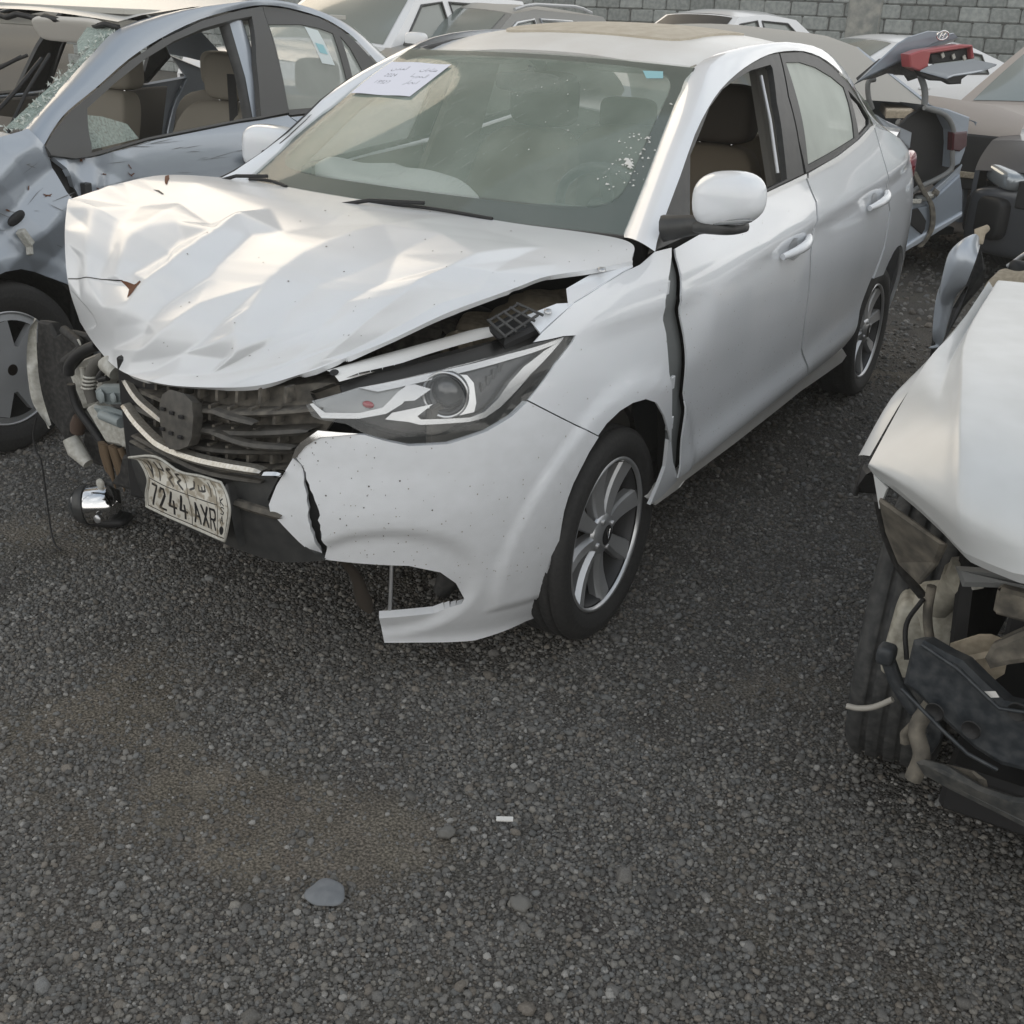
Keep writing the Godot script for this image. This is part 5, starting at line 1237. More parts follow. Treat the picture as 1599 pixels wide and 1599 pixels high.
	var mi := put("mirror", soft(Vector3(0.188, 0.148, 0.13), 0.78, 28, 18, func(p: Vector3) -> Vector3: return Vector3(p.x, p.y * (1.0 - 0.18 * clampf(p.x / 0.2 + 0.5, 0.0, 1.0)) + 0.008 * p.x / 0.1, p.z * (0.7 if p.z < 0 else 1.0))), M.white, c, Vector3(0.930, 1.107, -0.285), Vector3(0, -0.18, 0.08))
	put("mirror_base", soft(Vector3(0.15, 0.034, 0.10), 0.6, 20, 12), M.trim, mi, Vector3(-0.03, -0.066, 0.0))
	put("mirror_indicator", soft(Vector3(0.12, 0.012, 0.02), 0.6, 16, 8), M.lamp_grey, mi, Vector3(0.035, -0.047, 0.045), Vector3(0, -0.1, 0.12))
	put("mirror_glass", boxm(Vector3(0.11, 0.08, 0.004)), M.chrome, mi, Vector3(0, 0.0, -0.044))
	put("mirror_arm", tubem([Vector3(0.77, 1.02, -0.27), Vector3(0.84, 1.035, -0.275), Vector3(0.90, 1.045, -0.285)], [0.034, 0.026, 0.02], 10), M.trim, c)
	var mr := put("mirror", soft(Vector3(0.2, 0.15, 0.12), 0.6, 24, 14), M.white, c, Vector3(-0.80, 1.05, -0.58), Vector3(0, 0.2, -0.05))
	put("mirror_base", soft(Vector3(0.18, 0.06, 0.1), 0.6, 16, 10), M.trim, mr, Vector3(0.05, -0.06, 0.0))

func front_at(x: float, y: float, sink := 0.0) -> Vector3:
	# the pushed-in nose: plan outline, lean and dent
	var z := herm(PS.slice(0, 9), PZ.slice(0, 9), herm(PX.slice(0, 9), PS.slice(0, 9), minf(absf(x), 0.85))) - herm(YK, DT[0], y) - 0.27 * pow(maxf(0.4 - x, 0.0), 1.2)
	return Vector3(x, y, z - sink)

func strip_on_front(pts: Array, h: float, d: float, sink: float) -> ArrayMesh:
	# a bar that follows the nose: points (x, y), height h, depth d, wedge section
	var rows := []
	var K := []
	for k in pts.size(): K.append(float(k))
	for s in (pts.size() - 1) * 6 + 1:
		var t := float(s) / 6.0
		var q := herm3(K, pts, t)
		var p := front_at(q.x, q.y, sink)
		var taper := clampf(minf(t, pts.size() - 1 - t) * 3.0 + 0.35, 0.0, 1.0)
		rows.append([p + Vector3(0, h * 0.5 * taper, -d), p + Vector3(0, h * 0.45 * taper, -0.004), p + Vector3(0, 0, 0.003), p + Vector3(0, -h * 0.5 * taper, -0.006), p + Vector3(0, -h * 0.4 * taper, -d)])
	var mb := MB.new()
	for k in rows.size() - 1:
		for c in 4: mb.quad(rows[k][c], rows[k][c + 1], rows[k + 1][c + 1], rows[k + 1][c], Vector3(0, [1, 1, -1, -1][c], [0.2, 1, 1, 0.1][c]))
	return mb.build()

func build_front(c: Node3D) -> void:
	var fr := func(p: Vector2) -> Vector3: return front_at(p.x, p.y, 0.065)
	# dusty black backing of the grille, then slats, chrome strips and the badge carrier
	var go := PackedVector2Array([Vector2(-0.215, 0.68), Vector2(-0.05, 0.70), Vector2(0.2, 0.725), Vector2(0.43, 0.765), Vector2(0.455, 0.72), Vector2(0.39, 0.59), Vector2(0.15, 0.565), Vector2(0.0, 0.53), Vector2(-0.17, 0.49)])
	var gr := put("grille", patch(go, fr, Vector2(0.03, 0.03), 0.02, Vector3(0, 0.6, 0)), M.grille_dust, c)
	for row in 4:
		var y0 := 0.548 + row * 0.043
		var a := []
		for k in 7:
			var t := k / 6.0
			a.append(Vector3(lerpf(-0.175, 0.40 + 0.012 * row, t), y0 + lerpf(-0.035, 0.045, t) + 0.012 * sin(PI * t) * -1.0, 0))
		put("grille_slat", strip_on_front(a, 0.012 if row != 2 else 0.016, 0.05, 0.012 + 0.004 * (row % 2)), M.grille_dust if row in [0, 3, 4] else M.trim_dust, gr)
		for k in 9:
			var t := (k + 0.5 + 0.25 * (row % 2)) / 9.5
			var x := lerpf(-0.165, 0.40, t)
			var p := front_at(x, y0 + lerpf(-0.035, 0.045, t) + 0.008, 0.03)
			put("grille_fin", plate([p, p + Vector3(0, 0.034, -0.004), p + Vector3(0, 0.034, -0.03), p + Vector3(0, 0, -0.03)], Vector3(1, 0, 0), 0.008), M.grille_dust, gr)
	put("chrome_strip", strip_on_front([Vector3(-0.192, 0.665, 0), Vector3(-0.10, 0.635, 0), Vector3(0.02, 0.622, 0)], 0.016, 0.02, -0.006), M.chrome_dirty, gr)
	put("chrome_strip", strip_on_front([Vector3(-0.172, 0.607, 0), Vector3(-0.09, 0.583, 0), Vector3(0.02, 0.567, 0), Vector3(0.12, 0.571, 0), Vector3(0.25, 0.582, 0), Vector3(0.345, 0.588, 0)], 0.019, 0.025, -0.014), M.chrome_dirty, gr)
	put("chrome_strip", strip_on_front([Vector3(0.345, 0.584, 0), Vector3(0.392, 0.591, 0)], 0.015, 0.02, -0.016), M.chrome, gr)
	put("chrome_strip", strip_on_front([Vector3(0.188, 0.688, 0), Vector3(0.25, 0.684, 0), Vector3(0.312, 0.683, 0)], 0.013, 0.02, -0.004), M.trim_dust, gr)
	put("chrome_strip", strip_on_front([Vector3(0.20, 0.643, 0), Vector3(0.3, 0.636, 0), Vector3(0.405, 0.645, 0)], 0.014, 0.02, -0.004), M.trim_dust, gr)
	var bo := PackedVector2Array()
	for q in [[0.022, 0.668], [0.030, 0.690], [0.06, 0.708], [0.11, 0.712], [0.142, 0.70], [0.152, 0.67], [0.15, 0.625], [0.14, 0.603], [0.11, 0.588], [0.075, 0.580], [0.045, 0.595], [0.028, 0.625]]: bo.append(Vector2(q[0], q[1]))
	var bp := put("badge_carrier", patch(bo, func(p: Vector2) -> Vector3: return front_at(p.x, p.y, -0.012 - 0.01 * cos((p.x - 0.087) * 20.0)), Vector2(0.02, 0.02), 0.03, Vector3(0, 0.6, 0)), M.trim_dust, gr)
	for k in 6:
		put("badge_clip", boxm(Vector3(0.012, 0.008, 0.006)), M.black, bp, front_at(0.05 + 0.035 * (k % 3), 0.62 + 0.045 * (k / 3), -0.025))
	# torn upper grille trim and radiator support under the hood edge
	put("upper_trim", strip_on_front([Vector3(-0.1, 0.70, 0), Vector3(0.15, 0.735, 0), Vector3(0.32, 0.765, 0), Vector3(0.42, 0.785, 0)].map(func(q): return q - Vector3(0, 0.035, 0)), 0.035, 0.08, 0.075), M.grille_dust, gr)
	# lower black bumper skin behind the number plate
	var lo := PackedVector2Array([Vector2(-0.185, 0.50), Vector2(0.0, 0.545), Vector2(0.15, 0.575), Vector2(0.375, 0.585), Vector2(0.345, 0.52), Vector2(0.40, 0.44), Vector2(0.455, 0.385), Vector2(0.35, 0.365), Vector2(0.18, 0.375), Vector2(0.0, 0.36), Vector2(-0.12, 0.36), Vector2(-0.215, 0.42)])
	var lower := put("lower_grille", patch(lo, func(p: Vector2) -> Vector3: return front_at(p.x, p.y, 0.012), Vector2(0.03, 0.03), 0.03, Vector3(0, 0.6, 0)), M.trim, c)
	put("lower_bar", strip_on_front([Vector3(-0.13, 0.545, 0), Vector3(0.0, 0.55, 0), Vector3(0.15, 0.548, 0), Vector3(0.34, 0.562, 0)], 0.012, 0.03, -0.004), M.trim_dust, lower)
	put("lower_bar", strip_on_front([Vector3(0.26, 0.50, 0), Vector3(0.32, 0.495, 0), Vector3(0.385, 0.49, 0)], 0.02, 0.03, -0.002), M.grille_dust, lower)
	put("plate_bracket", strip_on_front([Vector3(0.255, 0.54, 0), Vector3(0.27, 0.48, 0), Vector3(0.275, 0.40, 0)], 0.03, 0.04, -0.01), M.trim, lower)
	build_plate(c)
	# --- the broken right front corner: beam end, headlamp cavity, apron, hoses, liner
	var F := Vector3(-0.3, 0.15, 1)
	put("wing_liner", plate(fc_liner, F, 0.03), M.liner, c)
	put("liner_fold", tubem(smooth_line([fc_liner[3], fc_liner[5] + Vector3(-0.02, 0, 0.03), fc_liner[6] + Vector3(0, 0, 0.03)], 4), 0.014, 7), M.liner, c)
	put("wing_lip", loft(smooth_line(fc_lip_a, 4), smooth_line(fc_lip_b, 4), 0.010, 4, Vector3(-0.5, 0.5, 0.2)), M.apron, c)
	put("liner_washer", lathe([Vector2(0.0, 0.016), Vector2(0.004, 0.015), Vector2(0.004, 0.006), Vector2(0.001, 0.004)], 16), M.apron, c, fc_washer[0], Vector3(0, -PI / 2 - 0.3, 0))
	put("apron", plate(fc_apron_a, Vector3(-0.2, 0.35, 1), 0.05), M.apron, c)
	put("apron_rib", tubem([fc_apron_a[1] + Vector3(0.01, -0.02, 0.012), fc_apron_a[6] + Vector3(-0.01, 0.01, 0.012)], 0.008, 6), M.apron, c)
	put("apron", plate(fc_apron_b, F, 0.04), M.apron, c)
	put("hose", tubem(smooth_line(fc_hose_a, 5), 0.015, 8), M.black, c)
	put("hose", tubem(smooth_line(fc_hose_b, 5), 0.016, 8), M.apron_dark, c)
	for k in 4: put("hose_rib", lathe([Vector2(-0.003, 0.017), Vector2(0.0, 0.021), Vector2(0.003, 0.017)], 14), M.apron, c, fc_hose_b[2].lerp(fc_hose_b[3], 0.2 + 0.3 * k), Vector3(0, 0, PI / 2))
	put("lamp_stub", tubem([fc_stub[0] + Vector3(-0.01, 0, -0.04), fc_stub[0], fc_stub[1]], [0.024, 0.024, 0.02], 12), M.apron, c)
	put("cable", tubem(smooth_line([fc_stub[0], fc_beam_a[0] + Vector3(0.02, 0.03, 0.0), fc_beam_a[1] + Vector3(0.03, 0.02, 0)], 4), 0.008, 6), M.black, c)
	put("crash_beam", plate(fc_beam_a, F, 0.10), M.teal, c)
	put("beam_recess", plate([fc_beam_a[5].lerp(fc_beam_a[0], 0.3) + Vector3(0.015, 0, 0.004), fc_beam_a[1].lerp(fc_beam_a[4], 0.45) + Vector3(0, 0, 0.004), fc_beam_a[2].lerp(fc_beam_a[3], 0.45) + Vector3(-0.006, 0, 0.004), fc_beam_a[3].lerp(fc_beam_a[2], 0.12) + Vector3(-0.006, 0, 0.004), fc_beam_a[4] + Vector3(0, 0.008, 0.004)], F, 0.004), M.teal_dark, c)
	for q in [[0.33, 0.019], [0.78, 0.014]]: put("beam_bolt", lathe([Vector2(0.0, q[1]), Vector2(0.006, q[1] * 0.9), Vector2(0.008, 0.0)], 6), M.teal, c, fc_beam_a[5].lerp(fc_beam_a[3], q[0]) + Vector3(0, 0.016, 0.006), Vector3(0, -PI / 2 - 0.3, 0))
	put("crash_beam", plate(fc_beam_b, F + Vector3(0, 0.3, 0), 0.06), M.teal, c)
	put("beam_tube", tubem([fc_beam_b[5] + Vector3(0.02, 0.012, 0.0), fc_beam_b[3].lerp(fc_beam_b[2], 0.5) + Vector3(0.01, 0, 0.02)], 0.014, 10), M.teal, c)
	put("beam_hole", lathe([Vector2(0.0, 0.015), Vector2(0.002, 0.013), Vector2(0.0, 0.0)], 18), M.black, c, fc_beam_b[3].lerp(fc_beam_b[2], 0.4) + Vector3(-0.018, 0, 0.012), Vector3(0, -PI / 2 - 0.3, 0))
	put("wing_rail", tubem(smooth_line(fc_rail, 3), 0.012, 6), M.black, c)
	put("lower_arm", plate(fc_lower, F, 0.05), M.liner, c)
	put("silver_duct", tubem(fc_duct, [0.022, 0.026, 0.016], 10), M.apron, c)
	put("rusty_joint", tubem([fc_rusty[0], fc_rusty[0].lerp(fc_rusty[1], 0.5), fc_rusty[1]], [0.016, 0.022, 0.02], 8), M.rust_iron, c)
	for k in 7:
		var sh := Vector3(0.012 * k - 0.02, 0, 0.004 * (k % 3))
		put("torn_fibre", tubem([fc_fibre[0] + sh, fc_fibre[1] + sh * 1.2, fc_fibre[2] + sh * 1.1 + Vector3(0.004 * (k % 2), 0, 0), fc_fibre[3] + sh * 0.9 + Vector3(0, -0.012 * (k % 3), 0)], [0.010, 0.009, 0.008, 0.002], 5), M.fibre, c)
	put("undertray", plate(fc_tray, Vector3(-0.2, 0.25, 1), 0.02), M.liner, c)
	put("ground_wire", tubem(smooth_line([fc_wire[0], fc_wire[1], fc_wire[2], fc_wire[3], Vector3(-0.80, 0.012, 0.45), Vector3(-0.70, 0.01, 0.50)], 5), 0.003, 5), M.black, c)
	# --- engine bay seen under the raised hood edge
	put("engine_bay", boxm(Vector3(1.0, 0.04, 0.70)), M.black, c, Vector3(0.10, 0.52, 0.05))
	put("firewall", boxm(Vector3(1.42, 0.55, 0.03)), M.black, c, Vector3(0, 0.70, -0.30))
	put("radiator", boxm(Vector3(0.62, 0.36, 0.05)), M.black, c, Vector3(0.10, 0.54, 0.56), Vector3(0, 0.22, 0))
	put("inner_wing", plate([Vector3(0.70, 0.88, -0.28), Vector3(0.66, 0.80, 0.30), Vector3(0.60, 0.72, 0.52), Vector3(0.60, 0.45, 0.52), Vector3(0.66, 0.45, 0.30), Vector3(0.70, 0.45, -0.28)], Vector3(-1, 0, 0), 0.02), M.apron_dark, c)
	put("inner_wing", plate([Vector3(-0.70, 0.88, -0.28), Vector3(-0.62, 0.80, 0.20), Vector3(-0.55, 0.62, 0.36), Vector3(-0.55, 0.45, 0.36), Vector3(-0.62, 0.45, 0.20), Vector3(-0.70, 0.45, -0.28)], Vector3(1, 0, 0), 0.02), M.apron_dark, c)
	var tw: Vector3 = bay_points[0]
	var tower := put("strut_tower", lathe([Vector2(-0.16, 0.16), Vector2(-0.10, 0.15), Vector2(-0.05, 0.12), Vector2(-0.035, 0.085), Vector2(-0.015, 0.08), Vector2(-0.01, 0.05), Vector2(0.0, 0.045), Vector2(0.0, 0.0)], 32), M.dust_tan, c, tw, Vector3(0, 0, PI / 2))
	put("tower_plate", plate([bay_points[1] + Vector3(-0.16, -0.02, 0.05), bay_points[1] + Vector3(0.05, 0.0, 0.06), bay_points[1] + Vector3(0.11, 0.04, -0.12), bay_points[1] + Vector3(-0.02, 0.03, -0.14), bay_points[1] + Vector3(-0.16, 0.0, -0.10)], Vector3(-0.1, 1, 0.15), 0.06), M.dust_tan, c)
	put("fuse_box", soft(Vector3(0.20, 0.10, 0.13), 0.3), M.dust_tan, c, bay_points[2] + Vector3(0, -0.045, -0.02), Vector3(0.1, 0.4, 0.0))
	put("battery", boxm(Vector3(0.20, 0.16, 0.16)), M.grille_dust, c, bay_points[3] + Vector3(-0.16, -0.07, -0.06), Vector3(0, 0.3, 0))
	put("air_duct", tubem(smooth_line([bay_points[2] + Vector3(-0.24, -0.05, -0.1), bay_points[2] + Vector3(-0.14, -0.02, -0.08), bay_points[2] + Vector3(-0.04, -0.04, -0.10)], 4), 0.035, 10), M.black, c)
	var lb: Vector3 = bay_points[3]
	put("engine_cover", soft(Vector3(0.5, 0.2, 0.4), 0.4), M.grille_dust, c, Vector3(-0.1, 0.68, 0.1))
	put("latch_bracket", boxm(Vector3(0.035, 0.045, 0.02)), M.dust_tan, c, lb + Vector3(0.02, 0.0, 0.0), Vector3(0, 0.4, 0.2))
	put("latch_bracket", tubem(smooth_line([lb + Vector3(-0.03, -0.05, 0.01), lb + Vector3(-0.03, -0.01, 0.01), lb + Vector3(-0.01, 0.012, 0.005), lb + Vector3(0.02, 0.015, 0)], 4), 0.011, 8), M.dust_tan, c)
	put("latch_bracket", tubem(smooth_line([lb + Vector3(0.03, 0.01, -0.01), bay_points[4] + Vector3(0.01, -0.01, 0), bay_points[4]], 4), 0.006, 6), M.dust_tan, c)
	# white rail between wing and lamp, bolted tabs, ribbed plastic bracket
	put("lamp_rail", loft(smooth_line(rail_low, 3).map(func(q): return q + Vector3(0, 0.014, 0)), smooth_line(rail_top, 3).map(func(q): return q + Vector3(0, 0.016, 0)), 0.006, 4, Vector3(0.3, 0.4, 0)), M.white_dusty, c)
	put("rail_hole", lathe([Vector2(0.0, 0.010), Vector2(0.001, 0.0)], 16), M.black, c, rail_low[0].lerp(rail_top[0], 0.5) + Vector3(0.004, 0.024, 0.0), Vector3(0, -1.2, 1.1))
	put("wing_tab", plate([skin(Vector2(1.13, 0.905), 0.005), skin(Vector2(1.19, 0.925), 0.05), skin(Vector2(1.36, 0.955), 0.045), skin(Vector2(1.42, 0.956), 0.005), skin(Vector2(1.26, 0.93), 0.004)], Vector3(-0.1, 1, 0.3), 0.006), M.white, c)
	put("wing_tab", plate([skin(Vector2(1.02, 0.862), 0.005), skin(Vector2(1.03, 0.886), 0.05), skin(Vector2(1.12, 0.905), 0.03), skin(Vector2(1.15, 0.908), 0.004)], Vector3(-0.1, 1, 0.3), 0.006), M.white, c)
	put("tab_bolt", lathe([Vector2(0.0, 0.011), Vector2(0.007, 0.01), Vector2(0.007, 0.0)], 6), M.alloy, c, skin(Vector2(1.31, 0.946), 0.026) + Vector3(0, 0.008, 0), Vector3(0, 0, PI / 2))
	put("tab_bolt", lathe([Vector2(0.0, 0.010), Vector2(0.007, 0.009), Vector2(0.007, 0.0)], 6), M.alloy, c, skin(Vector2(1.075, 0.885), 0.026) + Vector3(0, 0.008, 0), Vector3(0, 0, PI / 2))
	var br := put("ribbed_bracket", plate([skin(Vector2(0.93, 0.845), 0.03), skin(Vector2(0.935, 0.868), 0.085), skin(Vector2(1.04, 0.894), 0.075), skin(Vector2(1.06, 0.880), 0.012)], Vector3(-0.1, 1, 0.35), 0.02), M.black, c)
	for k in 5:
		var t := k / 4.0
		put("rib", tubem([skin(Vector2(lerpf(0.935, 1.055, t), lerpf(0.848, 0.883, t)), 0.02) + Vector3(0, 0.008, 0.003), skin(Vector2(lerpf(0.935, 1.04, t), lerpf(0.87, 0.897, t)), 0.083) + Vector3(0, 0.008, 0.003)], 0.0035, 5), M.trim, br)
	for k in 3:
		var sk := lerpf(0.025, 0.08, k / 2.0)
		put("rib", tubem([skin(Vector2(0.935, lerpf(0.850, 0.869, k / 2.0)), sk) + Vector3(0, 0.008, 0.003), skin(Vector2(1.045, lerpf(0.884, 0.896, k / 2.0)), sk) + Vector3(0, 0.008, 0.003)], 0.0035, 5), M.trim, br)

# number plate: bent sheet with raised rim, printed face
func plate_texture() -> ImageTexture:
	var W := 512
	var H := 256
	var im := Image.create(W, H, false, Image.FORMAT_RGBA8)
	im.fill(Color(0.80, 0.79, 0.75))
	var ink := Color(0.09, 0.09, 0.10)
	var line := func(a: Vector2, b: Vector2, w: float) -> void:
		var n := int((b - a).length()) + 1
		for k in n + 1:
			var p := a.lerp(b, float(k) / n)
			im.fill_rect(Rect2i(int(p.x - w / 2), int(p.y - w / 2), int(w), int(w)), ink)
	# dividing lines
	line.call(Vector2(14, 122), Vector2(430, 122), 4.0)
	line.call(Vector2(262, 14), Vector2(262, 244), 4.0)
	line.call(Vector2(430, 14), Vector2(430, 244), 4.0)
	for e in [[12, 10, 500, 10], [12, 246, 500, 246], [12, 10, 12, 246], [500, 10, 500, 246]]: line.call(Vector2(e[0], e[1]), Vector2(e[2], e[3]), 4.0)
	var glyph := {
		"7": [[0, 0, 1, 0], [1, 0, 0.35, 1]],
		"2": [[0, 0.2, 0.25, 0], [0.25, 0, 0.8, 0], [0.8, 0, 1, 0.25], [1, 0.25, 0, 1], [0, 1, 1, 1]],
		"4": [[0.55, 0, 0, 0.68], [0, 0.68, 1, 0.68], [0.72, 0.40, 0.72, 1]],
		"A": [[0, 1, 0.5, 0], [0.5, 0, 1, 1], [0.2, 0.65, 0.8, 0.65]],
		"X": [[0, 0, 1, 1], [1, 0, 0, 1]],
		"R": [[0, 1, 0, 0], [0, 0, 0.8, 0], [0.8, 0, 1, 0.15], [1, 0.15, 1, 0.38], [1, 0.38, 0.8, 0.5], [0.8, 0.5, 0, 0.5], [0.5, 0.5, 1, 1]],
		"K": [[0, 0, 0, 1], [1, 0, 0, 0.5], [0, 0.5, 1, 1]],
		"S": [[1, 0.12, 0.7, 0], [0.7, 0, 0.2, 0], [0.2, 0, 0, 0.25], [0, 0.25, 1, 0.7], [1, 0.7, 0.8, 1], [0.8, 1, 0, 0.95]],
		# eastern digits and letters of the upper row
		"v": [[0, 0, 0.5, 1], [0.5, 1, 1, 0]],
		"r": [[0.2, 0, 0.2, 1], [0.2, 0.35, 1, 0.35], [1, 0.35, 1, 0]],
		"e": [[1, 0, 0.1, 0.2], [0.1, 0.2, 0.8, 0.45], [0.8, 0.45, 0.1, 0.7], [0.1, 0.7, 1, 1]],
		"|": [[0.5, 0, 0.5, 1]],
		"s": [[1, 0.4, 1, 0.8], [1, 0.8, 0.5, 0.9], [0.5, 0.9, 0.5, 0.6], [0.5, 0.9, 0, 0.9], [0, 0.9, 0, 0.5]],
		"j": [[1, 0.2, 0.7, 0.8], [0.7, 0.8, 0, 1]],
	}
	var word := func(txt: String, x: float, y: float, gw: float, gh: float, step: float, w: float) -> void:
		for k in txt.length():
			for s in glyph[txt[k]]: line.call(Vector2(x + k * step + s[0] * gw, y + s[1] * gh), Vector2(x + k * step + s[2] * gw, y + s[3] * gh), w)
	word.call("7244", 34, 140, 34, 88, 56, 10.0)
	word.call("AXR", 280, 146, 34, 78, 50, 9.0)
	word.call("vree", 34, 30, 34, 76, 56, 8.0)
	word.call("js|", 280, 40, 34, 56, 50, 7.0)
	word.call("K", 452, 92, 20, 26, 24, 4.0)
	word.call("S", 452, 126, 20, 26, 24, 4.0)
	word.call("A", 452, 160, 20, 26, 24, 4.0)
	for y in range(194, 242):
		for x in range(440, 492):
			if Vector2(x - 465, y - 216).length() < 19.0: im.set_pixel(x, y, ink)
	# grime
	var nz := FastNoiseLite.new()
	nz.seed = 5
	nz.frequency = 0.018
	for y in H:
		for x in W:
			var k := clampf(nz.get_noise_2d(x, y) * 1.6 + (0.25 if y < 118 else -0.15), 0.0, 0.55)
			im.set_pixel(x, y, im.get_pixel(x, y).lerp(Color(0.44, 0.39, 0.31), k))
	return ImageTexture.create_from_image(im)

func build_plate(c: Node3D) -> void:
	# face grid: columns along the plate, rows from bottom to top; the upper half is folded and its top-left corner curls forward
	var TL := Vector3(-0.115, 0.512, 0.715)
	var BL := Vector3(-0.092, 0.385, 0.705)
	var BR := Vector3(0.224, 0.408, 0.775)
	var ML := Vector3(-0.045, 0.475, 0.735)
	var MR := Vector3(0.262, 0.495, 0.785)
	var rows := [
		[Vector3(-0.094, 0.385, 0.706), Vector3(0.0, 0.392, 0.729), Vector3(0.1, 0.400, 0.750), Vector3(0.18, 0.405, 0.766), Vector3(0.228, 0.409, 0.776)],
		[Vector3(-0.083, 0.425, 0.713), Vector3(0.01, 0.432, 0.737), Vector3(0.11, 0.441, 0.758), Vector3(0.19, 0.447, 0.774), Vector3(0.25, 0.452, 0.786)],
		[Vector3(-0.062, 0.470, 0.722), Vector3(0.018, 0.474, 0.744), Vector3(0.11, 0.483, 0.765), Vector3(0.195, 0.490, 0.780), Vector3(0.264, 0.497, 0.790)],
		[Vector3(-0.098, 0.503, 0.712), Vector3(0.012, 0.505, 0.735), Vector3(0.09, 0.508, 0.750), Vector3(0.18, 0.523, 0.768), Vector3(0.25, 0.528, 0.782)],
		[Vector3(-0.112, 0.512, 0.728), Vector3(0.0, 0.546, 0.748), Vector3(0.078, 0.530, 0.752), Vector3(0.16, 0.543, 0.766), Vector3(0.228, 0.548, 0.775)],
	]
	var K := [0.0, 0.25, 0.5, 0.75, 1.0]
	var at := func(u: float, v: float) -> Vector3:
		var col := []
		for r in rows: col.append(herm3(K, r, u))
		return herm3(K, col, v)
	var NU := 40
	var NV := 24
	var vv := PackedVector3Array()
	var uu := PackedVector2Array()
	var nn := PackedVector3Array()
	var ii := PackedInt32Array()
	for r in NV + 1:
		for q in NU + 1:
			var u := float(q) / NU
			var v := float(r) / NV
			vv.append(at.call(u, v))
			uu.append(Vector2(u, 1.0 - v))
			var du: Vector3 = at.call(u + 0.02, v) - at.call(u - 0.02, v)
			var dv: Vector3 = at.call(u, v + 0.02) - at.call(u, v - 0.02)
			if u >= 0.99: du = at.call(1.0, v) - at.call(0.97, v)
			nn.append(du.cross(dv).normalized())
	for r in NV:
		for q in NU:
			var a := r * (NU + 1) + q
			ii.append_array(PackedInt32Array([a, a + NU + 1, a + NU + 2, a, a + NU + 2, a + 1]))
	var arr := []
	arr.resize(Mesh.ARRAY_MAX)
	arr[Mesh.ARRAY_VERTEX] = vv
	arr[Mesh.ARRAY_NORMAL] = nn
	arr[Mesh.ARRAY_TEX_UV] = uu
	arr[Mesh.ARRAY_INDEX] = ii
	var mesh := ArrayMesh.new()
	mesh.add_surface_from_arrays(Mesh.PRIMITIVE_TRIANGLES, arr)
	var m := StandardMaterial3D.new()
	m.albedo_texture = plate_texture()
	m.roughness = 0.5
	var p := put("number_plate", mesh, m, c, Vector3(0.024, 0.003, 0.004))
	var edge := []
	for k in 21: edge.append(at.call(k / 20.0, 0.0))
	for k in range(1, 17): edge.append(at.call(1.0, k / 16.0))
	for k in range(1, 21): edge.append(at.call(1.0 - k / 20.0, 1.0))
	for k in range(1, 17): edge.append(at.call(0.0, 1.0 - k / 16.0))
	put("plate_rim", tubem(edge, 0.0032, 6), M.apron, p)

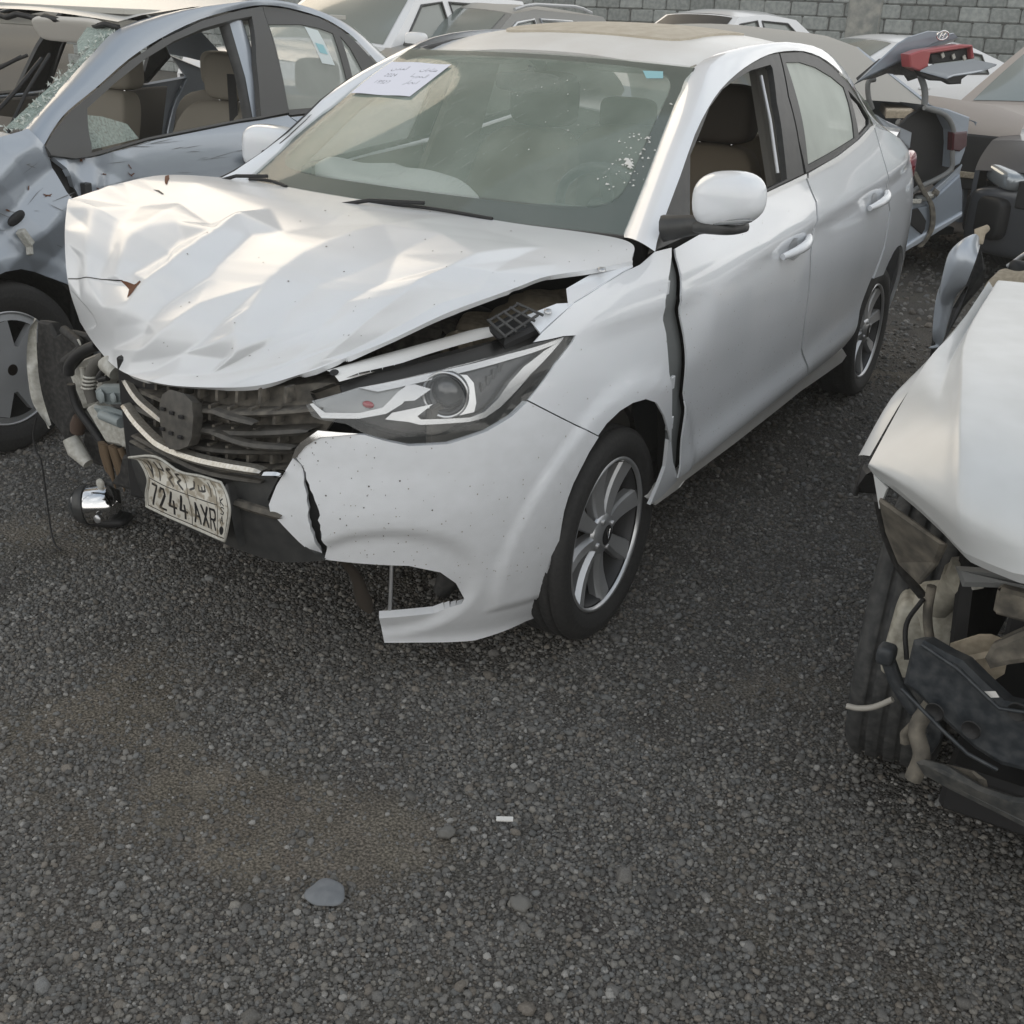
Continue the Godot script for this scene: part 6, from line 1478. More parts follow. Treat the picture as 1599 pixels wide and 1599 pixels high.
func build_cabin(c: Node3D) -> void:
	put("cabin_floor", boxm(Vector3(1.36, 0.04, 2.3)), M.cabin_dark, c, Vector3(0, 0.30, -1.45))
	# headlining under the roof, and inner faces of the right side
	var ro := PackedVector2Array([Vector2(-0.48, -1.02), Vector2(0.48, -1.02), Vector2(0.49, -1.8), Vector2(0.47, -2.5), Vector2(-0.47, -2.5), Vector2(-0.49, -1.8)])
	put("headlining", patch(ro, func(p: Vector2) -> Vector3: return roof_at(p) - Vector3(0, 0.035, 0), Vector2(0.12, 0.12), 0.0), M.headlining, c)
	for sd in [-1.0, 1.0]:
		put("door_card", plate([Vector3(sd * 0.72, 1.0, -0.35), Vector3(sd * 0.74, 1.02, -1.3), Vector3(sd * 0.74, 1.06, -2.2), Vector3(sd * 0.76, 0.32, -2.0), Vector3(sd * 0.78, 0.30, -0.35)], Vector3(-sd, 0, 0), 0.03), M.cabin_tan if sd < 0 else M.cabin_dark, c)
	# dashboard: a long rounded shelf with hood over the dials
	var g := []
	for k in 9:
		var row := []
		for q in 19:
			var u := q / 18.0
			var x := lerpf(-0.68, 0.68, u)
			var hump := exp(-pow((x - 0.34) / 0.17, 2.0))
			var prof := [[-0.30, 0.945], [-0.38, 0.955], [-0.50, 0.965], [-0.60, 0.965 + 0.035 * hump], [-0.66, 0.945 + 0.03 * hump], [-0.69, 0.90], [-0.70, 0.80], [-0.67, 0.66], [-0.60, 0.55]]
			row.append(Vector3(x, prof[k][1], prof[k][0] + 0.05 * sin(PI * u)))
		g.append(row)
	var mb := MB.new()
	mb.grid(g)
	put("dashboard", mb.build(), M.dash, c)
	# steering wheel with a limp airbag hanging from it
	var sw := put("steering_wheel", torus(0.178, 0.016), M.trim, c, Vector3(0.35, 0.93, -0.83), Vector3(0, 0, 0))
	sw.basis = Basis(Vector3.RIGHT, deg_to_rad(-62.0))
	put("steering_hub", soft(Vector3(0.16, 0.05, 0.13), 0.6), M.trim, sw)
	put("steering_spoke", boxm(Vector3(0.32, 0.02, 0.035)), M.trim, sw)
	put("steering_spoke", boxm(Vector3(0.035, 0.02, 0.16)), M.trim, sw, Vector3(0, 0, 0.09))
	var lump := func(p: Vector3) -> Vector3: return p + Vector3(0.02 * sin(p.z * 23.0 + p.x * 9.0), 0.02 * sin(p.x * 21.0) * cos(p.z * 17.0), 0.015 * sin(p.x * 30.0))
	put("airbag", soft(Vector3(0.30, 0.22, 0.16), 0.8, 28, 18, lump), M.airbag, c, Vector3(0.35, 0.86, -0.93), Vector3(-0.5, 0, 0))
	put("airbag", soft(Vector3(0.52, 0.09, 0.26), 0.75, 32, 16, lump), M.airbag, c, Vector3(-0.28, 0.985, -0.57), Vector3(0.1, 0.2, -0.08))
	# seats
	make_seat(c, Vector3(0.36, 0.12, -1.22), M.seat, M.headrest)
	make_seat(c, Vector3(-0.36, 0.12, -1.22), M.seat, M.headrest)
	put("rear_seat", soft(Vector3(1.26, 0.2, 0.5), 0.35, 24, 12), M.seat, c, Vector3(0, 0.46, -2.0))
	put("rear_seat_back", soft(Vector3(1.26, 0.62, 0.18), 0.35, 24, 14, func(p: Vector3) -> Vector3: return Vector3(p.x * (1.0 - 0.08 * (p.y + 0.3)), p.y, p.z - 0.3 * (p.y + 0.3))), M.seat, c, Vector3(0, 0.76, -2.22))
	for x in [-0.38, 0.38]: put("headrest", soft(Vector3(0.26, 0.15, 0.10), 0.45), M.headrest, c, Vector3(x, 1.10, -2.42))
	put("parcel_shelf", boxm(Vector3(1.2, 0.02, 0.5)), M.cabin_tan, c, Vector3(0, 1.03, -2.70))
	# rear-view mirror and sun visors behind the screen
	put("cabin_mirror", soft(Vector3(0.23, 0.06, 0.04), 0.5), M.trim, c, Vector3(0.0, 1.30, -0.88))
	put("mirror_stem", tubem([Vector3(0, 1.345, -0.90), Vector3(0, 1.30, -0.885)], 0.012), M.trim, c)
	for x in [-0.30, 0.30]: put("sun_visor", soft(Vector3(0.36, 0.02, 0.15), 0.4), M.headlining, c, Vector3(x, 1.365, -1.08), Vector3(0.25, 0, 0))
	for sd in [-1.0, 1.0]:
		put("pillar_lining", tubem([Vector3(sd * 0.64, 0.96, -0.36), Vector3(sd * 0.575, 1.20, -0.74), Vector3(sd * 0.50, 1.355, -1.03)], [0.035, 0.028, 0.025], 8), M.cabin_tan, c)
	put("centre_pillar", plate([Vector3(-0.50, 1.40, -1.33), Vector3(-0.51, 1.40, -1.58), Vector3(-0.73, 0.75, -1.62), Vector3(-0.73, 0.75, -1.22)], Vector3(1, 0.35, 0), 0.03), M.cabin_tan, c)

func torus(R: float, r: float) -> ArrayMesh:
	var t := TorusMesh.new()
	t.inner_radius = R - r
	t.outer_radius = R + r
	t.rings = 48
	t.ring_segments = 12
	var a := ArrayMesh.new()
	a.add_surface_from_arrays(Mesh.PRIMITIVE_TRIANGLES, t.get_mesh_arrays())
	return a

# ------------------------------------------------------------------ wrecked silver car on the left
func left_side(p: Vector2, sink := 0.0, dent := 0.0) -> Vector3:
	var d := herm(LY, LD, p.y) + sink
	var z := p.x
	# the plan draws in towards nose and tail
	d += 0.10 * pow(smoothstep(0.1, 0.9, z), 2.0) + 0.12 * pow(smoothstep(-2.2, -3.6, z), 2.0)
	if dent > 0.0:
		# beaten wing: long creases and buckles
		d += dent * (0.9 * fold(z * 2.3 + p.y * 3.9) + 0.5 * fold(z * 4.1 - p.y * 2.7 + 0.2) + 0.7 * fold(p.y * 3.1 + z * 0.9 + 0.35) - 0.8)
	var r := Vector2(z + 0.01, p.y - 0.28).length()
	d -= 0.012 * smoothstep(0.43, 0.39, r)
	return Vector3(-1.5 - d, p.y, z)

func fold(t: float) -> float:
	# a crease: straight flanks, sharp crest
	return absf(fposmod(t, 1.0) * 2.0 - 1.0)

func build_left_car() -> void:
	var c := thing("wrecked_silver_car", "wrecked silver-blue sedan with shattered windscreen and open front window", "car", Vector3.ZERO, 0.0, "cars standing in the yard")
	var inside := Vector3(-2.4, 0.7, -1.2)
	var side := func(sink: float, dent: float) -> Callable:
		return func(p: Vector2) -> Vector3: return left_side(p, sink, dent)
	var door_dent := func(p: Vector2) -> Vector3:
		var k := smoothstep(-0.75, -0.35, p.x)
		return left_side(p, 0.022 * k * (fold(p.x * 7.0 + p.y * 4.0) + fold(p.y * 6.0 - p.x * 3.0) - 0.6) + 0.003 * fold(p.y * 2.6 + p.x * 0.4))
	put("front_wing", patch(left_wing_o, side.call(0.0, 0.035), Vector2(0.010, 0.010), 0.015, inside), M.silver, c)
	var fd := put("front_door", patch(left_front_door_o, door_dent, Vector2(0.012, 0.012), 0.02, inside), M.silver, c)
	put("rear_door", patch(left_rear_door_o, side.call(0.0, 0.0), Vector2(0.04, 0.04), 0.02, inside), M.silver, c)
	var rs := RandomNumberGenerator.new()
	rs.seed = 64
	var scr := MB.new()
	for k in 40:
		var p := Vector2(rs.randf_range(-1.3, -0.42), rs.randf_range(0.80, 0.99))
		var ln := rs.randf_range(0.03, 0.22)
		var sl := rs.randfn() * 0.06
		if k > 22:
			p = Vector2(rs.randf_range(-0.28, 0.05), rs.randf_range(0.68, 1.0))
			ln = rs.randf_range(0.02, 0.09)
			sl = rs.randfn() * 0.5
			if not Geometry2D.is_point_in_polygon(p, left_wing_o): continue
		var n := 6
		var w := rs.randf_range(0.0006, 0.0016)
		for q in n:
			var a := p + Vector2(-ln * q / n, ln * sl * q / n)
			var b := p + Vector2(-ln * (q + 1) / n, ln * sl * (q + 1) / n)
			var up := Vector2(0, w * sin(PI * (q + 0.5) / n))
			var sf := func(t: Vector2) -> Vector3: return (door_dent.call(t) if k <= 22 else left_side(t, 0.0, 0.035)) + Vector3(0.003, 0.0005, 0)
			scr.quad(sf.call(a - up), sf.call(b - up), sf.call(b + up), sf.call(a + up), Vector3(1, 0, 0))
	put("scratches", scr.build(), M.scratch, fd).set_meta("kind", "stuff")
	var rus := MB.new()
	for k in 14:
		var p := Vector2(rs.randf_range(-0.62, -0.40), 0.965 - rs.randf() * 0.11) if k < 7 else Vector2(rs.randf_range(-0.27, 0.08), 0.80 + rs.randf() * 0.2)
		if k >= 7 and not Geometry2D.is_point_in_polygon(p, left_wing_o): continue
		for q in 6:
			var sf := func(t: float) -> Vector3:
				var u := p + Vector2(cos(t) * 2.4, sin(t) * 0.8).rotated(k * 0.4) * 0.006 * (0.7 + 0.5 * sin(t * 2.0 + k))
				return (door_dent.call(u) if k < 7 else left_side(u, 0.0, 0.035)) + Vector3(0.0035, 0.0005, 0)
			rus.tri(sf.call(TAU * q / 6), sf.call(TAU * (q + 1) / 6), (door_dent.call(p) if k < 7 else left_side(p, 0.0, 0.035)) + Vector3(0.004, 0, 0), Vector3(1, 0, 0))
	put("rust_spots", rus.build(), M.rust, fd).set_meta("kind", "stuff")
	var quarter := PackedVector2Array([Vector2(-2.33, 1.21), Vector2(-2.48, 1.09), Vector2(-2.40, 0.78), Vector2(-2.20, 0.55), Vector2(-2.85, 0.5), Vector2(-3.3, 0.35), Vector2(-3.35, 0.95), Vector2(-2.9, 1.05)])
	put("quarter_panel", patch(quarter, side.call(0.0, 0.0), Vector2(0.06, 0.05), 0.02, inside), M.silver, c)
	put("door_frame", patch(left_front_frame_o, side.call(-0.008, 0.0), Vector2(0.03, 0.03), 0.03, inside, [left_front_window_o]), M.trim_grey, c)
	var rf := put("door_frame", patch(left_rear_frame_o, side.call(0.004, 0.0), Vector2(0.03, 0.03), 0.02, inside, [left_rear_window_o, left_quarter_window_o]), M.trim_grey, c)
	put("window_pane", patch(left_rear_window_o, side.call(0.012, 0.0), Vector2(0.05, 0.05), 0.0, inside), M.glass, rf)
	put("window_film", patch(left_rear_window_o, side.call(0.010, 0.0), Vector2(0.05, 0.05), 0.0, inside), M.dust_left, rf)
	put("quarter_pane", patch(left_quarter_window_o, side.call(0.012, 0.0), Vector2(0.05, 0.05), 0.0, inside), M.glass, rf)
	put("quarter_dust", patch(left_quarter_window_o, side.call(0.010, 0.0), Vector2(0.05, 0.05), 0.0, inside), M.dust_left, rf)
	# bits of glass left in the front window, paper stuck to the rear one
	put("glass_shard", patch(PackedVector2Array([Vector2(-0.45, 0.985), Vector2(-0.50, 1.10), Vector2(-0.58, 1.09), Vector2(-0.68, 1.06), Vector2(-0.70, 1.01)]), side.call(0.014, 0.0), Vector2(0.04, 0.04), 0.0, inside), M.glass_cracked, fd)
	put("window_notice", patch(PackedVector2Array([Vector2(-1.885, 1.40), Vector2(-1.965, 1.385), Vector2(-1.985, 1.24), Vector2(-1.90, 1.25)]), side.call(0.008, 0.0), Vector2(0.05, 0.05), 0.0, inside), M.notice, rf)
	put("notice_band", patch(PackedVector2Array([Vector2(-1.905, 1.335), Vector2(-1.955, 1.325), Vector2(-1.962, 1.285), Vector2(-1.912, 1.294)]), side.call(0.0065, 0.0), Vector2(0.05, 0.05), 0.0, inside), M.sticker, rf)
	put("side_frame", loft(smooth_line(left_opening, 3), smooth_line(left_roof_edge(), 3), 0.02, 6, inside), M.silver, c)
	put("rust_patch", loft([Vector3(-1.705, 1.255, -0.69), Vector3(-1.735, 1.305, -0.80)], [Vector3(-1.735, 1.25, -0.66), Vector3(-1.755, 1.30, -0.76)], 0.004, 3, inside), M.rust, c)
	# body side behind the open window: B pillar in body colour with lining
	put("centre_pillar", loft([Vector3(-1.80, 1.43, -1.44), Vector3(-1.69, 1.20, -1.41), Vector3(-1.60, 0.98, -1.36)], [Vector3(-1.82, 1.43, -1.54), Vector3(-1.71, 1.20, -1.53), Vector3(-1.62, 0.98, -1.52)], 0.02, 5, inside), M.silver, c)
	put("pillar_lining", loft([Vector3(-1.83, 1.43, -1.40), Vector3(-1.73, 1.20, -1.39), Vector3(-1.66, 0.98, -1.36)], [Vector3(-1.80, 1.43, -1.445), Vector3(-1.69, 1.20, -1.42), Vector3(-1.61, 0.98, -1.38)], 0.01, 3, inside), M.trim, c)
	var hd := []
	for k in 8: hd.append(left_side(Vector2(-1.18 - 0.20 * k / 7.0, 0.905 + 0.02 * k / 7.0), -0.02 - 0.022 * sin(PI * k / 7.0)))
	put("handle", tubem(hd, [0.012, 0.02, 0.024, 0.026, 0.026, 0.024, 0.02, 0.012], 10), M.trim, fd)
	# far side, roof, screens
	var far := func(p: Vector2) -> Vector3:
		var q := left_side(p)
		return Vector3(-4.76 - q.x, q.y, q.z)
	for prt in [["front_door", left_front_door_o, M.silver, []], ["rear_door", left_rear_door_o, M.silver, []], ["quarter_panel", quarter, M.silver, []], ["door_frame", left_front_frame_o, M.trim, [left_front_window_o]], ["door_frame", left_rear_frame_o, M.trim, [left_rear_window_o, left_quarter_window_o]]]:
		put(prt[0], patch(prt[1], far, Vector2(0.08, 0.06), 0.02, inside, prt[3]), prt[2], c)
	var fo := []
	var fe := []
	for p in left_opening: fo.append(Vector3(-4.76 - p.x, p.y, p.z))
	for p in left_roof_edge(): fe.append(Vector3(-4.76 - p.x, p.y, p.z))
	put("side_frame", loft(smooth_line(fo, 2), smooth_line(fe, 2), 0.02, 5, inside), M.silver, c)
	var ro := []
	for q in [[-0.86, 1.405], [-0.98, 1.43], [-1.25, 1.465], [-1.6, 1.49], [-1.95, 1.475], [-2.2, 1.42], [-2.34, 1.36]]:
		var row := []
		for k in 15:
			var u := k / 14.0
			row.append(Vector3(lerpf(-1.81, -2.95, u), q[1] + 0.025 * sin(PI * u), q[0] - 0.05 * (q[0] + 1.6) * sin(PI * u) * 0.0))
		ro.append(row)
	var rb := MB.new()
	rb.grid(ro)
	put("roof", rb.build(), M.silver_pale, c)
	# torn rubber and crumbled glass along the top of the missing windscreen
	var edge := []
	for k in 21: edge.append(Vector3(lerpf(-1.79, -2.95, k / 20.0), 1.385 + 0.008 * sin(k * 2.1) + 0.02 * sin(PI * k / 20.0), -0.845 + 0.01 * sin(k * 1.3)))
	put("screen_rubber", tubem(edge, 0.012, 6), M.black, c)
	var rng := RandomNumberGenerator.new()
	rng.seed = 31
	var sg := MB.new()
	for k in 420:
		var t := rng.randf()
		var along := rng.randf()
		# crazed glass still hanging along the A pillar and the scuttle
		var p: Vector3
		if k < 260: p = Vector3(-1.67, 1.06, -0.27).lerp(Vector3(-1.79, 1.385, -0.86), along) + Vector3(-rng.randf() * (0.05 + 0.05 * along), 0.0, 0.01)
		else: p = Vector3(lerpf(-1.66, -2.3, along), 1.05 + rng.randf() * 0.02, -0.24 + rng.randf() * 0.10)
		var a := Vector3(rng.randfn(), rng.randfn(), rng.randfn()).normalized() * rng.randf_range(0.006, 0.02)
		var b := Vector3(rng.randfn(), rng.randfn(), rng.randfn()).normalized() * rng.randf_range(0.006, 0.02)
		sg.tri(p, p + a, p + b)
	put("crumbled_glass", sg.build(), M.glass_crumbs, c).set_meta("kind", "stuff")
	put("hanging_glass", plate([Vector3(-1.665, 1.06, -0.28), Vector3(-1.785, 1.375, -0.85), Vector3(-1.87, 1.37, -0.84), Vector3(-1.80, 1.25, -0.62), Vector3(-1.76, 1.15, -0.42), Vector3(-1.74, 1.06, -0.26)], Vector3(0.1, 0.8, 0.6), 0.004), M.glass_cracked, c)
	put("hanging_glass", plate([Vector3(-1.79, 1.385, -0.855), Vector3(-1.96, 1.39, -0.85), Vector3(-1.93, 1.33, -0.76), Vector3(-1.86, 1.29, -0.70)], Vector3(0.1, 0.8, 0.6), 0.004), M.glass_cracked, c)
	put("sun_visor", soft(Vector3(0.42, 0.10, 0.03), 0.4), M.visor, c, Vector3(-2.08, 1.365, -0.86), Vector3(0.5, 0, 0))
	put("header_rail", boxm(Vector3(1.1, 0.04, 0.10)), M.headlining, c, Vector3(-2.38, 1.39, -0.93))
	# wipers standing up from the scuttle
	var w1 := put("wiper_arm", tubem(smooth_line([Vector3(-1.86, 1.03, -0.22), Vector3(-1.90, 1.15, -0.42), Vector3(-1.94, 1.27, -0.60)], 5), 0.008, 6), M.black, c)
	put("wiper_blade", tubem([Vector3(-1.80, 1.02, -0.30), Vector3(-1.87, 1.16, -0.46), Vector3(-1.92, 1.285, -0.62)], 0.007, 6), M.black, w1)
	var w2 := put("wiper_arm", tubem([Vector3(-2.30, 1.05, -0.22), Vector3(-2.18, 1.19, -0.50), Vector3(-2.08, 1.27, -0.62)], 0.008, 6), M.black, c)
	put("wiper_blade", tubem([Vector3(-2.36, 1.10, -0.36), Vector3(-2.2, 1.205, -0.53), Vector3(-2.06, 1.275, -0.63)], 0.007, 6), M.black, w2)
	# crumpled scuttle and hood stub
	var sc := []
	for r in 9:
		var row := []
		for k in 27:
			var u := k / 26.0
			var z := lerpf(-0.30, 0.5, r / 8.0)
			row.append(Vector3(lerpf(-1.60, -3.1, u), 1.04 - 0.02 * r + 0.06 * (fold(u * 5.3 + r * 0.27) - 0.5) * fold(r * 0.37 + u * 2.9) - 0.12 * pow(r / 8.0, 2.0), z + 0.05 * fold(u * 4.6)))
		sc.append(row)
	var sb := MB.new()
	sb.grid(sc)
	put("crumpled_hood", sb.build(), M.silver_scuffed, c)
	# a popped clip on the wing and the dark hole of its side lamp
	put("side_lamp_hole", soft(Vector3(0.02, 0.035, 0.075), 0.8, 14, 8), M.black, c, left_side(Vector2(-0.075, 0.80), -0.012), Vector3(0.5, 0, 0))
	put("torn_clip", boxm(Vector3(0.03, 0.06, 0.025)), M.apron, c, left_side(Vector2(-0.09, 0.735), -0.02), Vector3(0.5, 0.3, 0.2))
	put("torn_clip", boxm(Vector3(0.02, 0.05, 0.015)), M.apron, c, left_side(Vector2(-0.10, 0.70), -0.02), Vector3(-0.4, 0.2, 0.3))
	put("door_hinge", boxm(Vector3(0.03, 0.05, 0.03)), M.trim, c, left_side(Vector2(-0.385, 0.86), -0.006))
	put("door_shut", plate([left_side(Vector2(-0.27, 1.01), 0.03), left_side(Vector2(-0.36, 0.97), 0.03), left_side(Vector2(-0.42, 0.80), 0.03), left_side(Vector2(-0.40, 0.25), 0.03), left_side(Vector2(-0.30, 0.25), 0.03), left_side(Vector2(-0.33, 0.80), 0.03)], Vector3(1, 0, 0), 0.02), M.black, c)
	# inside: seats, lining, belts
	for sx in [-1.98, -2.72]:
		make_seat(c, Vector3(sx, 0.12, -1.22), M.seat_beige, M.seat_beige, 0.60)
	put("rear_seat", soft(Vector3(1.24, 0.2, 0.5), 0.35, 24, 12), M.seat_beige, c, Vector3(-2.38, 0.46, -2.0))
	put("rear_seat_back", soft(Vector3(1.24, 0.60, 0.18), 0.35, 24, 14, func(p: Vector3) -> Vector3: return Vector3(p.x, p.y, p.z - 0.3 * (p.y + 0.3))), M.seat_beige, c, Vector3(-2.38, 0.76, -2.15))
	for sx in [-2.05, -2.7]: put("headrest", soft(Vector3(0.25, 0.18, 0.10), 0.5), M.seat_beige, c, Vector3(sx, 1.16, -2.30))
	put("seat_belt", plate([Vector3(-1.90, 1.20, -1.52), Vector3(-1.86, 1.20, -1.53), Vector3(-1.78, 0.80, -1.45), Vector3(-1.82, 0.80, -1.44)], Vector3(1, 0, 0.3), 0.004), M.black, c)
	put("cabin_floor", boxm(Vector3(1.5, 0.04, 2.3)), M.cabin_dark, c, Vector3(-2.38, 0.30, -1.4))
	put("door_card", plate([Vector3(-3.08, 1.0, -0.35), Vector3(-3.10, 1.05, -2.3), Vector3(-3.10, 0.32, -2.1), Vector3(-3.10, 0.30, -0.35)], Vector3(1, 0, 0), 0.03), M.cabin_mid, c)
	put("dashboard", soft(Vector3(1.34, 0.22, 0.42), 0.4, 24, 12), M.cabin_mid, c, Vector3(-2.38, 0.93, -0.52))
	put("headlining", boxm(Vector3(1.08, 0.02, 1.35)), M.headlining, c, Vector3(-2.38, 1.44, -1.6))
	put("rear_glass", plate([Vector3(-1.86, 1.40, -2.36), Vector3(-2.90, 1.40, -2.36), Vector3(-3.0, 1.08, -2.85), Vector3(-1.76, 1.08, -2.85)], Vector3(0, 0.7, -0.7), 0.005), M.glass, c)
	put("boot_lid", boxm(Vector3(1.35, 0.05, 0.55)), M.silver, c, Vector3(-2.38, 1.04, -3.1))
	make_wheel(c, Vector3(-1.60, 0.29, 0.01), 1.0, 0.302, 0.19, 0.20, "cover", 0.0)
	make_wheel(c, Vector3(-1.60, 0.29, -2.55), 1.0, 0.302, 0.19, 0.20, "cover", 0.0)
	make_wheel(c, Vector3(-3.16, 0.29, 0.01), -1.0, 0.302, 0.19, 0.20, "cover", 0.0)
	make_wheel(c, Vector3(-3.16, 0.29, -2.55), -1.0, 0.302, 0.19, 0.20, "cover", 0.0)
	var g := []
	for k in 15:
		var a := lerpf(-0.3, PI + 0.3, k / 14.0)
		var row := []
		for q in 4: row.append(Vector3(lerpf(-1.53, -1.95, q / 3.0), 0.29 + sin(a) * 0.36, 0.0 + cos(a) * 0.36))
		g.append(row)
	var hb := MB.new()
	hb.grid(g)
	put("wheel_housing", hb.build(), M.liner, c)
	put("underbody", boxm(Vector3(1.4, 0.08, 3.2)), M.black, c, Vector3(-2.38, 0.24, -1.5))
	put("front_end", boxm(Vector3(1.3, 0.4, 0.5)), M.black, c, Vector3(-2.38, 0.55, 0.2))

func left_roof_edge() -> Array:
	var o := []
	var P := [Vector3(-1.665, 1.055, -0.27), Vector3(-1.79, 1.385, -0.855), Vector3(-1.815, 1.44, -1.1), Vector3(-1.83, 1.488, -1.6), Vector3(-1.83, 1.475, -1.95), Vector3(-1.83, 1.42, -2.2), Vector3(-1.83, 1.36, -2.36), Vector3(-1.78, 1.2, -2.62), Vector3(-1.70, 1.09, -2.85)]
	var T := [0.0, 0.36, 0.46, 0.62, 0.73, 0.82, 0.89, 0.96, 1.0]
	var L := [0.0]
	for k in range(1, left_opening.size()): L.append(L[-1] + (left_opening[k] - left_opening[k - 1]).length())
	for k in L.size(): o.append(herm3(T, P, L[k] / L[-1]))
	return o

# ------------------------------------------------------------------ stripped white car on the right, cut by the frame
func build_right_car() -> void:
	var c := thing("stripped_white_car", "white car without front bumper, buckled hood and bare black crash bar", "car", Vector3.ZERO, 0.0, "cars standing in the yard")
	var ins := Vector3(2.4, 0.5, -0.2)
	# hood: from the near edge to the middle, mirrored for the far half
	var cols := []
	var E := smooth_line(rw_edge, 4)
	var n := 21
	var g := []
	var prof := [0.0, 0.06, 0.10, 0.13, 0.17, 0.22, 0.35, 0.5, 0.7, 1.0]
	var res := func(line: Array, t: float) -> Vector3:
		var K := []
		for k in line.size(): K.append(float(k) / (line.size() - 1))
		return herm3(K, line, t)
	for k in n:
		var t := k / float(n - 1)
		var a: Vector3 = res.call(rw_edge, t)
		var b: Vector3 = res.call(rw_crease, t)
		# centre line of the hood
		var m := Vector3(2.36, lerpf(1.0, 0.80, pow(t, 2.2)), lerpf(-0.72, 0.88, t))
		var row := []
		for q in 13:
			var u := q / 12.0
			var p: Vector3
			if u < 0.34:
				var s := u / 0.34
				p = a.lerp(b, s)
				# scooped flute beside the crease towards the rear, sagging skin before it
				p.y -= 0.030 * (1.0 - absf(s * 2.0 - 1.0)) * smoothstep(0.60, 0.25, t)
				p.y += 0.008 * sin(PI * s) * smoothstep(0.3, 0.8, t)
			else:
				var s := (u - 0.34) / 0.66
				p = b.lerp(m, s)
				p.y += -0.010 * maxf(0.0, 1.0 - absf(s * 8.0 - 1.0)) + 0.012 * sin(PI * s)
			row.append(p)
		g.append(row)
	var hb := MB.new()
	# finer by interpolation
	var fine := []
	for r in g:
		var K := []
		for q in 13: K.append(q / 12.0)
		var row := []
		for q in 61:
			var t := q / 60.0 * 12.0
			var i := mini(int(t), 11)
			row.append(r[i].lerp(r[i + 1], t - i).lerp(herm3(K, r, q / 60.0), 0.35))
		fine.append(row)
	hb.grid(fine, false, false, 1.0)
	if hb.n[hb.n.size() / 2].y < 0.0:
		for q in hb.n.size(): hb.n[q] = -hb.n[q]
	fixwind(hb)
	var far := []
	for r in fine:
		var row := []
		for p in r: row.append(Vector3(4.72 - p.x, p.y, p.z))
		far.append(row)
	var mbf := MB.new()
	mbf.grid(far, false, false, 1.0)
	if mbf.n[mbf.n.size() / 2].y < 0.0:
		for q in mbf.n.size(): mbf.n[q] = -mbf.n[q]
	fixwind(mbf)
	# folded rim under the edges
	var rim := []
	for r in fine: rim.append(r[0])
	for q in 61: rim.append(fine[-1][q])
	var rim2 := []
	for k in rim.size(): rim2.append(rim[k] + Vector3(0.012, -0.016, -0.006))
	var hood := put("hood", hb.build(), M.white_old, c)
	put("hood", mbf.build(), M.white_old, c)
	put("hood_edge", loft(rim, rim2, 0.0, 2, ins), M.white_old, hood)
	put("front_wing", loft(smooth_line([Vector3(1.50, 0.92, -0.66), Vector3(1.525, 0.90, -0.1), rw_sliver[0], rw_sliver[4] + Vector3(0, 0.01, 0)], 4), smooth_line([Vector3(1.44, 0.72, -0.7), Vector3(1.445, 0.75, -0.1), rw_sliver[1] + Vector3(0, 0.0, 0), rw_sliver[3]], 4), 0.012, 5, ins), M.white_old, c)
	put("wing_bracket", plate(rw_bracket, Vector3(-0.5, 0.4, 1), 0.02), M.black, c)
	put("bracket_rail", tubem([rw_bracket[0] + Vector3(0.01, 0.0, 0.01), rw_bracket[1] + Vector3(0.012, 0, 0.012)], 0.006, 5), M.liner, c)
	put("torn_flange", plate([rw_front[0] + Vector3(0.012, -0.012, 0.0), rw_front[0] + Vector3(0.045, -0.02, 0.03), rw_front[0] + Vector3(0.036, -0.065, 0.02)], Vector3(-0.3, 0.2, 1), 0.006), M.white_old, c)
	put("wing_liner", plate(rw_liner, Vector3(-0.5, 0.3, 1), 0.012), M.mud, c)
	put("liner_edge", tubem(smooth_line(rw_liner_edge, 4), 0.009, 6), M.liner, c)
	var ty := make_wheel(c, Vector3(1.60, 0.30, 0.04), -1.0, 0.308, 0.195, 0.20, "cover", 0.10)
	make_wheel(c, Vector3(3.12, 0.30, 0.04), 1.0, 0.308, 0.195, 0.20, "cover", 0.1)
	make_wheel(c, Vector3(3.12, 0.30, -2.6), 1.0, 0.308, 0.195, 0.20, "cover")
	make_wheel(c, Vector3(1.60, 0.30, -2.6), -1.0, 0.308, 0.195, 0.20, "cover")
	# washer bottle: blow-moulded, two chambers with a shoulder
	ty.material_override = M.tyre_worn
	put("washer_bottle", soft(Vector3(0.075, 0.17, 0.10), 0.35, 24, 14), M.bottle, c, Vector3(1.618, 0.405, 0.30), Vector3(0, 0.2, -0.1))
	put("washer_bottle", soft(Vector3(0.085, 0.13, 0.09), 0.4, 24, 14), M.bottle, c, Vector3(1.672, 0.462, 0.30), Vector3(0, 0.1, 0.35))
	put("bottle_neck", tubem([Vector3(1.665, 0.50, 0.33), Vector3(1.69, 0.56, 0.37), Vector3(1.70, 0.60, 0.39)], [0.03, 0.026, 0.03], 10), M.bottle, c)
	put("hose", tubem(smooth_line(rw_wire2, 5), 0.009, 7), M.mud, c)
	put("hose", tubem(smooth_line([Vector3(1.652, 0.55, 0.43), Vector3(1.632, 0.49, 0.43), Vector3(1.648, 0.43, 0.45)], 5), 0.005, 6), M.black, c)
	put("hose", tubem(smooth_line([Vector3(1.715, 0.49, 0.40), Vector3(1.73, 0.46, 0.42), Vector3(1.72, 0.42, 0.42), Vector3(1.695, 0.40, 0.40)], 5), 0.011, 7), M.liner, c)
	put("lamp_bracket", plate(rw_lamp_bracket, Vector3(-0.2, 0.3, 1), 0.05), M.bottle, c)
	put("lamp_carrier", plate(rw_tan, Vector3(0, 1, 0.4), 0.09), M.dust_tan, c)
	put("corner_block", plate(rw_block, Vector3(0, 0.3, 1), 0.08), M.mud, c)
	put("inner_structure", boxm(Vector3(0.5, 0.16, 0.06)), M.black, c, Vector3(2.05, 0.60, 0.44))
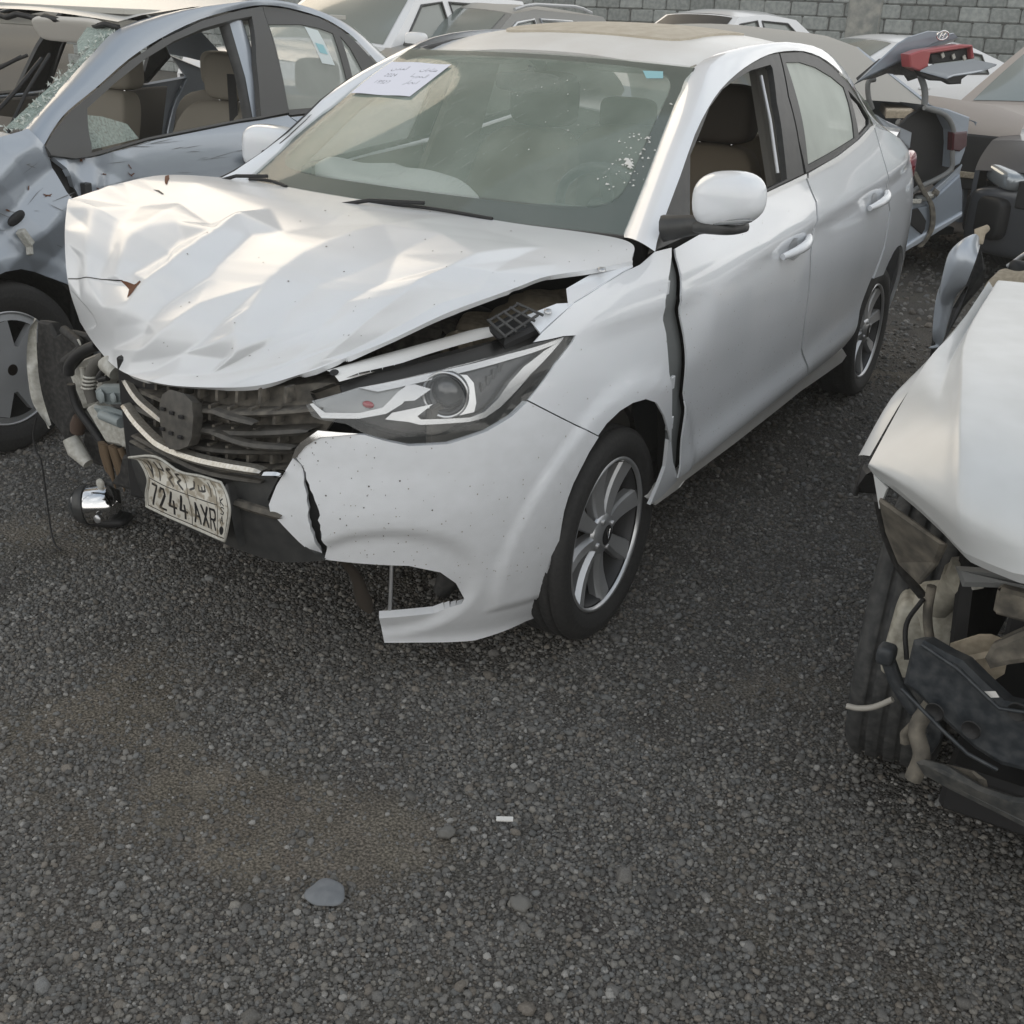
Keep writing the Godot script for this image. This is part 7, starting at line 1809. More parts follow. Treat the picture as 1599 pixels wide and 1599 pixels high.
	put("radiator_frame", boxm(Vector3(0.6, 0.05, 0.05)), M.mud, c, Vector3(2.08, 0.645, 0.55), Vector3(0, -0.1, 0.03))
	put("inner_wing", plate([Vector3(1.66, 0.72, -0.5), Vector3(1.69, 0.70, 0.42), Vector3(1.72, 0.35, 0.42), Vector3(1.74, 0.30, -0.5)], Vector3(-1, 0, 0), 0.03), M.black, c)
	for k in 9: put("radiator_fin", boxm(Vector3(0.42, 0.004, 0.012)), M.alloy_grey, c, Vector3(2.06, 0.46 + 0.018 * k, 0.47), Vector3(0, -0.1, 0))
	put("headlamp_mount", plate([Vector3(1.70, 0.66, 0.50), Vector3(1.80, 0.69, 0.52), Vector3(1.90, 0.68, 0.52), Vector3(1.90, 0.655, 0.53), Vector3(1.80, 0.66, 0.53), Vector3(1.72, 0.63, 0.51)], Vector3(-0.1, 0.4, 1), 0.03), M.jamb_light, c)
	put("clip", boxm(Vector3(0.02, 0.03, 0.012)), M.apron, c, Vector3(1.735, 0.62, 0.45), Vector3(0.2, 0.3, 0.4))
	put("clip", boxm(Vector3(0.015, 0.025, 0.012)), M.black, c, Vector3(1.725, 0.50, 0.40), Vector3(0.1, 0.2, 0.2))
	put("engine_block", boxm(Vector3(0.9, 0.5, 0.7)), M.black, c, Vector3(2.3, 0.42, 0.05))
	var bar := put("crash_bar", plate(rw_bar, Vector3(-0.25, 0.25, 1), 0.05), M.bar, c)
	put("crash_bar_flange", tubem([Vector3(1.69, 0.553, 0.61), Vector3(1.755, 0.536, 0.625), Vector3(1.83, 0.49, 0.63), Vector3(1.90, 0.497, 0.62)], 0.0035, 6), M.bar, bar)
	put("crash_bar_flange", tubem([Vector3(1.672, 0.46, 0.61), Vector3(1.752, 0.415, 0.625), Vector3(1.80, 0.385, 0.625), Vector3(1.85, 0.37, 0.62)], 0.0035, 6), M.bar, bar)
	for k in 3:
		put("bar_hole", lathe([Vector2(0.0, 0.017), Vector2(0.003, 0.015), Vector2(-0.003, 0.012), Vector2(-0.004, 0.0)], 20), M.black, bar, rw_hole[k] + Vector3(0, 0, 0.004), Vector3(0, -PI / 2 - 0.2, 0))
	put("paint_scrape", plate([Vector3(1.80, 0.505, 0.618), Vector3(1.818, 0.512, 0.618), Vector3(1.826, 0.503, 0.618), Vector3(1.81, 0.496, 0.618)], Vector3(-0.25, 0.25, 1), 0.001), M.dropping, bar)
	put("lower_lip", plate(rw_lip, Vector3(-0.2, 0.5, 1), 0.03), M.lip, c)
	put("lower_lip", plate(rw_lip2, Vector3(-0.2, 1.0, 0.6), 0.03), M.mud, c)
	put("lip_stay", tubem(smooth_line(rw_stay, 4), 0.014, 7), M.bar, c)
	put("tow_mount", soft(Vector3(0.035, 0.04, 0.04), 0.6, 14, 8), M.bar, c, rw_stay[0] + Vector3(0.005, 0, 0))
	put("bare_wire", tubem(smooth_line(rw_wire, 4), 0.006, 6), M.wire, c)
	put("frayed_end", tubem([rw_stake[0], rw_stake[1], rw_stake[2]], [0.003, 0.009, 0.011], 6), M.mud, c)
	put("hanging_hose", tubem(smooth_line([Vector3(1.72, 0.40, 0.5), Vector3(1.70, 0.34, 0.52), Vector3(1.72, 0.30, 0.54), Vector3(1.715, 0.25, 0.55)], 4), 0.016, 7), M.mud, c)
	# the rest of the car, beyond the frame
	put("windscreen", plate([Vector3(1.72, 1.0, -0.75), Vector3(3.0, 1.0, -0.75), Vector3(2.88, 1.38, -1.45), Vector3(1.84, 1.38, -1.45)], Vector3(0, 0.8, 0.6), 0.005), M.far_glass, c)
	put("roof", soft(Vector3(1.2, 0.12, 1.6), 0.4, 24, 10), M.white_old, c, Vector3(2.36, 1.42, -2.2))
	put("body", soft(Vector3(1.66, 0.72, 2.8), 0.25, 28, 14), M.white_old, c, Vector3(2.36, 0.62, -2.15))
	put("underbody", boxm(Vector3(1.2, 0.1, 3.4)), M.black, c, Vector3(2.36, 0.22, -1.2))

	# the loose silver wing that stands between the wrecks, with a heap of engine parts behind it
	var s := thing("silver_wing_panel", "loose silver-blue wing panel standing on end behind the white wreck", "car part")
	put("panel", loft(smooth_line(silver_piece, 5), smooth_line(silver_piece_in, 5), 0.035, 10, Vector3(1.45, 0.7, -1.5)), M.silver_bright, s)
	put("panel_back", plate(silver_dark, Vector3(0.3, 0.3, 1), 0.02), M.liner, s)
	put("panel_foot", plate([Vector3(1.275, 0.62, -1.29), Vector3(1.30, 0.60, -1.31), Vector3(1.36, 0.0, -1.4), Vector3(1.30, 0.0, -1.38)], Vector3(0.3, 0.1, 1), 0.02), M.liner, s)
	put("torn_bracket", tubem([Vector3(1.37, 0.93, -1.20), Vector3(1.365, 0.965, -1.21), Vector3(1.38, 0.975, -1.23)], [0.012, 0.018, 0.01], 7), M.dust_tan, s)
	var h := thing("wrecked_front_end", "heap of dusty engine parts and torn plastic behind the loose silver wing", "car wreck", Vector3(1.62, 0, -2.2))
	var rng := RandomNumberGenerator.new()
	rng.seed = 12
	put("engine", soft(Vector3(0.6, 0.5, 0.5), 0.4), M.black, h, Vector3(0.1, 0.4, 0))
	for k in 9:
		var lump := func(p: Vector3) -> Vector3: return p * (1.0 + 0.25 * sin(p.x * 40.0 + k) * sin(p.y * 37.0 + k * 2.0) + 0.15 * sin(p.z * 60.0))
		put("dusty_part", soft(Vector3(rng.randf_range(0.08, 0.2), rng.randf_range(0.06, 0.13), rng.randf_range(0.08, 0.2)), 0.7, 18, 12, lump), [M.dust_tan, M.mud, M.black, M.mud][k % 4], h, Vector3(rng.randf_range(-0.28, 0.35), rng.randf_range(0.58, 0.72), rng.randf_range(-0.05, 0.35)), Vector3(rng.randf() * 3, rng.randf() * 3, 0))
	for k in 5:
		var p := Vector3(rng.randf_range(-0.3, 0.1), rng.randf_range(0.62, 0.8), rng.randf_range(0, 0.3))
		put("loose_tube", tubem(smooth_line([p, p + Vector3(0.08, 0.07, 0.02), p + Vector3(0.17, 0.02, 0.05), p + Vector3(0.22, -0.06, 0.03)], 4), 0.010, 6), [M.black, M.alloy, M.apron][k % 3], h)
	put("strut", tubem([Vector3(-0.3, 0.0, 0), Vector3(-0.25, 0.6, 0)], 0.03), M.black, h)
	put("white_brace", plate([Vector3(0.10, 0.68, 0.50), Vector3(0.16, 0.70, 0.50), Vector3(0.05, 0.50, 0.75), Vector3(0.0, 0.50, 0.75)], Vector3(0, 0.6, 0.8), 0.02), M.white_old, h)

# ------------------------------------------------------------------ cars further back: one builder, many outlines
# spec: top = outline points (z, y) nose to tail; seg = names of the stretches between them; hw = half width
func far_car(called: String, label: String, at: Vector3, turn: float, spec: Dictionary) -> Node3D:
	var c := thing(called, label, "car", at, turn, "cars standing in the yard")
	var hw: float = spec.hw
	var top: Array = spec.top
	var zf: float = top[0].x
	var zr: float = top[-1].x
	var belt: float = spec.belt
	var paint: Material = spec.paint
	var hwid := func(z: float, y: float) -> float:
		var e := maxf((z - (zf - 0.7)) / 0.7, ((zr + 0.6) - z) / 0.6)
		var d := 0.16 * pow(clampf(e, 0.0, 1.0), 2.2)
		d += 0.06 * smoothstep(0.45, 0.15, y)
		d += spec.get("tumble", 0.24) * pow(clampf((y - belt + 0.05) / (spec.height - belt), 0.0, 1.2), 1.1)
		d += 0.03 * smoothstep(belt - 0.25, belt, y)
		return hw - d
	# side: outline polygon with wheel arches cut out, windows as holes
	var o := PackedVector2Array()
	for k in top.size() - 1:
		for s in 6: o.append(Vector2(lerpf(top[k].x, top[k + 1].x, s / 6.0), lerpf(top[k].y, top[k + 1].y, s / 6.0)))
	o.append(top[-1])
	o.append(Vector2(zr + 0.05, 0.3))
	o.append(Vector2(zr + 0.3, 0.22))
	var arches := []
	for w in [spec.rear_axle, 0.0]:
		var r: float = spec.tyre + 0.06
		for k in 13:
			var a := PI * k / 12.0
			o.append(Vector2(w - cos(a) * r, maxf(0.22, spec.tyre + sin(a) * r)))
	o.append(Vector2(zf - 0.25, 0.2))
	o.append(Vector2(zf, 0.32))
	var holes := []
	for wn in spec.windows: holes.append(PackedVector2Array(wn))
	for sd in [1.0, -1.0]:
		var f := func(p: Vector2) -> Vector3: return Vector3(sd * hwid.call(p.x, p.y), p.y, p.x)
		var fi := func(p: Vector2) -> Vector3: return Vector3(sd * (hwid.call(p.x, p.y) - 0.012), p.y, p.x)
		var fo := func(p: Vector2) -> Vector3: return Vector3(sd * (hwid.call(p.x, p.y) + 0.005), p.y, p.x)
		var body := put("body_side", patch(o, f, Vector2(0.10, 0.07), 0.03, Vector3(0, 0.6, (zf + zr) / 2), holes), paint, c)
		for hN in holes:
			put("window", patch(hN, fi, Vector2(0.12, 0.09), 0.0, Vector3(0, 0.6, (zf + zr) / 2)), M.far_glass, body)
			var ring := []
			for k in hN.size() + 1: ring.append(fo.call(hN[k % hN.size()]))
			put("window_trim", tubem(ring, spec.get("trim_r", 0.014), 6), spec.get("trim", M.trim), body)
		if spec.has("seams"):
			for sm in spec.seams:
				put("door_seam", tubem([fo.call(Vector2(sm, belt)), fo.call(Vector2(sm - 0.02, 0.35))], 0.004, 5), M.black, body)
				put("handle", soft(Vector3(0.03, 0.03, 0.18), 0.5, 12, 8), paint, body, fo.call(Vector2(sm + 0.16, belt - 0.12)))
		if spec.has("mirror"):
			var mp := Vector3(sd * (hw + 0.10), spec.mirror.y, spec.mirror.x)
			var mi := put("mirror", soft(Vector3(0.24, 0.16, 0.13), 0.55, 20, 12), paint, c, mp)
			put("mirror_base", soft(Vector3(0.23, 0.08, 0.12), 0.55, 16, 10), M.trim, mi, Vector3(-sd * 0.02, -0.055, 0.01))
		if spec.has("rails"):
			var pts := []
			for k in 9:
				var z := lerpf(spec.rails[0], spec.rails[1], k / 8.0)
				pts.append(Vector3(sd * (hwid.call(z, spec.height) + 0.01), spec.height - 0.01 + 0.06 * smoothstep(0.0, 0.2, k / 8.0) * smoothstep(1.0, 0.8, k / 8.0), z))
			put("roof_rail", tubem(pts, 0.018, 8), M.rail, c)
		for w in [0.0, spec.rear_axle]:
			make_wheel(c, Vector3(sd * (hw - 0.10), spec.tyre, w), sd, spec.tyre, 0.2, spec.tyre * 0.68, spec.get("wheels", "cover"))
			var g := []
			for k in 9:
				var a := PI * k / 8.0
				g.append([Vector3(sd * (hw - 0.03), spec.tyre + sin(a) * (spec.tyre + 0.06), w + cos(a) * (spec.tyre + 0.06)), Vector3(sd * (hw - 0.35), spec.tyre + sin(a) * (spec.tyre + 0.06), w + cos(a) * (spec.tyre + 0.06))])
			var hb := MB.new()
			hb.grid(g)
			put("wheel_housing", hb.build(), M.black, c)
	# top skins
	for k in top.size() - 1:
		var nm: String = spec.seg[k]
		if nm == "": continue
		var g := []
		for r in 7:
			var t := r / 6.0
			var p: Vector2 = top[k].lerp(top[k + 1], t)
			var bulge: float = (0.03 if nm in ["windscreen", "rear_window", "roof"] else 0.02) * sin(PI * t)
			var dirn: Vector2 = (top[k + 1] - top[k]).normalized()
			var up := Vector2(dirn.y, -dirn.x)
			if up.y < 0.0: up = -up
			if absf(up.y) < 0.25: up = Vector2(1.0 if p.x > (zf + zr) / 2 else -1.0, 0)
			var row := []
			for q in 17:
				var u := q / 16.0 * 2.0 - 1.0
				var hwv: float = hwid.call(p.x, p.y)
				var lift := (1.0 - pow(absf(u), 2.6))
				var pz: float = p.x + up.x * (bulge * lift + 0.05 * lift * absf(up.x))
				var py: float = p.y + up.y * (bulge * lift + 0.035 * lift)
				row.append(Vector3(u * hwv, py, pz))
			g.append(row)
		var mb := MB.new()
		mb.grid(g)
		var glassy := nm in ["windscreen", "rear_window"]
		var part := put(nm, mb.build(), spec.get("roof_paint", paint) if nm == "roof" else paint, c)
		if glassy:
			# glass laid proud in the painted frame
			var gg := []
			for r in 7:
				var row := []
				for q in 17:
					var u := q / 16.0
					var rr := clampf(lerpf(0.25, 5.8, r / 6.0), 0.0, 6.0)
					var i := int(minf(rr, 5.0))
					var qq := lerpf(0.9, 15.1, u)
					var j := int(minf(qq, 15.0))
					var A: Vector3 = g[i][j].lerp(g[i][j + 1], qq - j)
					var B: Vector3 = g[i + 1][j].lerp(g[i + 1][j + 1], qq - j)
					var nn: Vector3 = (g[i][j + 1] - g[i][j]).cross(g[i + 1][j] - g[i][j]).normalized()
					if nn.y < 0.0: nn = -nn
					row.append(A.lerp(B, rr - i) + nn * 0.006)
				gg.append(row)
			var gm := MB.new()
			gm.grid(gg)
			put("glass", gm.build(), spec.get("screen", M.far_glass), part)
	put("underbody", boxm(Vector3(hw * 1.6, 0.1, zf - zr - 0.5)), M.black, c, Vector3(0, 0.25, (zf + zr) / 2))
	# nose: lamps, grille, plate recess
	var fw: float = hwid.call(zf, 0.6)
	for sd in [1.0, -1.0]:
		var lp := put("head_lamp", soft(Vector3(0.34, 0.12, 0.20), 0.6, 20, 10), M.far_lamp, c, Vector3(sd * (fw - 0.20), top[0].y - 0.02, zf - 0.06), Vector3(0, sd * 0.55, sd * 0.14))
		put("fog_lamp", soft(Vector3(0.2, 0.12, 0.08), 0.5, 16, 8), M.black, c, Vector3(sd * (fw - 0.12), 0.40, zf + 0.01), Vector3(0, sd * 0.35, 0))
		put("tail_light", soft(Vector3(0.26, 0.18, 0.16), 0.6, 16, 8), M.red_lamp, c, Vector3(sd * (hwid.call(zr, 0.8) - 0.08), minf(belt - 0.15, top[-1].y - 0.05), zr + 0.03))
	put("grille", boxm(Vector3(fw * 1.1, 0.16, 0.06)), M.black, c, Vector3(0, top[0].y - 0.10, zf + 0.03))
	put("front_bumper", soft(Vector3(fw * 2.0, 0.42, 0.22), 0.3, 28, 12), paint, c, Vector3(0, 0.42, zf - 0.06))
	put("rear_bumper", soft(Vector3(hwid.call(zr, 0.5) * 2.0, 0.40, 0.2), 0.3, 28, 12), paint, c, Vector3(0, 0.46, zr + 0.06))
	return c

func sedan_spec(paint: Material, hw := 0.88, h := 1.45) -> Dictionary:
	return {
		"hw": hw, "height": h, "belt": 0.96, "tyre": 0.31, "rear_axle": -2.65, "paint": paint,
		"top": [Vector2(0.85, 0.70), Vector2(0.55, 0.86), Vector2(-0.35, 0.98), Vector2(-1.15, h - 0.05), Vector2(-1.7, h), Vector2(-2.3, h - 0.05), Vector2(-3.05, 1.06), Vector2(-3.6, 1.03), Vector2(-3.68, 0.62)],
		"seg": ["hood", "hood", "windscreen", "roof", "roof", "rear_window", "boot_lid", "boot_lid"],
		"windows": [[Vector2(-0.62, 0.99), Vector2(-1.16, h - 0.13), Vector2(-1.5, h - 0.08), Vector2(-1.56, 1.0)], [Vector2(-1.66, 1.0), Vector2(-1.60, h - 0.08), Vector2(-2.1, h - 0.10), Vector2(-2.45, 1.22), Vector2(-2.5, 1.02)]],
		"seams": [-1.61, -2.55], "mirror": Vector2(-0.62, 1.03),
	}

func suv_spec(paint: Material, hw := 0.92, h := 1.72) -> Dictionary:
	return {
		"hw": hw, "height": h, "belt": 1.12, "tyre": 0.36, "rear_axle": -2.72, "paint": paint, "tumble": 0.2,
		"top": [Vector2(0.85, 0.86), Vector2(0.70, 1.02), Vector2(-0.40, 1.16), Vector2(-1.10, h - 0.05), Vector2(-1.6, h), Vector2(-3.2, h - 0.05), Vector2(-3.62, 1.14), Vector2(-3.72, 0.7)],
		"seg": ["hood", "hood", "windscreen", "roof", "roof", "rear_window", "boot_lid"],
		"windows": [[Vector2(-0.60, 1.16), Vector2(-1.12, h - 0.14), Vector2(-1.5, h - 0.10), Vector2(-1.56, 1.16)], [Vector2(-1.70, 1.16), Vector2(-1.64, h - 0.10), Vector2(-2.35, h - 0.11), Vector2(-2.52, 1.18)], [Vector2(-2.62, 1.20), Vector2(-2.48, h - 0.12), Vector2(-3.05, h - 0.15), Vector2(-3.25, 1.26)]],
		"seams": [-1.63, -2.56], "mirror": Vector2(-0.62, 1.24),
	}

func build_far_cars() -> void:
	var s := suv_spec(M.far_white, 0.93, 1.70)
	far_car("white_suv", "white off-roader with grey mirror caps behind the silver wreck's roof", Vector3(-6.25, -0.05, -6.95), 0.0, s)
	s = suv_spec(M.far_grey, 0.92, 1.52)
	s.belt = 1.0
	s.rails = [-1.15, -2.9]
	s.roof_paint = M.far_dust
	s.trim = M.chrome_dull
	s.trim_r = 0.018
	far_car("grey_crossover", "dusty grey crossover with pale roof rails behind the crashed sedan's sunroof", Vector3(-5.55, 0, -7.7), 0.0, s)
	s = sedan_spec(M.far_white, 0.9, 1.58)
	s.screen = M.frit
	far_car("white_hatchback", "white car by the block wall of which only roof and dark screen show", Vector3(-4.75, 0, -11.6), -0.35, s)
	s = sedan_spec(M.far_white, 0.86, 1.37)
	far_car("white_saloon", "white car at the foot of the wall, left of the raised boot lid", Vector3(-2.9, 0, -11.9), -0.6, s)
	s = sedan_spec(M.far_brown, 0.95, 1.46)
	s.screen = M.far_screen
	s.erase("mirror")
	var b := far_car("dusty_brown_car", "dust-covered brown saloon facing out at the right edge with crushed nose", Vector3(0.9, 0, -6.9), -0.10, s)
	put("crushed_panel", loft(smooth_line([Vector3(-0.95, 1.06, 0.6), Vector3(-0.75, 1.08, 0.75), Vector3(-0.3, 1.05, 0.85), Vector3(-0.05, 1.0, 0.9)], 4), smooth_line([Vector3(-0.9, 0.90, 0.7), Vector3(-0.6, 0.87, 0.9), Vector3(-0.3, 0.84, 1.0), Vector3(-0.05, 0.82, 1.0)], 4), 0.05, 6, Vector3(0, 0.5, 0)), M.far_brown, b)
	put("open_nose", boxm(Vector3(1.3, 0.35, 0.10)), M.black, b, Vector3(0.1, 0.70, 0.98))
	put("nose_bar", boxm(Vector3(1.2, 0.04, 0.06)), M.dust_tan, b, Vector3(0.1, 0.62, 1.02))
	put("nose_stay", boxm(Vector3(0.04, 0.3, 0.04)), M.apron, b, Vector3(-0.1, 0.70, 1.05))
	s = sedan_spec(M.far_dark, 0.9, 1.45)
	var d := far_car("dark_grey_car", "dark grey car with intact head lamp, nose turned towards the open boot", Vector3(1.58, 0, -6.0), -0.35, s)
	put("fog_grille", soft(Vector3(0.36, 0.26, 0.10), 0.4, 20, 10), M.black, d, Vector3(-0.60, 0.44, 0.86), Vector3(0, -0.4, 0))
	build_open_boot()

func build_open_boot() -> void:
	var c := thing("open_boot_saloon", "blue-grey saloon behind the white sedan, boot lid up and empty boot open", "car", Vector3.ZERO, 0.0, "cars standing in the yard")
	var N := Vector3(0.8, 0, 0.6)
	var bm := put("rear_bumper", plate(tail_bumper, N, 0.10), M.silver_boot, c)
	put("bumper_top", plate(tail_bumper_top, N + Vector3(0, 0.8, 0), 0.04), M.silver_bright, bm)
	put("torn_hole", plate(tail_hole, N, 0.01), M.black, bm)
	put("lower_trim", plate(tail_low_trim, N, 0.04), M.silver_bright, bm)
	put("boot_inside", plate(boot_dark, N, 0.02), M.black, c)
	put("boot_seal", tubem(smooth_line(boot_rim, 3), 0.016, 7), M.jamb_light, c)
	var rw := put("rear_wing", plate(rear_wing, N, 0.25), M.silver_boot, c)
	put("tail_lamp", plate(tail_lamp_r, N, 0.05), M.red_dark, rw)
	put("rear_wing", plate(wing_left, N + Vector3(0, 0.5, 0), 0.06), M.silver_bright, c)
	put("rear_deck", plate(deck, Vector3(0, 1, 0), 0.05), M.dust_tan, c)
	var lid := put("boot_lid", plate(lid_skin, Vector3(0.6, 0.5, 0.5), 0.05), M.silver_boot, c)
	put("lid_lining", plate(lid_under, Vector3(0.5, -0.5, 0.5), 0.03), M.liner, lid)
	put("lamp_bar", plate(lid_lamp, N, 0.08), M.red_faded, lid)
	put("plate_recess", plate(lid_plate, N, 0.03), M.black, lid)
	for k in 3: put("recess_clip", boxm(Vector3(0.02, 0.03, 0.01)), M.apron, lid, lid_plate[0].lerp(lid_plate[2], 0.25 + 0.25 * k) + N * 0.012, Vector3(0, 0.93, 0.6))
	put("bent_skin", plate(lid_low, Vector3(0.4, 0.8, 0.4), 0.012), M.silver_bright, lid)
	put("torn_edge", plate(lid_edge, N, 0.03), M.black, lid)
	# maker's oval with slanted letter
	var e: Vector3 = lid_badge[0] + N * 0.05
	var ov := []
	for k in 25: ov.append(e + Vector3(-0.6, 0, 0.8).normalized() * cos(TAU * k / 24) * -0.042 + Vector3(0.25, 0.9, 0.2).normalized() * sin(TAU * k / 24) * 0.026)
	put("emblem", tubem(ov, 0.005, 6), M.chrome, lid)
	var side := Vector3(0.6, 0, -0.8)
	var up := Vector3(0.2, 0.95, 0.15)
	put("emblem", tubem([e - side * 0.018 - up * 0.016, e - side * 0.008 + up * 0.016], 0.004, 5), M.chrome, lid)
	put("emblem", tubem([e + side * 0.008 - up * 0.016, e + side * 0.018 + up * 0.016], 0.004, 5), M.chrome, lid)
	put("emblem", tubem([e - side * 0.012 - up * 0.002, e + side * 0.012 + up * 0.002], 0.004, 5), M.chrome, lid)
	put("hinge_arm", tubem(smooth_line(hinge_arm, 5), 0.020, 8), M.jamb_light, c)
	put("hinge_arm", tubem(smooth_line(hinge_left, 5), 0.016, 8), M.jamb_light, c)
	put("hanging_strap", plate_strip(smooth_line(strap, 4), 0.035), M.mud, c)
	for k in 4: put("boot_rubble", boxm(Vector3(0.07, 0.025, 0.04)), [M.apron, M.jamb, M.apron, M.mud][k], c, cargo[0].lerp(cargo[2], k / 3.5) + Vector3(0, 0.015, 0), Vector3(0.2 * k, 0.6 * k, 0.1))
	# roof and the body ahead of the boot
	var f := Vector3(-0.8, 0, -0.6)
	var sd := Vector3(-0.6, 0, 0.8)
	var mid := Vector3(0.12, 0, -5.26)
	var P := func(fw: float, lat: float, y: float) -> Vector3: return mid + f * fw + sd * lat + Vector3(0, y, 0)
	var g := []
	for q in [[0.55, 1.02, 0.68], [1.25, 1.36, 0.56], [1.6, 1.42, 0.55], [2.2, 1.44, 0.56], [2.7, 1.38, 0.57], [3.5, 0.99, 0.68], [4.4, 0.86, 0.7], [4.7, 0.6, 0.7]]:
		var row := []
		for k in 13:
			var u := k / 6.0 - 1.0
			row.append(P.call(q[0], u * q[2], q[1] + 0.03 * (1.0 - u * u)))
		g.append(row)
	var mb := MB.new()
	mb.grid(g)
	put("roof", mb.build(), M.far_dust, c)
	for s2 in [-1.0, 1.0]:
		put("body_side", plate([P.call(0.15, s2 * 0.80, 0.95), P.call(0.55, s2 * 0.72, 1.03), P.call(1.25, s2 * 0.58, 1.36), P.call(2.7, s2 * 0.58, 1.38), P.call(3.5, s2 * 0.72, 1.0), P.call(4.6, s2 * 0.72, 0.8), P.call(4.6, s2 * 0.74, 0.3), P.call(0.15, s2 * 0.82, 0.3)], sd * s2, 0.04), M.silver_boot, c)
	for w in [0.85, 3.5]:
		for s2 in [-1.0, 1.0]:
			var wh := make_wheel(c, P.call(w, s2 * 0.72, 0.3), 1.0, 0.31, 0.2, 0.2, "cover")
			wh.basis = Basis(sd * s2, Vector3.UP, (sd * s2).cross(Vector3.UP))
	put("underbody", plate([P.call(0.1, 0.7, 0.28), P.call(4.5, 0.7, 0.28), P.call(4.5, -0.7, 0.28), P.call(0.1, -0.7, 0.28)], Vector3.UP, 0.05), M.black, c)

func plate_strip(line: Array, w: float) -> ArrayMesh:
	var mb := MB.new()
	var s := Vector3(0.6, 0, -0.8).normalized() * w * 0.5
	for k in line.size() - 1:
		mb.quad(line[k] - s, line[k] + s, line[k + 1] + s, line[k + 1] - s, Vector3(0.8, 0, 0.6))
		mb.quad(line[k] - s - Vector3(0.01, 0, 0.006), line[k] + s - Vector3(0.01, 0, 0.006), line[k + 1] + s - Vector3(0.01, 0, 0.006), line[k + 1] - s - Vector3(0.01, 0, 0.006), Vector3(-0.8, 0, -0.6))
	return mb.build()

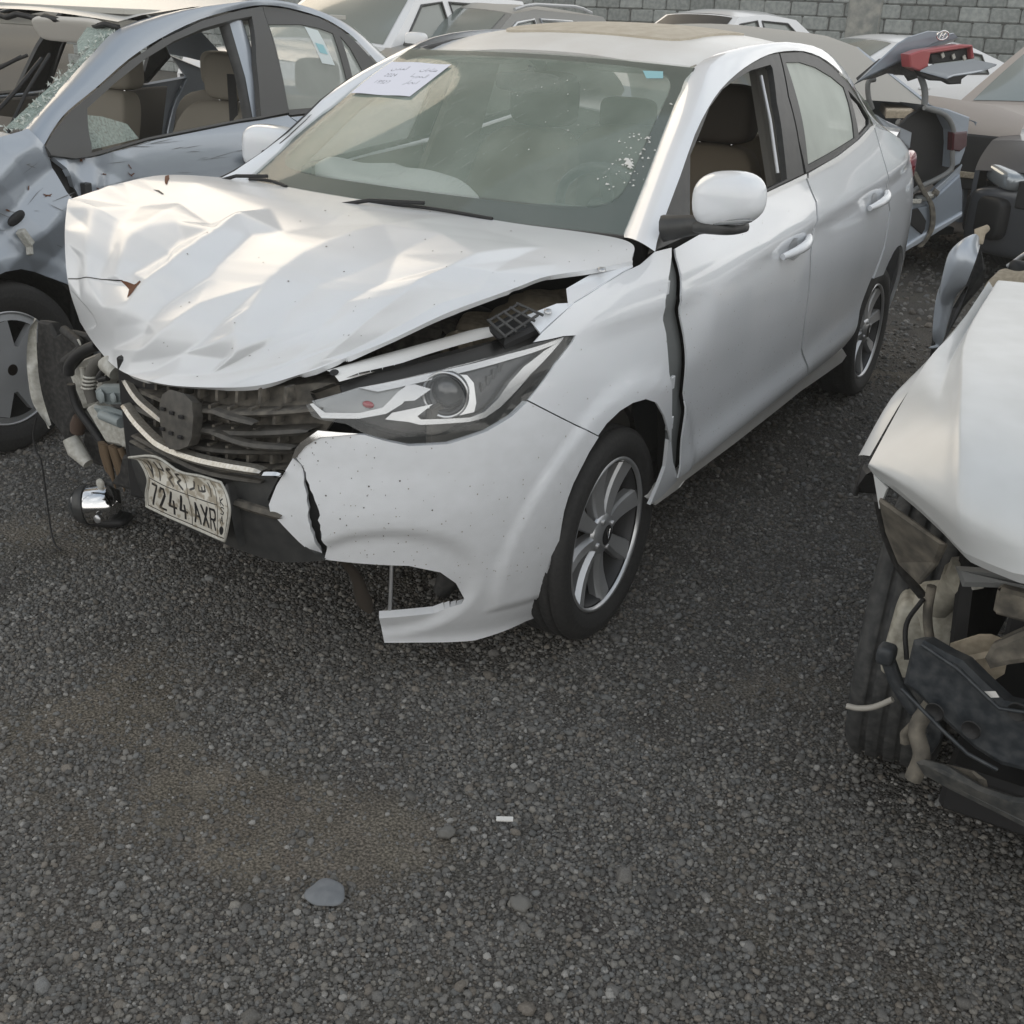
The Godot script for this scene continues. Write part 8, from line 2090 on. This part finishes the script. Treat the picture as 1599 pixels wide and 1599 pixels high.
# ------------------------------------------------------------------ ground, wall, small things
func more_materials() -> void:
	M.silver = mat(Color(0.36, 0.40, 0.45), 0.34, 0.35, {"coat": 0.8, "coat_rough": 0.12})
	M.trim_grey = mat(Color(0.075, 0.075, 0.073), 0.55)
	M.scratch = mat(Color(0.20, 0.205, 0.21), 0.8)
	M.silver_pale = mat(Color(0.62, 0.62, 0.60), 0.5, 0.1, {"coat": 0.5, "coat_rough": 0.3})
	M.silver_bright = mat(Color(0.46, 0.50, 0.55), 0.32, 0.3, {"coat": 0.8, "coat_rough": 0.12})
	M.silver_boot = mat(Color(0.28, 0.32, 0.37), 0.4, 0.3, {"coat": 0.6, "coat_rough": 0.2})
	M.silver_scuffed = mat(Color.WHITE, 0.45, 0.25, {"coat": 0.5, "coat_rough": 0.2, "tex": noise_tex("scuff", 41, 0.02, Color(0.665, 0.69, 0.715), Color(0.725, 0.75, 0.78), 512, 5, 0.1, 1.3), "scale": 3.0})
	M.white_old = mat(Color.WHITE, 0.40, 0.0, {"coat": 0.5, "coat_rough": 0.25, "tex": noise_tex("oldw", 42, 0.012, Color(0.75, 0.76, 0.76), Color(0.81, 0.82, 0.825)), "scale": 1.2})
	M.mud = mat(Color.WHITE, 0.95, 0.0, {"tex": noise_tex("mud", 43, 0.02, Color(0.30, 0.29, 0.27), Color(0.52, 0.495, 0.45), 512, 5, 0.0, 1.4), "scale": 2.0})
	M.bar = mat(Color.WHITE, 0.5, 0.0, {"tex": noise_tex("bar", 44, 0.02, Color(0.15, 0.17, 0.19), Color(0.27, 0.28, 0.29), 512, 5, 0.0, 1.6), "scale": 3.0})
	M.lip = mat(Color.WHITE, 0.6, 0.0, {"tex": noise_tex("lip", 45, 0.02, Color(0.20, 0.21, 0.215), Color(0.36, 0.355, 0.34), 512, 4, 0.0, 1.6), "scale": 3.0})
	M.bottle = mat(Color(0.50, 0.48, 0.42), 0.5, 0.0, {"tex": noise_tex("bottle", 46, 0.02, Color(0.56, 0.54, 0.49), Color(0.78, 0.77, 0.72)), "scale": 4.0})
	M.wire = mat(Color(0.40, 0.38, 0.34), 0.7)
	M.far_white = mat(Color(0.76, 0.77, 0.78), 0.35, 0.0, {"coat": 0.8, "coat_rough": 0.1})
	M.far_grey = mat(Color(0.22, 0.22, 0.21), 0.5, 0.2, {"coat": 0.4, "coat_rough": 0.3})
	M.far_dust = mat(Color(0.40, 0.385, 0.35), 0.7)
	M.far_brown = mat(Color(0.38, 0.34, 0.31), 0.6, 0.1, {"coat": 0.3, "coat_rough": 0.35})
	M.far_dark = mat(Color(0.065, 0.07, 0.08), 0.4, 0.3, {"coat": 0.8, "coat_rough": 0.15})
	M.far_glass = mat(Color(0.20, 0.225, 0.21), 0.2, 0.0, {"coat": 0.8})
	M.far_screen = mat(Color(0.20, 0.235, 0.23), 0.25, 0.0, {"coat": 1.0})
	M.far_lamp = mat(Color(0.30, 0.33, 0.35), 0.1, 0.4, {"coat": 1.0})
	M.rail = mat(Color(0.55, 0.56, 0.57), 0.35, 0.6)
	M.jamb_light = mat(Color(0.16, 0.165, 0.165), 0.55)
	M.red_dark = mat(Color(0.06, 0.012, 0.016), 0.15, 0.0, {"coat": 1.0})
	M.red_faded = mat(Color(0.36, 0.075, 0.08), 0.35, 0.0, {"coat": 0.6})
	M.seat_beige = mat(Color(0.30, 0.275, 0.23), 0.85)
	M.cabin_mid = mat(Color(0.12, 0.11, 0.095), 0.8)
	M.visor = mat(Color(0.55, 0.53, 0.49), 0.8)
	M.notice = mat(Color(0.62, 0.68, 0.68), 0.7)
	M.glass_cracked = film(Color(0.42, 0.50, 0.46), 0.55, "cracked", 47, 0.06, 0.6, 5.0)
	M.glass_crumbs = mat(Color(0.52, 0.56, 0.52), 0.3)
	M.dust_left = film(Color(0.55, 0.58, 0.54), 0.42, "dleft", 48, 0.01, 0.3, 1.0)
	M.mortar = mat(Color(0.11, 0.112, 0.11), 0.95)
	M.blocks = []
	for k in 6:
		var t: float = [0.0, 0.03, -0.03, 0.015, -0.05, 0.045][k]
		M.blocks.append(mat(Color.WHITE, 0.95, 0.0, {"tex": noise_tex("block%d" % k, 70 + k, 0.03, Color(0.48 + t, 0.50 + t, 0.495 + t), Color(0.58 + t, 0.595 + t, 0.585 + t), 256, 5, 0.0, 1.5), "scale": 1.5}))
	M.pier = mat(Color.WHITE, 0.95, 0.0, {"tex": noise_tex("pier", 80, 0.02, Color(0.47, 0.485, 0.475), Color(0.62, 0.615, 0.59), 256, 5, 0.0, 1.8), "scale": 0.8})
	M.slab = mat(Color.WHITE, 0.85, 0.0, {"tex": noise_tex("slab", 81, 0.02, Color(0.42, 0.435, 0.45), Color(0.50, 0.51, 0.52), 256), "scale": 6.0})
	M.stone_grey = mat(Color.WHITE, 0.85, 0.0, {"tex": noise_tex("stg", 82, 0.02, Color(0.36, 0.36, 0.35), Color(0.48, 0.47, 0.45), 256), "scale": 2.0})

var dirt := FastNoiseLite.new()
var lumps := FastNoiseLite.new()
func bare(x: float, z: float) -> float:
	# 0 loose gravel .. 1 bare trodden earth; the rear patch is painted sunlight
	var k := dirt.get_noise_2d(x, z) * 1.3 + 0.12 * lumps.get_noise_2d(x * 3.0, z * 3.0)
	k += 0.75 * exp(-Vector2((x - 0.60) / 0.30, (z - 1.02) / 0.17).length_squared())
	k += 0.25 * exp(-Vector2((x - 1.25) / 0.25, (z - 1.15) / 0.15).length_squared())
	k += 0.35 * exp(-Vector2((x - 1.05) / 0.35, (z + 3.4) / 1.6).length_squared())  # sunlit stretch of ground painted in as a browner, lighter tone
	return smoothstep(0.20, 0.75, k)

func ground_y(x: float, z: float) -> float:
	return 0.010 * lumps.get_noise_2d(x * 0.8, z * 0.8) - 0.006

func build_ground() -> void:
	dirt.seed = 77
	dirt.frequency = 0.75
	dirt.fractal_octaves = 4
	lumps.seed = 78
	lumps.frequency = 1.6
	lumps.fractal_octaves = 3
	var xs := []
	var zs := []
	for k in 161: xs.append(-3.4 + k * 0.05)
	for k in 141: zs.append(-4.6 + k * 0.05)
	for k in 26:
		var e := 0.05 * (pow(1.36, k + 1) - 1.0) / 0.36
		if e > 160.0: break
		xs.push_front(-3.4 - e)
		xs.append(4.6 + e)
		zs.push_front(-4.6 - e)
		zs.append(2.4 + e)
	var mb := MB.new()
	var W := xs.size()
	for z in zs:
		for x in xs:
			var b := bare(x, z)
			var v := 0.85 + 0.3 * lumps.get_noise_2d(x * 5.0, z * 5.0)
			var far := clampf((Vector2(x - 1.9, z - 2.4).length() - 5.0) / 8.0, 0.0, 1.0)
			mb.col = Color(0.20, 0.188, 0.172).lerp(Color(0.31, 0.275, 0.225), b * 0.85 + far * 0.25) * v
			var y: float = ground_y(x, z)
			var s := 0.2
			var nn := Vector3(ground_y(x - s, z) - ground_y(x + s, z), 2 * s, ground_y(x, z - s) - ground_y(x, z + s)).normalized()
			mb.vert(Vector3(x, y, z), nn)
	for r in zs.size() - 1:
		for q in W - 1:
			var a := r * W + q
			mb.i.append_array(PackedInt32Array([a, a + 1, a + W + 1, a, a + W + 1, a + W]))
	fixwind(mb)
	var gm := mat(Color.WHITE, 0.95, 0.0, {"tex": noise_tex("grit", 60, 0.09, Color(0.62, 0.62, 0.62), Color(1, 1, 1), 1024, 4, 0.0, 1.8), "scale": 1.3, "vc": true, "height": noise_tex("grith", 61, 0.05, Color(0, 0, 0), Color(1, 1, 1), 1024, 5), "depth": 0.8})
	gm.metallic_specular = 0.2
	put("ground", mb.build(), gm).set_meta("kind", "structure")
	scatter_gravel()

func stone_mesh(seed_: int) -> ArrayMesh:
	# a rounded, slightly flattened pebble from a cube-sphere
	var nz := FastNoiseLite.new()
	nz.seed = seed_
	nz.frequency = 0.9
	var mb := MB.new()
	var f := func(p: Vector3) -> Vector3:
		var d := p.normalized()
		var r := 1.0 + 0.42 * nz.get_noise_3d(d.x, d.y, d.z) + 0.2 * nz.get_noise_3d(d.x * 2.7 + 5.0, d.y * 2.7, d.z * 2.7)
		return d * r * Vector3(1.0, 0.66, 0.82)
	var n := 4
	for ax in 3:
		for sg in [-1.0, 1.0]:
			var g := []
			for r in n + 1:
				var row := []
				for q in n + 1:
					var p := Vector3.ZERO
					p[ax] = sg
					p[(ax + 1) % 3] = tan((2.0 * q / n - 1.0) * PI / 4) * sg
					p[(ax + 2) % 3] = tan((2.0 * r / n - 1.0) * PI / 4)
					row.append(f.call(p))
				g.append(row)
			var k0 := mb.v.size()
			mb.grid(g)
			for k in range(k0, mb.v.size()):
				if true: mb.n[k] = (mb.n[k] if mb.n[k].dot(mb.v[k]) > 0 else -mb.n[k])
	# weld the normals over the seams
	var sum := {}
	for k in mb.v.size():
		var key := Vector3i((mb.v[k] * 500.0).round())
		sum[key] = sum.get(key, Vector3.ZERO) + mb.n[k]
	for k in mb.v.size(): mb.n[k] = sum[Vector3i((mb.v[k] * 500.0).round())].normalized()
	fixwind(mb)
	return mb.build()

func scatter_gravel() -> void:
	var rng := RandomNumberGenerator.new()
	rng.seed = 2024
	var kinds := 7
	var lists := []
	for k in kinds: lists.append([])
	var tints := [Color(0.185, 0.180, 0.170), Color(0.165, 0.161, 0.153), Color(0.205, 0.198, 0.184), Color(0.15, 0.144, 0.135), Color(0.22, 0.208, 0.187), Color(0.19, 0.172, 0.15), Color(0.175, 0.176, 0.172)]
	var zones := [
		# x0, x1, z0, z1, stones per m2, size, spread
		[-0.6, 2.9, 0.35, 2.0, 30000, 0.0034, 0.42], [-2.2, 3.2, -1.2, 0.35, 13000, 0.0038, 0.42], [-2.6, 2.9, -3.8, -1.2, 2600, 0.006, 0.4], [-2.2, -0.6, 0.35, 1.3, 9000, 0.0042, 0.4],
		[-4.5, 3.5, -8.5, -3.8, 420, 0.011, 0.4],
		[-0.6, 2.9, 0.2, 2.0, 300, 0.0080, 0.28], [-2.2, 2.9, -2.8, 0.2, 220, 0.0085, 0.25], [-0.6, 2.9, 0.4, 2.0, 5, 0.013, 0.2],
	]
	for zn in zones:
		var n := int((zn[1] - zn[0]) * (zn[3] - zn[2]) * zn[4])
		for k in n:
			var x := rng.randf_range(zn[0], zn[1])
			var z := rng.randf_range(zn[2], zn[3])
			var b := bare(x, z)
			if rng.randf() < b * 0.85: continue
			if lumps.get_noise_2d(x * 2.2 + 40.0, z * 2.2) < -0.28 and rng.randf() < 0.55: continue
			var r: float = zn[5] * exp(rng.randfn() * zn[6])
			r = minf(r, zn[5] * 2.6)
			var y := ground_y(x, z) + r * rng.randf_range(-0.2, 0.4)
			var bs := Basis.from_euler(Vector3(rng.randfn() * 0.45, rng.randf() * TAU, rng.randfn() * 0.45)).scaled(Vector3.ONE * r)
			lists[rng.randi() % kinds].append([Transform3D(bs, Vector3(x, y, z)), rng.randf()])
	var top := thing("gravel", "loose dark grey gravel spread over the yard", "gravel")
	top.set_meta("kind", "stuff")
	var m := mat(Color.WHITE, 0.8, 0.0, {"vc": true, "tex": noise_tex("stone", 62, 0.03, Color(0.8, 0.8, 0.8), Color(1, 1, 1), 256, 4, 0.0, 1.8), "scale": 0.6})
	m.metallic_specular = 0.3
	for k in kinds:
		var mm := MultiMesh.new()
		mm.transform_format = MultiMesh.TRANSFORM_3D
		mm.use_colors = true
		mm.mesh = stone_mesh(100 + k)
		mm.instance_count = lists[k].size()
		for q in lists[k].size():
			mm.set_instance_transform(q, lists[k][q][0])
			var t: float = lists[k][q][1]
			var c: Color = tints[int(t * 69.9) % 7] * (0.70 + 0.62 * fposmod(t * 131.0, 1.0))
			if fposmod(t * 977.0, 1.0) > 0.965: c = Color(0.36, 0.35, 0.33)
			mm.set_instance_color(q, Color(c.r, c.g, c.b))
		var o := MultiMeshInstance3D.new()
		o.name = "stones" if k == 0 else "stones_%03d" % k
		o.multimesh = mm
		o.material_override = m
		o.set_meta("kind", "stuff")
		top.add_child(o, true)

func build_wall() -> void:
	# grey concrete block wall across the back of the yard
	var z := -16.4
	var wl := thing("block_wall", "grey concrete block wall with mortar joints across the back of the yard", "wall")
	put("mortar", boxm(Vector3(30.0, 3.0, 0.14)), M.mortar, wl, Vector3(-6, 1.5, z - 0.02))
	var rng := RandomNumberGenerator.new()
	rng.seed = 5
	var shapes := []
	for k in 5:
		var mb := MB.new()
		mb.box(Vector3(0.414 - 0.003 * k, 0.195 - 0.0015 * (k % 3), 0.16))
		shapes.append(mb.build())
	var rest := MB.new()
	for row in 15:
		var y := 0.1 + row * 0.2
		for k in 72:
			var x := -21.0 + k * 0.42 + (0.21 if row % 2 else 0.0)
			var near := row in [6, 7, 8, 9] and x > -11.4 and x < 7.0
			var dz := rng.randf_range(-0.006, 0.008)
			if near:
				var b := put("block", shapes[rng.randi() % 5], M.blocks[rng.randi() % M.blocks.size()], wl, Vector3(x + rng.randf_range(-0.006, 0.006), y + rng.randf_range(-0.004, 0.004), z + dz), Vector3(0, 0, rng.randf_range(-0.01, 0.01)))
			else:
				rest.box(Vector3(0.413, 0.194, 0.16), Transform3D(Basis(), Vector3(x, y, z + dz)))
	put("blocks", rest.build(), M.blocks[1], wl).set_meta("kind", "stuff")
	# thicker pier with old render stains
	put("pier", boxm(Vector3(0.5, 3.0, 0.19)), M.pier, wl, Vector3(-3.25, 1.5, z + 0.03))

func build_small_things() -> void:
	var rng := RandomNumberGenerator.new()
	rng.seed = 9
	# broken fog lamp on the ground under the torn corner
	var c := thing("broken_fog_lamp", "chrome fog lamp bowl lying on the gravel below the torn bumper corner", "lamp", Vector3(-0.79, 0.0, 0.285))
	put("bowl", lathe([Vector2(-0.07, 0.028), Vector2(-0.066, 0.05), Vector2(-0.03, 0.062), Vector2(0.03, 0.058), Vector2(0.055, 0.04), Vector2(0.062, 0.0)], 36), M.chrome, c, Vector3(0.02, 0.066, 0), Vector3(0, 0.55, 0.1))
	put("glass", lathe([Vector2(-0.072, 0.052), Vector2(-0.084, 0.044), Vector2(-0.092, 0.02), Vector2(-0.094, 0.0)], 28), M.lens, c, Vector3(0.02, 0.066, 0), Vector3(0, 0.55, 0.1))
	put("collar", lathe([Vector2(-0.074, 0.050), Vector2(-0.055, 0.060), Vector2(-0.040, 0.064), Vector2(-0.040, 0.060)], 36), M.trim, c, Vector3(0.02, 0.066, 0), Vector3(0, 0.55, 0.1))
	put("housing", soft(Vector3(0.15, 0.03, 0.09), 0.6, 20, 10), M.black, c, Vector3(0.03, 0.016, -0.01), Vector3(0, 0.4, 0.05))
	put("bracket", tubem([Vector3(0.03, 0.13, -0.02), Vector3(0.09, 0.14, -0.05), Vector3(0.16, 0.09, -0.06)], [0.014, 0.01, 0.012], 8), M.trim, c)
	put("screw", lathe([Vector2(0.0, 0.013), Vector2(0.006, 0.012), Vector2(0.007, 0.0)], 14), M.alloy, c, Vector3(0.0, 0.06, 0.062), Vector3(0, -PI / 2 - 0.1, 0))
	put("screw", lathe([Vector2(0.0, 0.013), Vector2(0.006, 0.012), Vector2(0.007, 0.0)], 14), M.alloy, c, Vector3(0.07, 0.05, 0.058), Vector3(0, -PI / 2, 0))
	put("screw", lathe([Vector2(0.0, 0.015), Vector2(0.008, 0.014), Vector2(0.009, 0.0)], 14), M.apron, c, Vector3(0.03, 0.138, 0.0), Vector3(0, -PI / 2, 0))
	# flat pale stone and a chip of white plastic in the foreground
	var fl := func(p: Vector3) -> Vector3: return p * (1.0 + (0.07 * sin(atan2(p.z, p.x) * 3.0 + 0.7) + 0.04 * sin(atan2(p.z, p.x) * 5.0)) * smoothstep(0.0, 0.02, Vector2(p.x, p.z).length()))
	tag(put("flat_stone", soft(Vector3(0.074, 0.014, 0.066), 0.9, 32, 10, fl), M.slab, self, Vector3(0.841, 0.006, 1.162), Vector3(0.06, 0.2, 0.02)), "flat pale grey stone bedded in the bare earth of the foreground", "stone")
	tag(put("plastic_chip", boxm(Vector3(0.034, 0.004, 0.011)), M.dropping, self, Vector3(1.009, 0.014, 0.807), Vector3(0.1, 0.5, 0.05)), "small white strip of plastic lying on the gravel", "debris")
	for q in [[1.155, 0.99, 0.020, "rounded grey stone below the white plastic strip", 0], [0.93, 0.90, 0.017, "rounded brown-grey stone left of the white plastic strip", 1]]:
		tag(put("loose_stone", stone_mesh(300 + q[4]), M.stone_grey, self, Vector3(q[0], 0.008, q[1]), Vector3(0, q[4], 0)), q[3], "stone").scale = Vector3.ONE * q[2]
	# sheet of paper on the windscreen
	var pm := StandardMaterial3D.new()
	pm.albedo_texture = notice_texture()
	pm.roughness = 0.8
	var vv := PackedVector3Array()
	var uu := PackedVector2Array()
	var nn := PackedVector3Array()
	var ii := PackedInt32Array()
	var A: Array = paper_corners
	for r in 9:
		for q in 13:
			var u := q / 12.0
			var v := r / 8.0
			var p: Vector2 = A[0].lerp(A[1], u).lerp(A[3].lerp(A[2], u), v)
			vv.append(screen_at(p) + Vector3(0, 0.0045, 0.0033) * (1.0 + 0.25 * sin(u * 9.0 + v * 4.0)))
			uu.append(Vector2(u, 1.0 - v))
			nn.append(Vector3(0, 0.82, 0.57))
	for r in 8:
		for q in 12:
			var a := r * 13 + q
			ii.append_array(PackedInt32Array([a, a + 13, a + 14, a, a + 14, a + 1]))
	var arr := []
	arr.resize(Mesh.ARRAY_MAX)
	arr[Mesh.ARRAY_VERTEX] = vv
	arr[Mesh.ARRAY_NORMAL] = nn
	arr[Mesh.ARRAY_TEX_UV] = uu
	arr[Mesh.ARRAY_INDEX] = ii
	var pmesh := ArrayMesh.new()
	pmesh.add_surface_from_arrays(Mesh.PRIMITIVE_TRIANGLES, arr)
	tag(put("paper_notice", pmesh, pm), "white sheet with three lines of print taped to the sedan's windscreen", "paper")

func notice_texture() -> ImageTexture:
	var W := 640
	var H := 400
	var im := Image.create(W, H, false, Image.FORMAT_RGBA8)
	im.fill(Color(0.90, 0.905, 0.945))
	var ink := Color(0.16, 0.16, 0.22)
	var dot := func(p: Vector2, r: float) -> void: im.fill_rect(Rect2i(int(p.x - r), int(p.y - r), int(r * 2), int(r * 2)), ink)
	var pen := func(pts: Array, o: Vector2, s: Vector2) -> void:
		for k in pts.size() - 1:
			var a := o + Vector2(pts[k][0] * s.x, pts[k][1] * s.y)
			var b := o + Vector2(pts[k + 1][0] * s.x, pts[k + 1][1] * s.y)
			var n := int((b - a).length()) + 1
			for q in n + 1: dot.call(a.lerp(b, float(q) / n), 1.9)
	# right column (arabic words drawn right to left as strokes): shanjan / almodel / anjaz
	var wS := [[[10, 0], [10, -2.2], [9.2, 0], [9.2, -1.6], [8.4, 0], [8.4, -1.6], [7.6, 0], [6.6, 0], [6.6, -5]], [[6.0, 0], [5.4, -2], [4.6, -1], [4, 0], [3.2, 0], [3.2, -5]], [[2.6, -1.4], [2.4, 1], [1.2, 1.8], [0, 0.8], [0, -1]]]
	var wM := [[[10, -5], [10, 0]], [[9.2, -5], [9.2, 0], [8, 0], [7.6, -1.4], [6.8, -1.2], [6.8, 0], [6.2, 0], [5.6, -1.4], [5.2, 0], [4.6, 1.6]], [[4.2, -2], [4.0, 0], [3, 0], [2.4, 0], [1.8, -0.4], [1.2, 0], [0.6, 0], [0.6, -5]]]
	var wA := [[[8, -5], [8, 0]], [[7, -1.4], [6.8, 0], [5.8, 0], [5, -2], [4.2, -1], [3.6, 0], [2.6, 0], [2.6, -5]], [[1.8, -1], [1.4, 1], [0.4, 1.8]]]
	var wL := [[[10, -5], [10, 0]], [[9.2, -5], [9.2, 0], [8, 0], [8, -1.6], [7.2, 0], [7.2, -1.6], [6.4, 0], [5.6, 0], [5.2, -1.6], [4.4, -1.4], [4.6, 0], [3, 0]], [[2.6, -1.4], [2.4, 1], [1.2, 1.8], [0, 0.8], [0, -1]]]
	var sz := Vector2(16.0, 8.5)
	for s in wS: pen.call(s, Vector2(420, 100), sz)
	for d in [Vector2(560, 76), Vector2(552, 70), Vector2(544, 76), Vector2(500, 76), Vector2(488, 112), Vector2(440, 84)]: dot.call(d, 2.4)
	for s in wM: pen.call(s, Vector2(400, 182), sz)
	for d in [Vector2(444, 196), Vector2(454, 196)]: dot.call(d, 2.4)
	for s in wA: pen.call(s, Vector2(420, 262), sz)
	for d in [Vector2(520, 244), Vector2(490, 274), Vector2(448, 246)]: dot.call(d, 2.4)
	for s in wL: pen.call(s, Vector2(110, 100), sz)
	for d in [Vector2(190, 76), Vector2(140, 84)]: dot.call(d, 2.4)
	var D := {"0": [[0, 0], [1, 0], [1, 2], [0, 2], [0, 0]], "1": [[0.5, 0], [0.5, 2]], "2": [[0, 0.2], [0.5, 0], [1, 0.4], [0, 2], [1, 2]], "4": [[0.7, 2], [0.7, 0], [0, 1.3], [1, 1.3]], "7": [[0, 0], [1, 0], [0.3, 2]], "9": [[1, 0.9], [0, 0.9], [0, 0], [1, 0], [1, 2], [0.2, 2]]}
	var num := func(t: String, o: Vector2, w: float) -> void:
		for k in t.length(): pen.call(D[t[k]], o + Vector2(k * w * 1.6, 0), Vector2(w, w * 0.85))
	num.call("2024", Vector2(120, 150), 20.0)
	num.call("19927", Vector2(104, 236), 20.0)
	return ImageTexture.create_from_image(im)

var paper_corners := [Vector2(0.022, 0.611), Vector2(0.242, 0.594), Vector2(0.24, 0.854), Vector2(0.014, 0.873)]
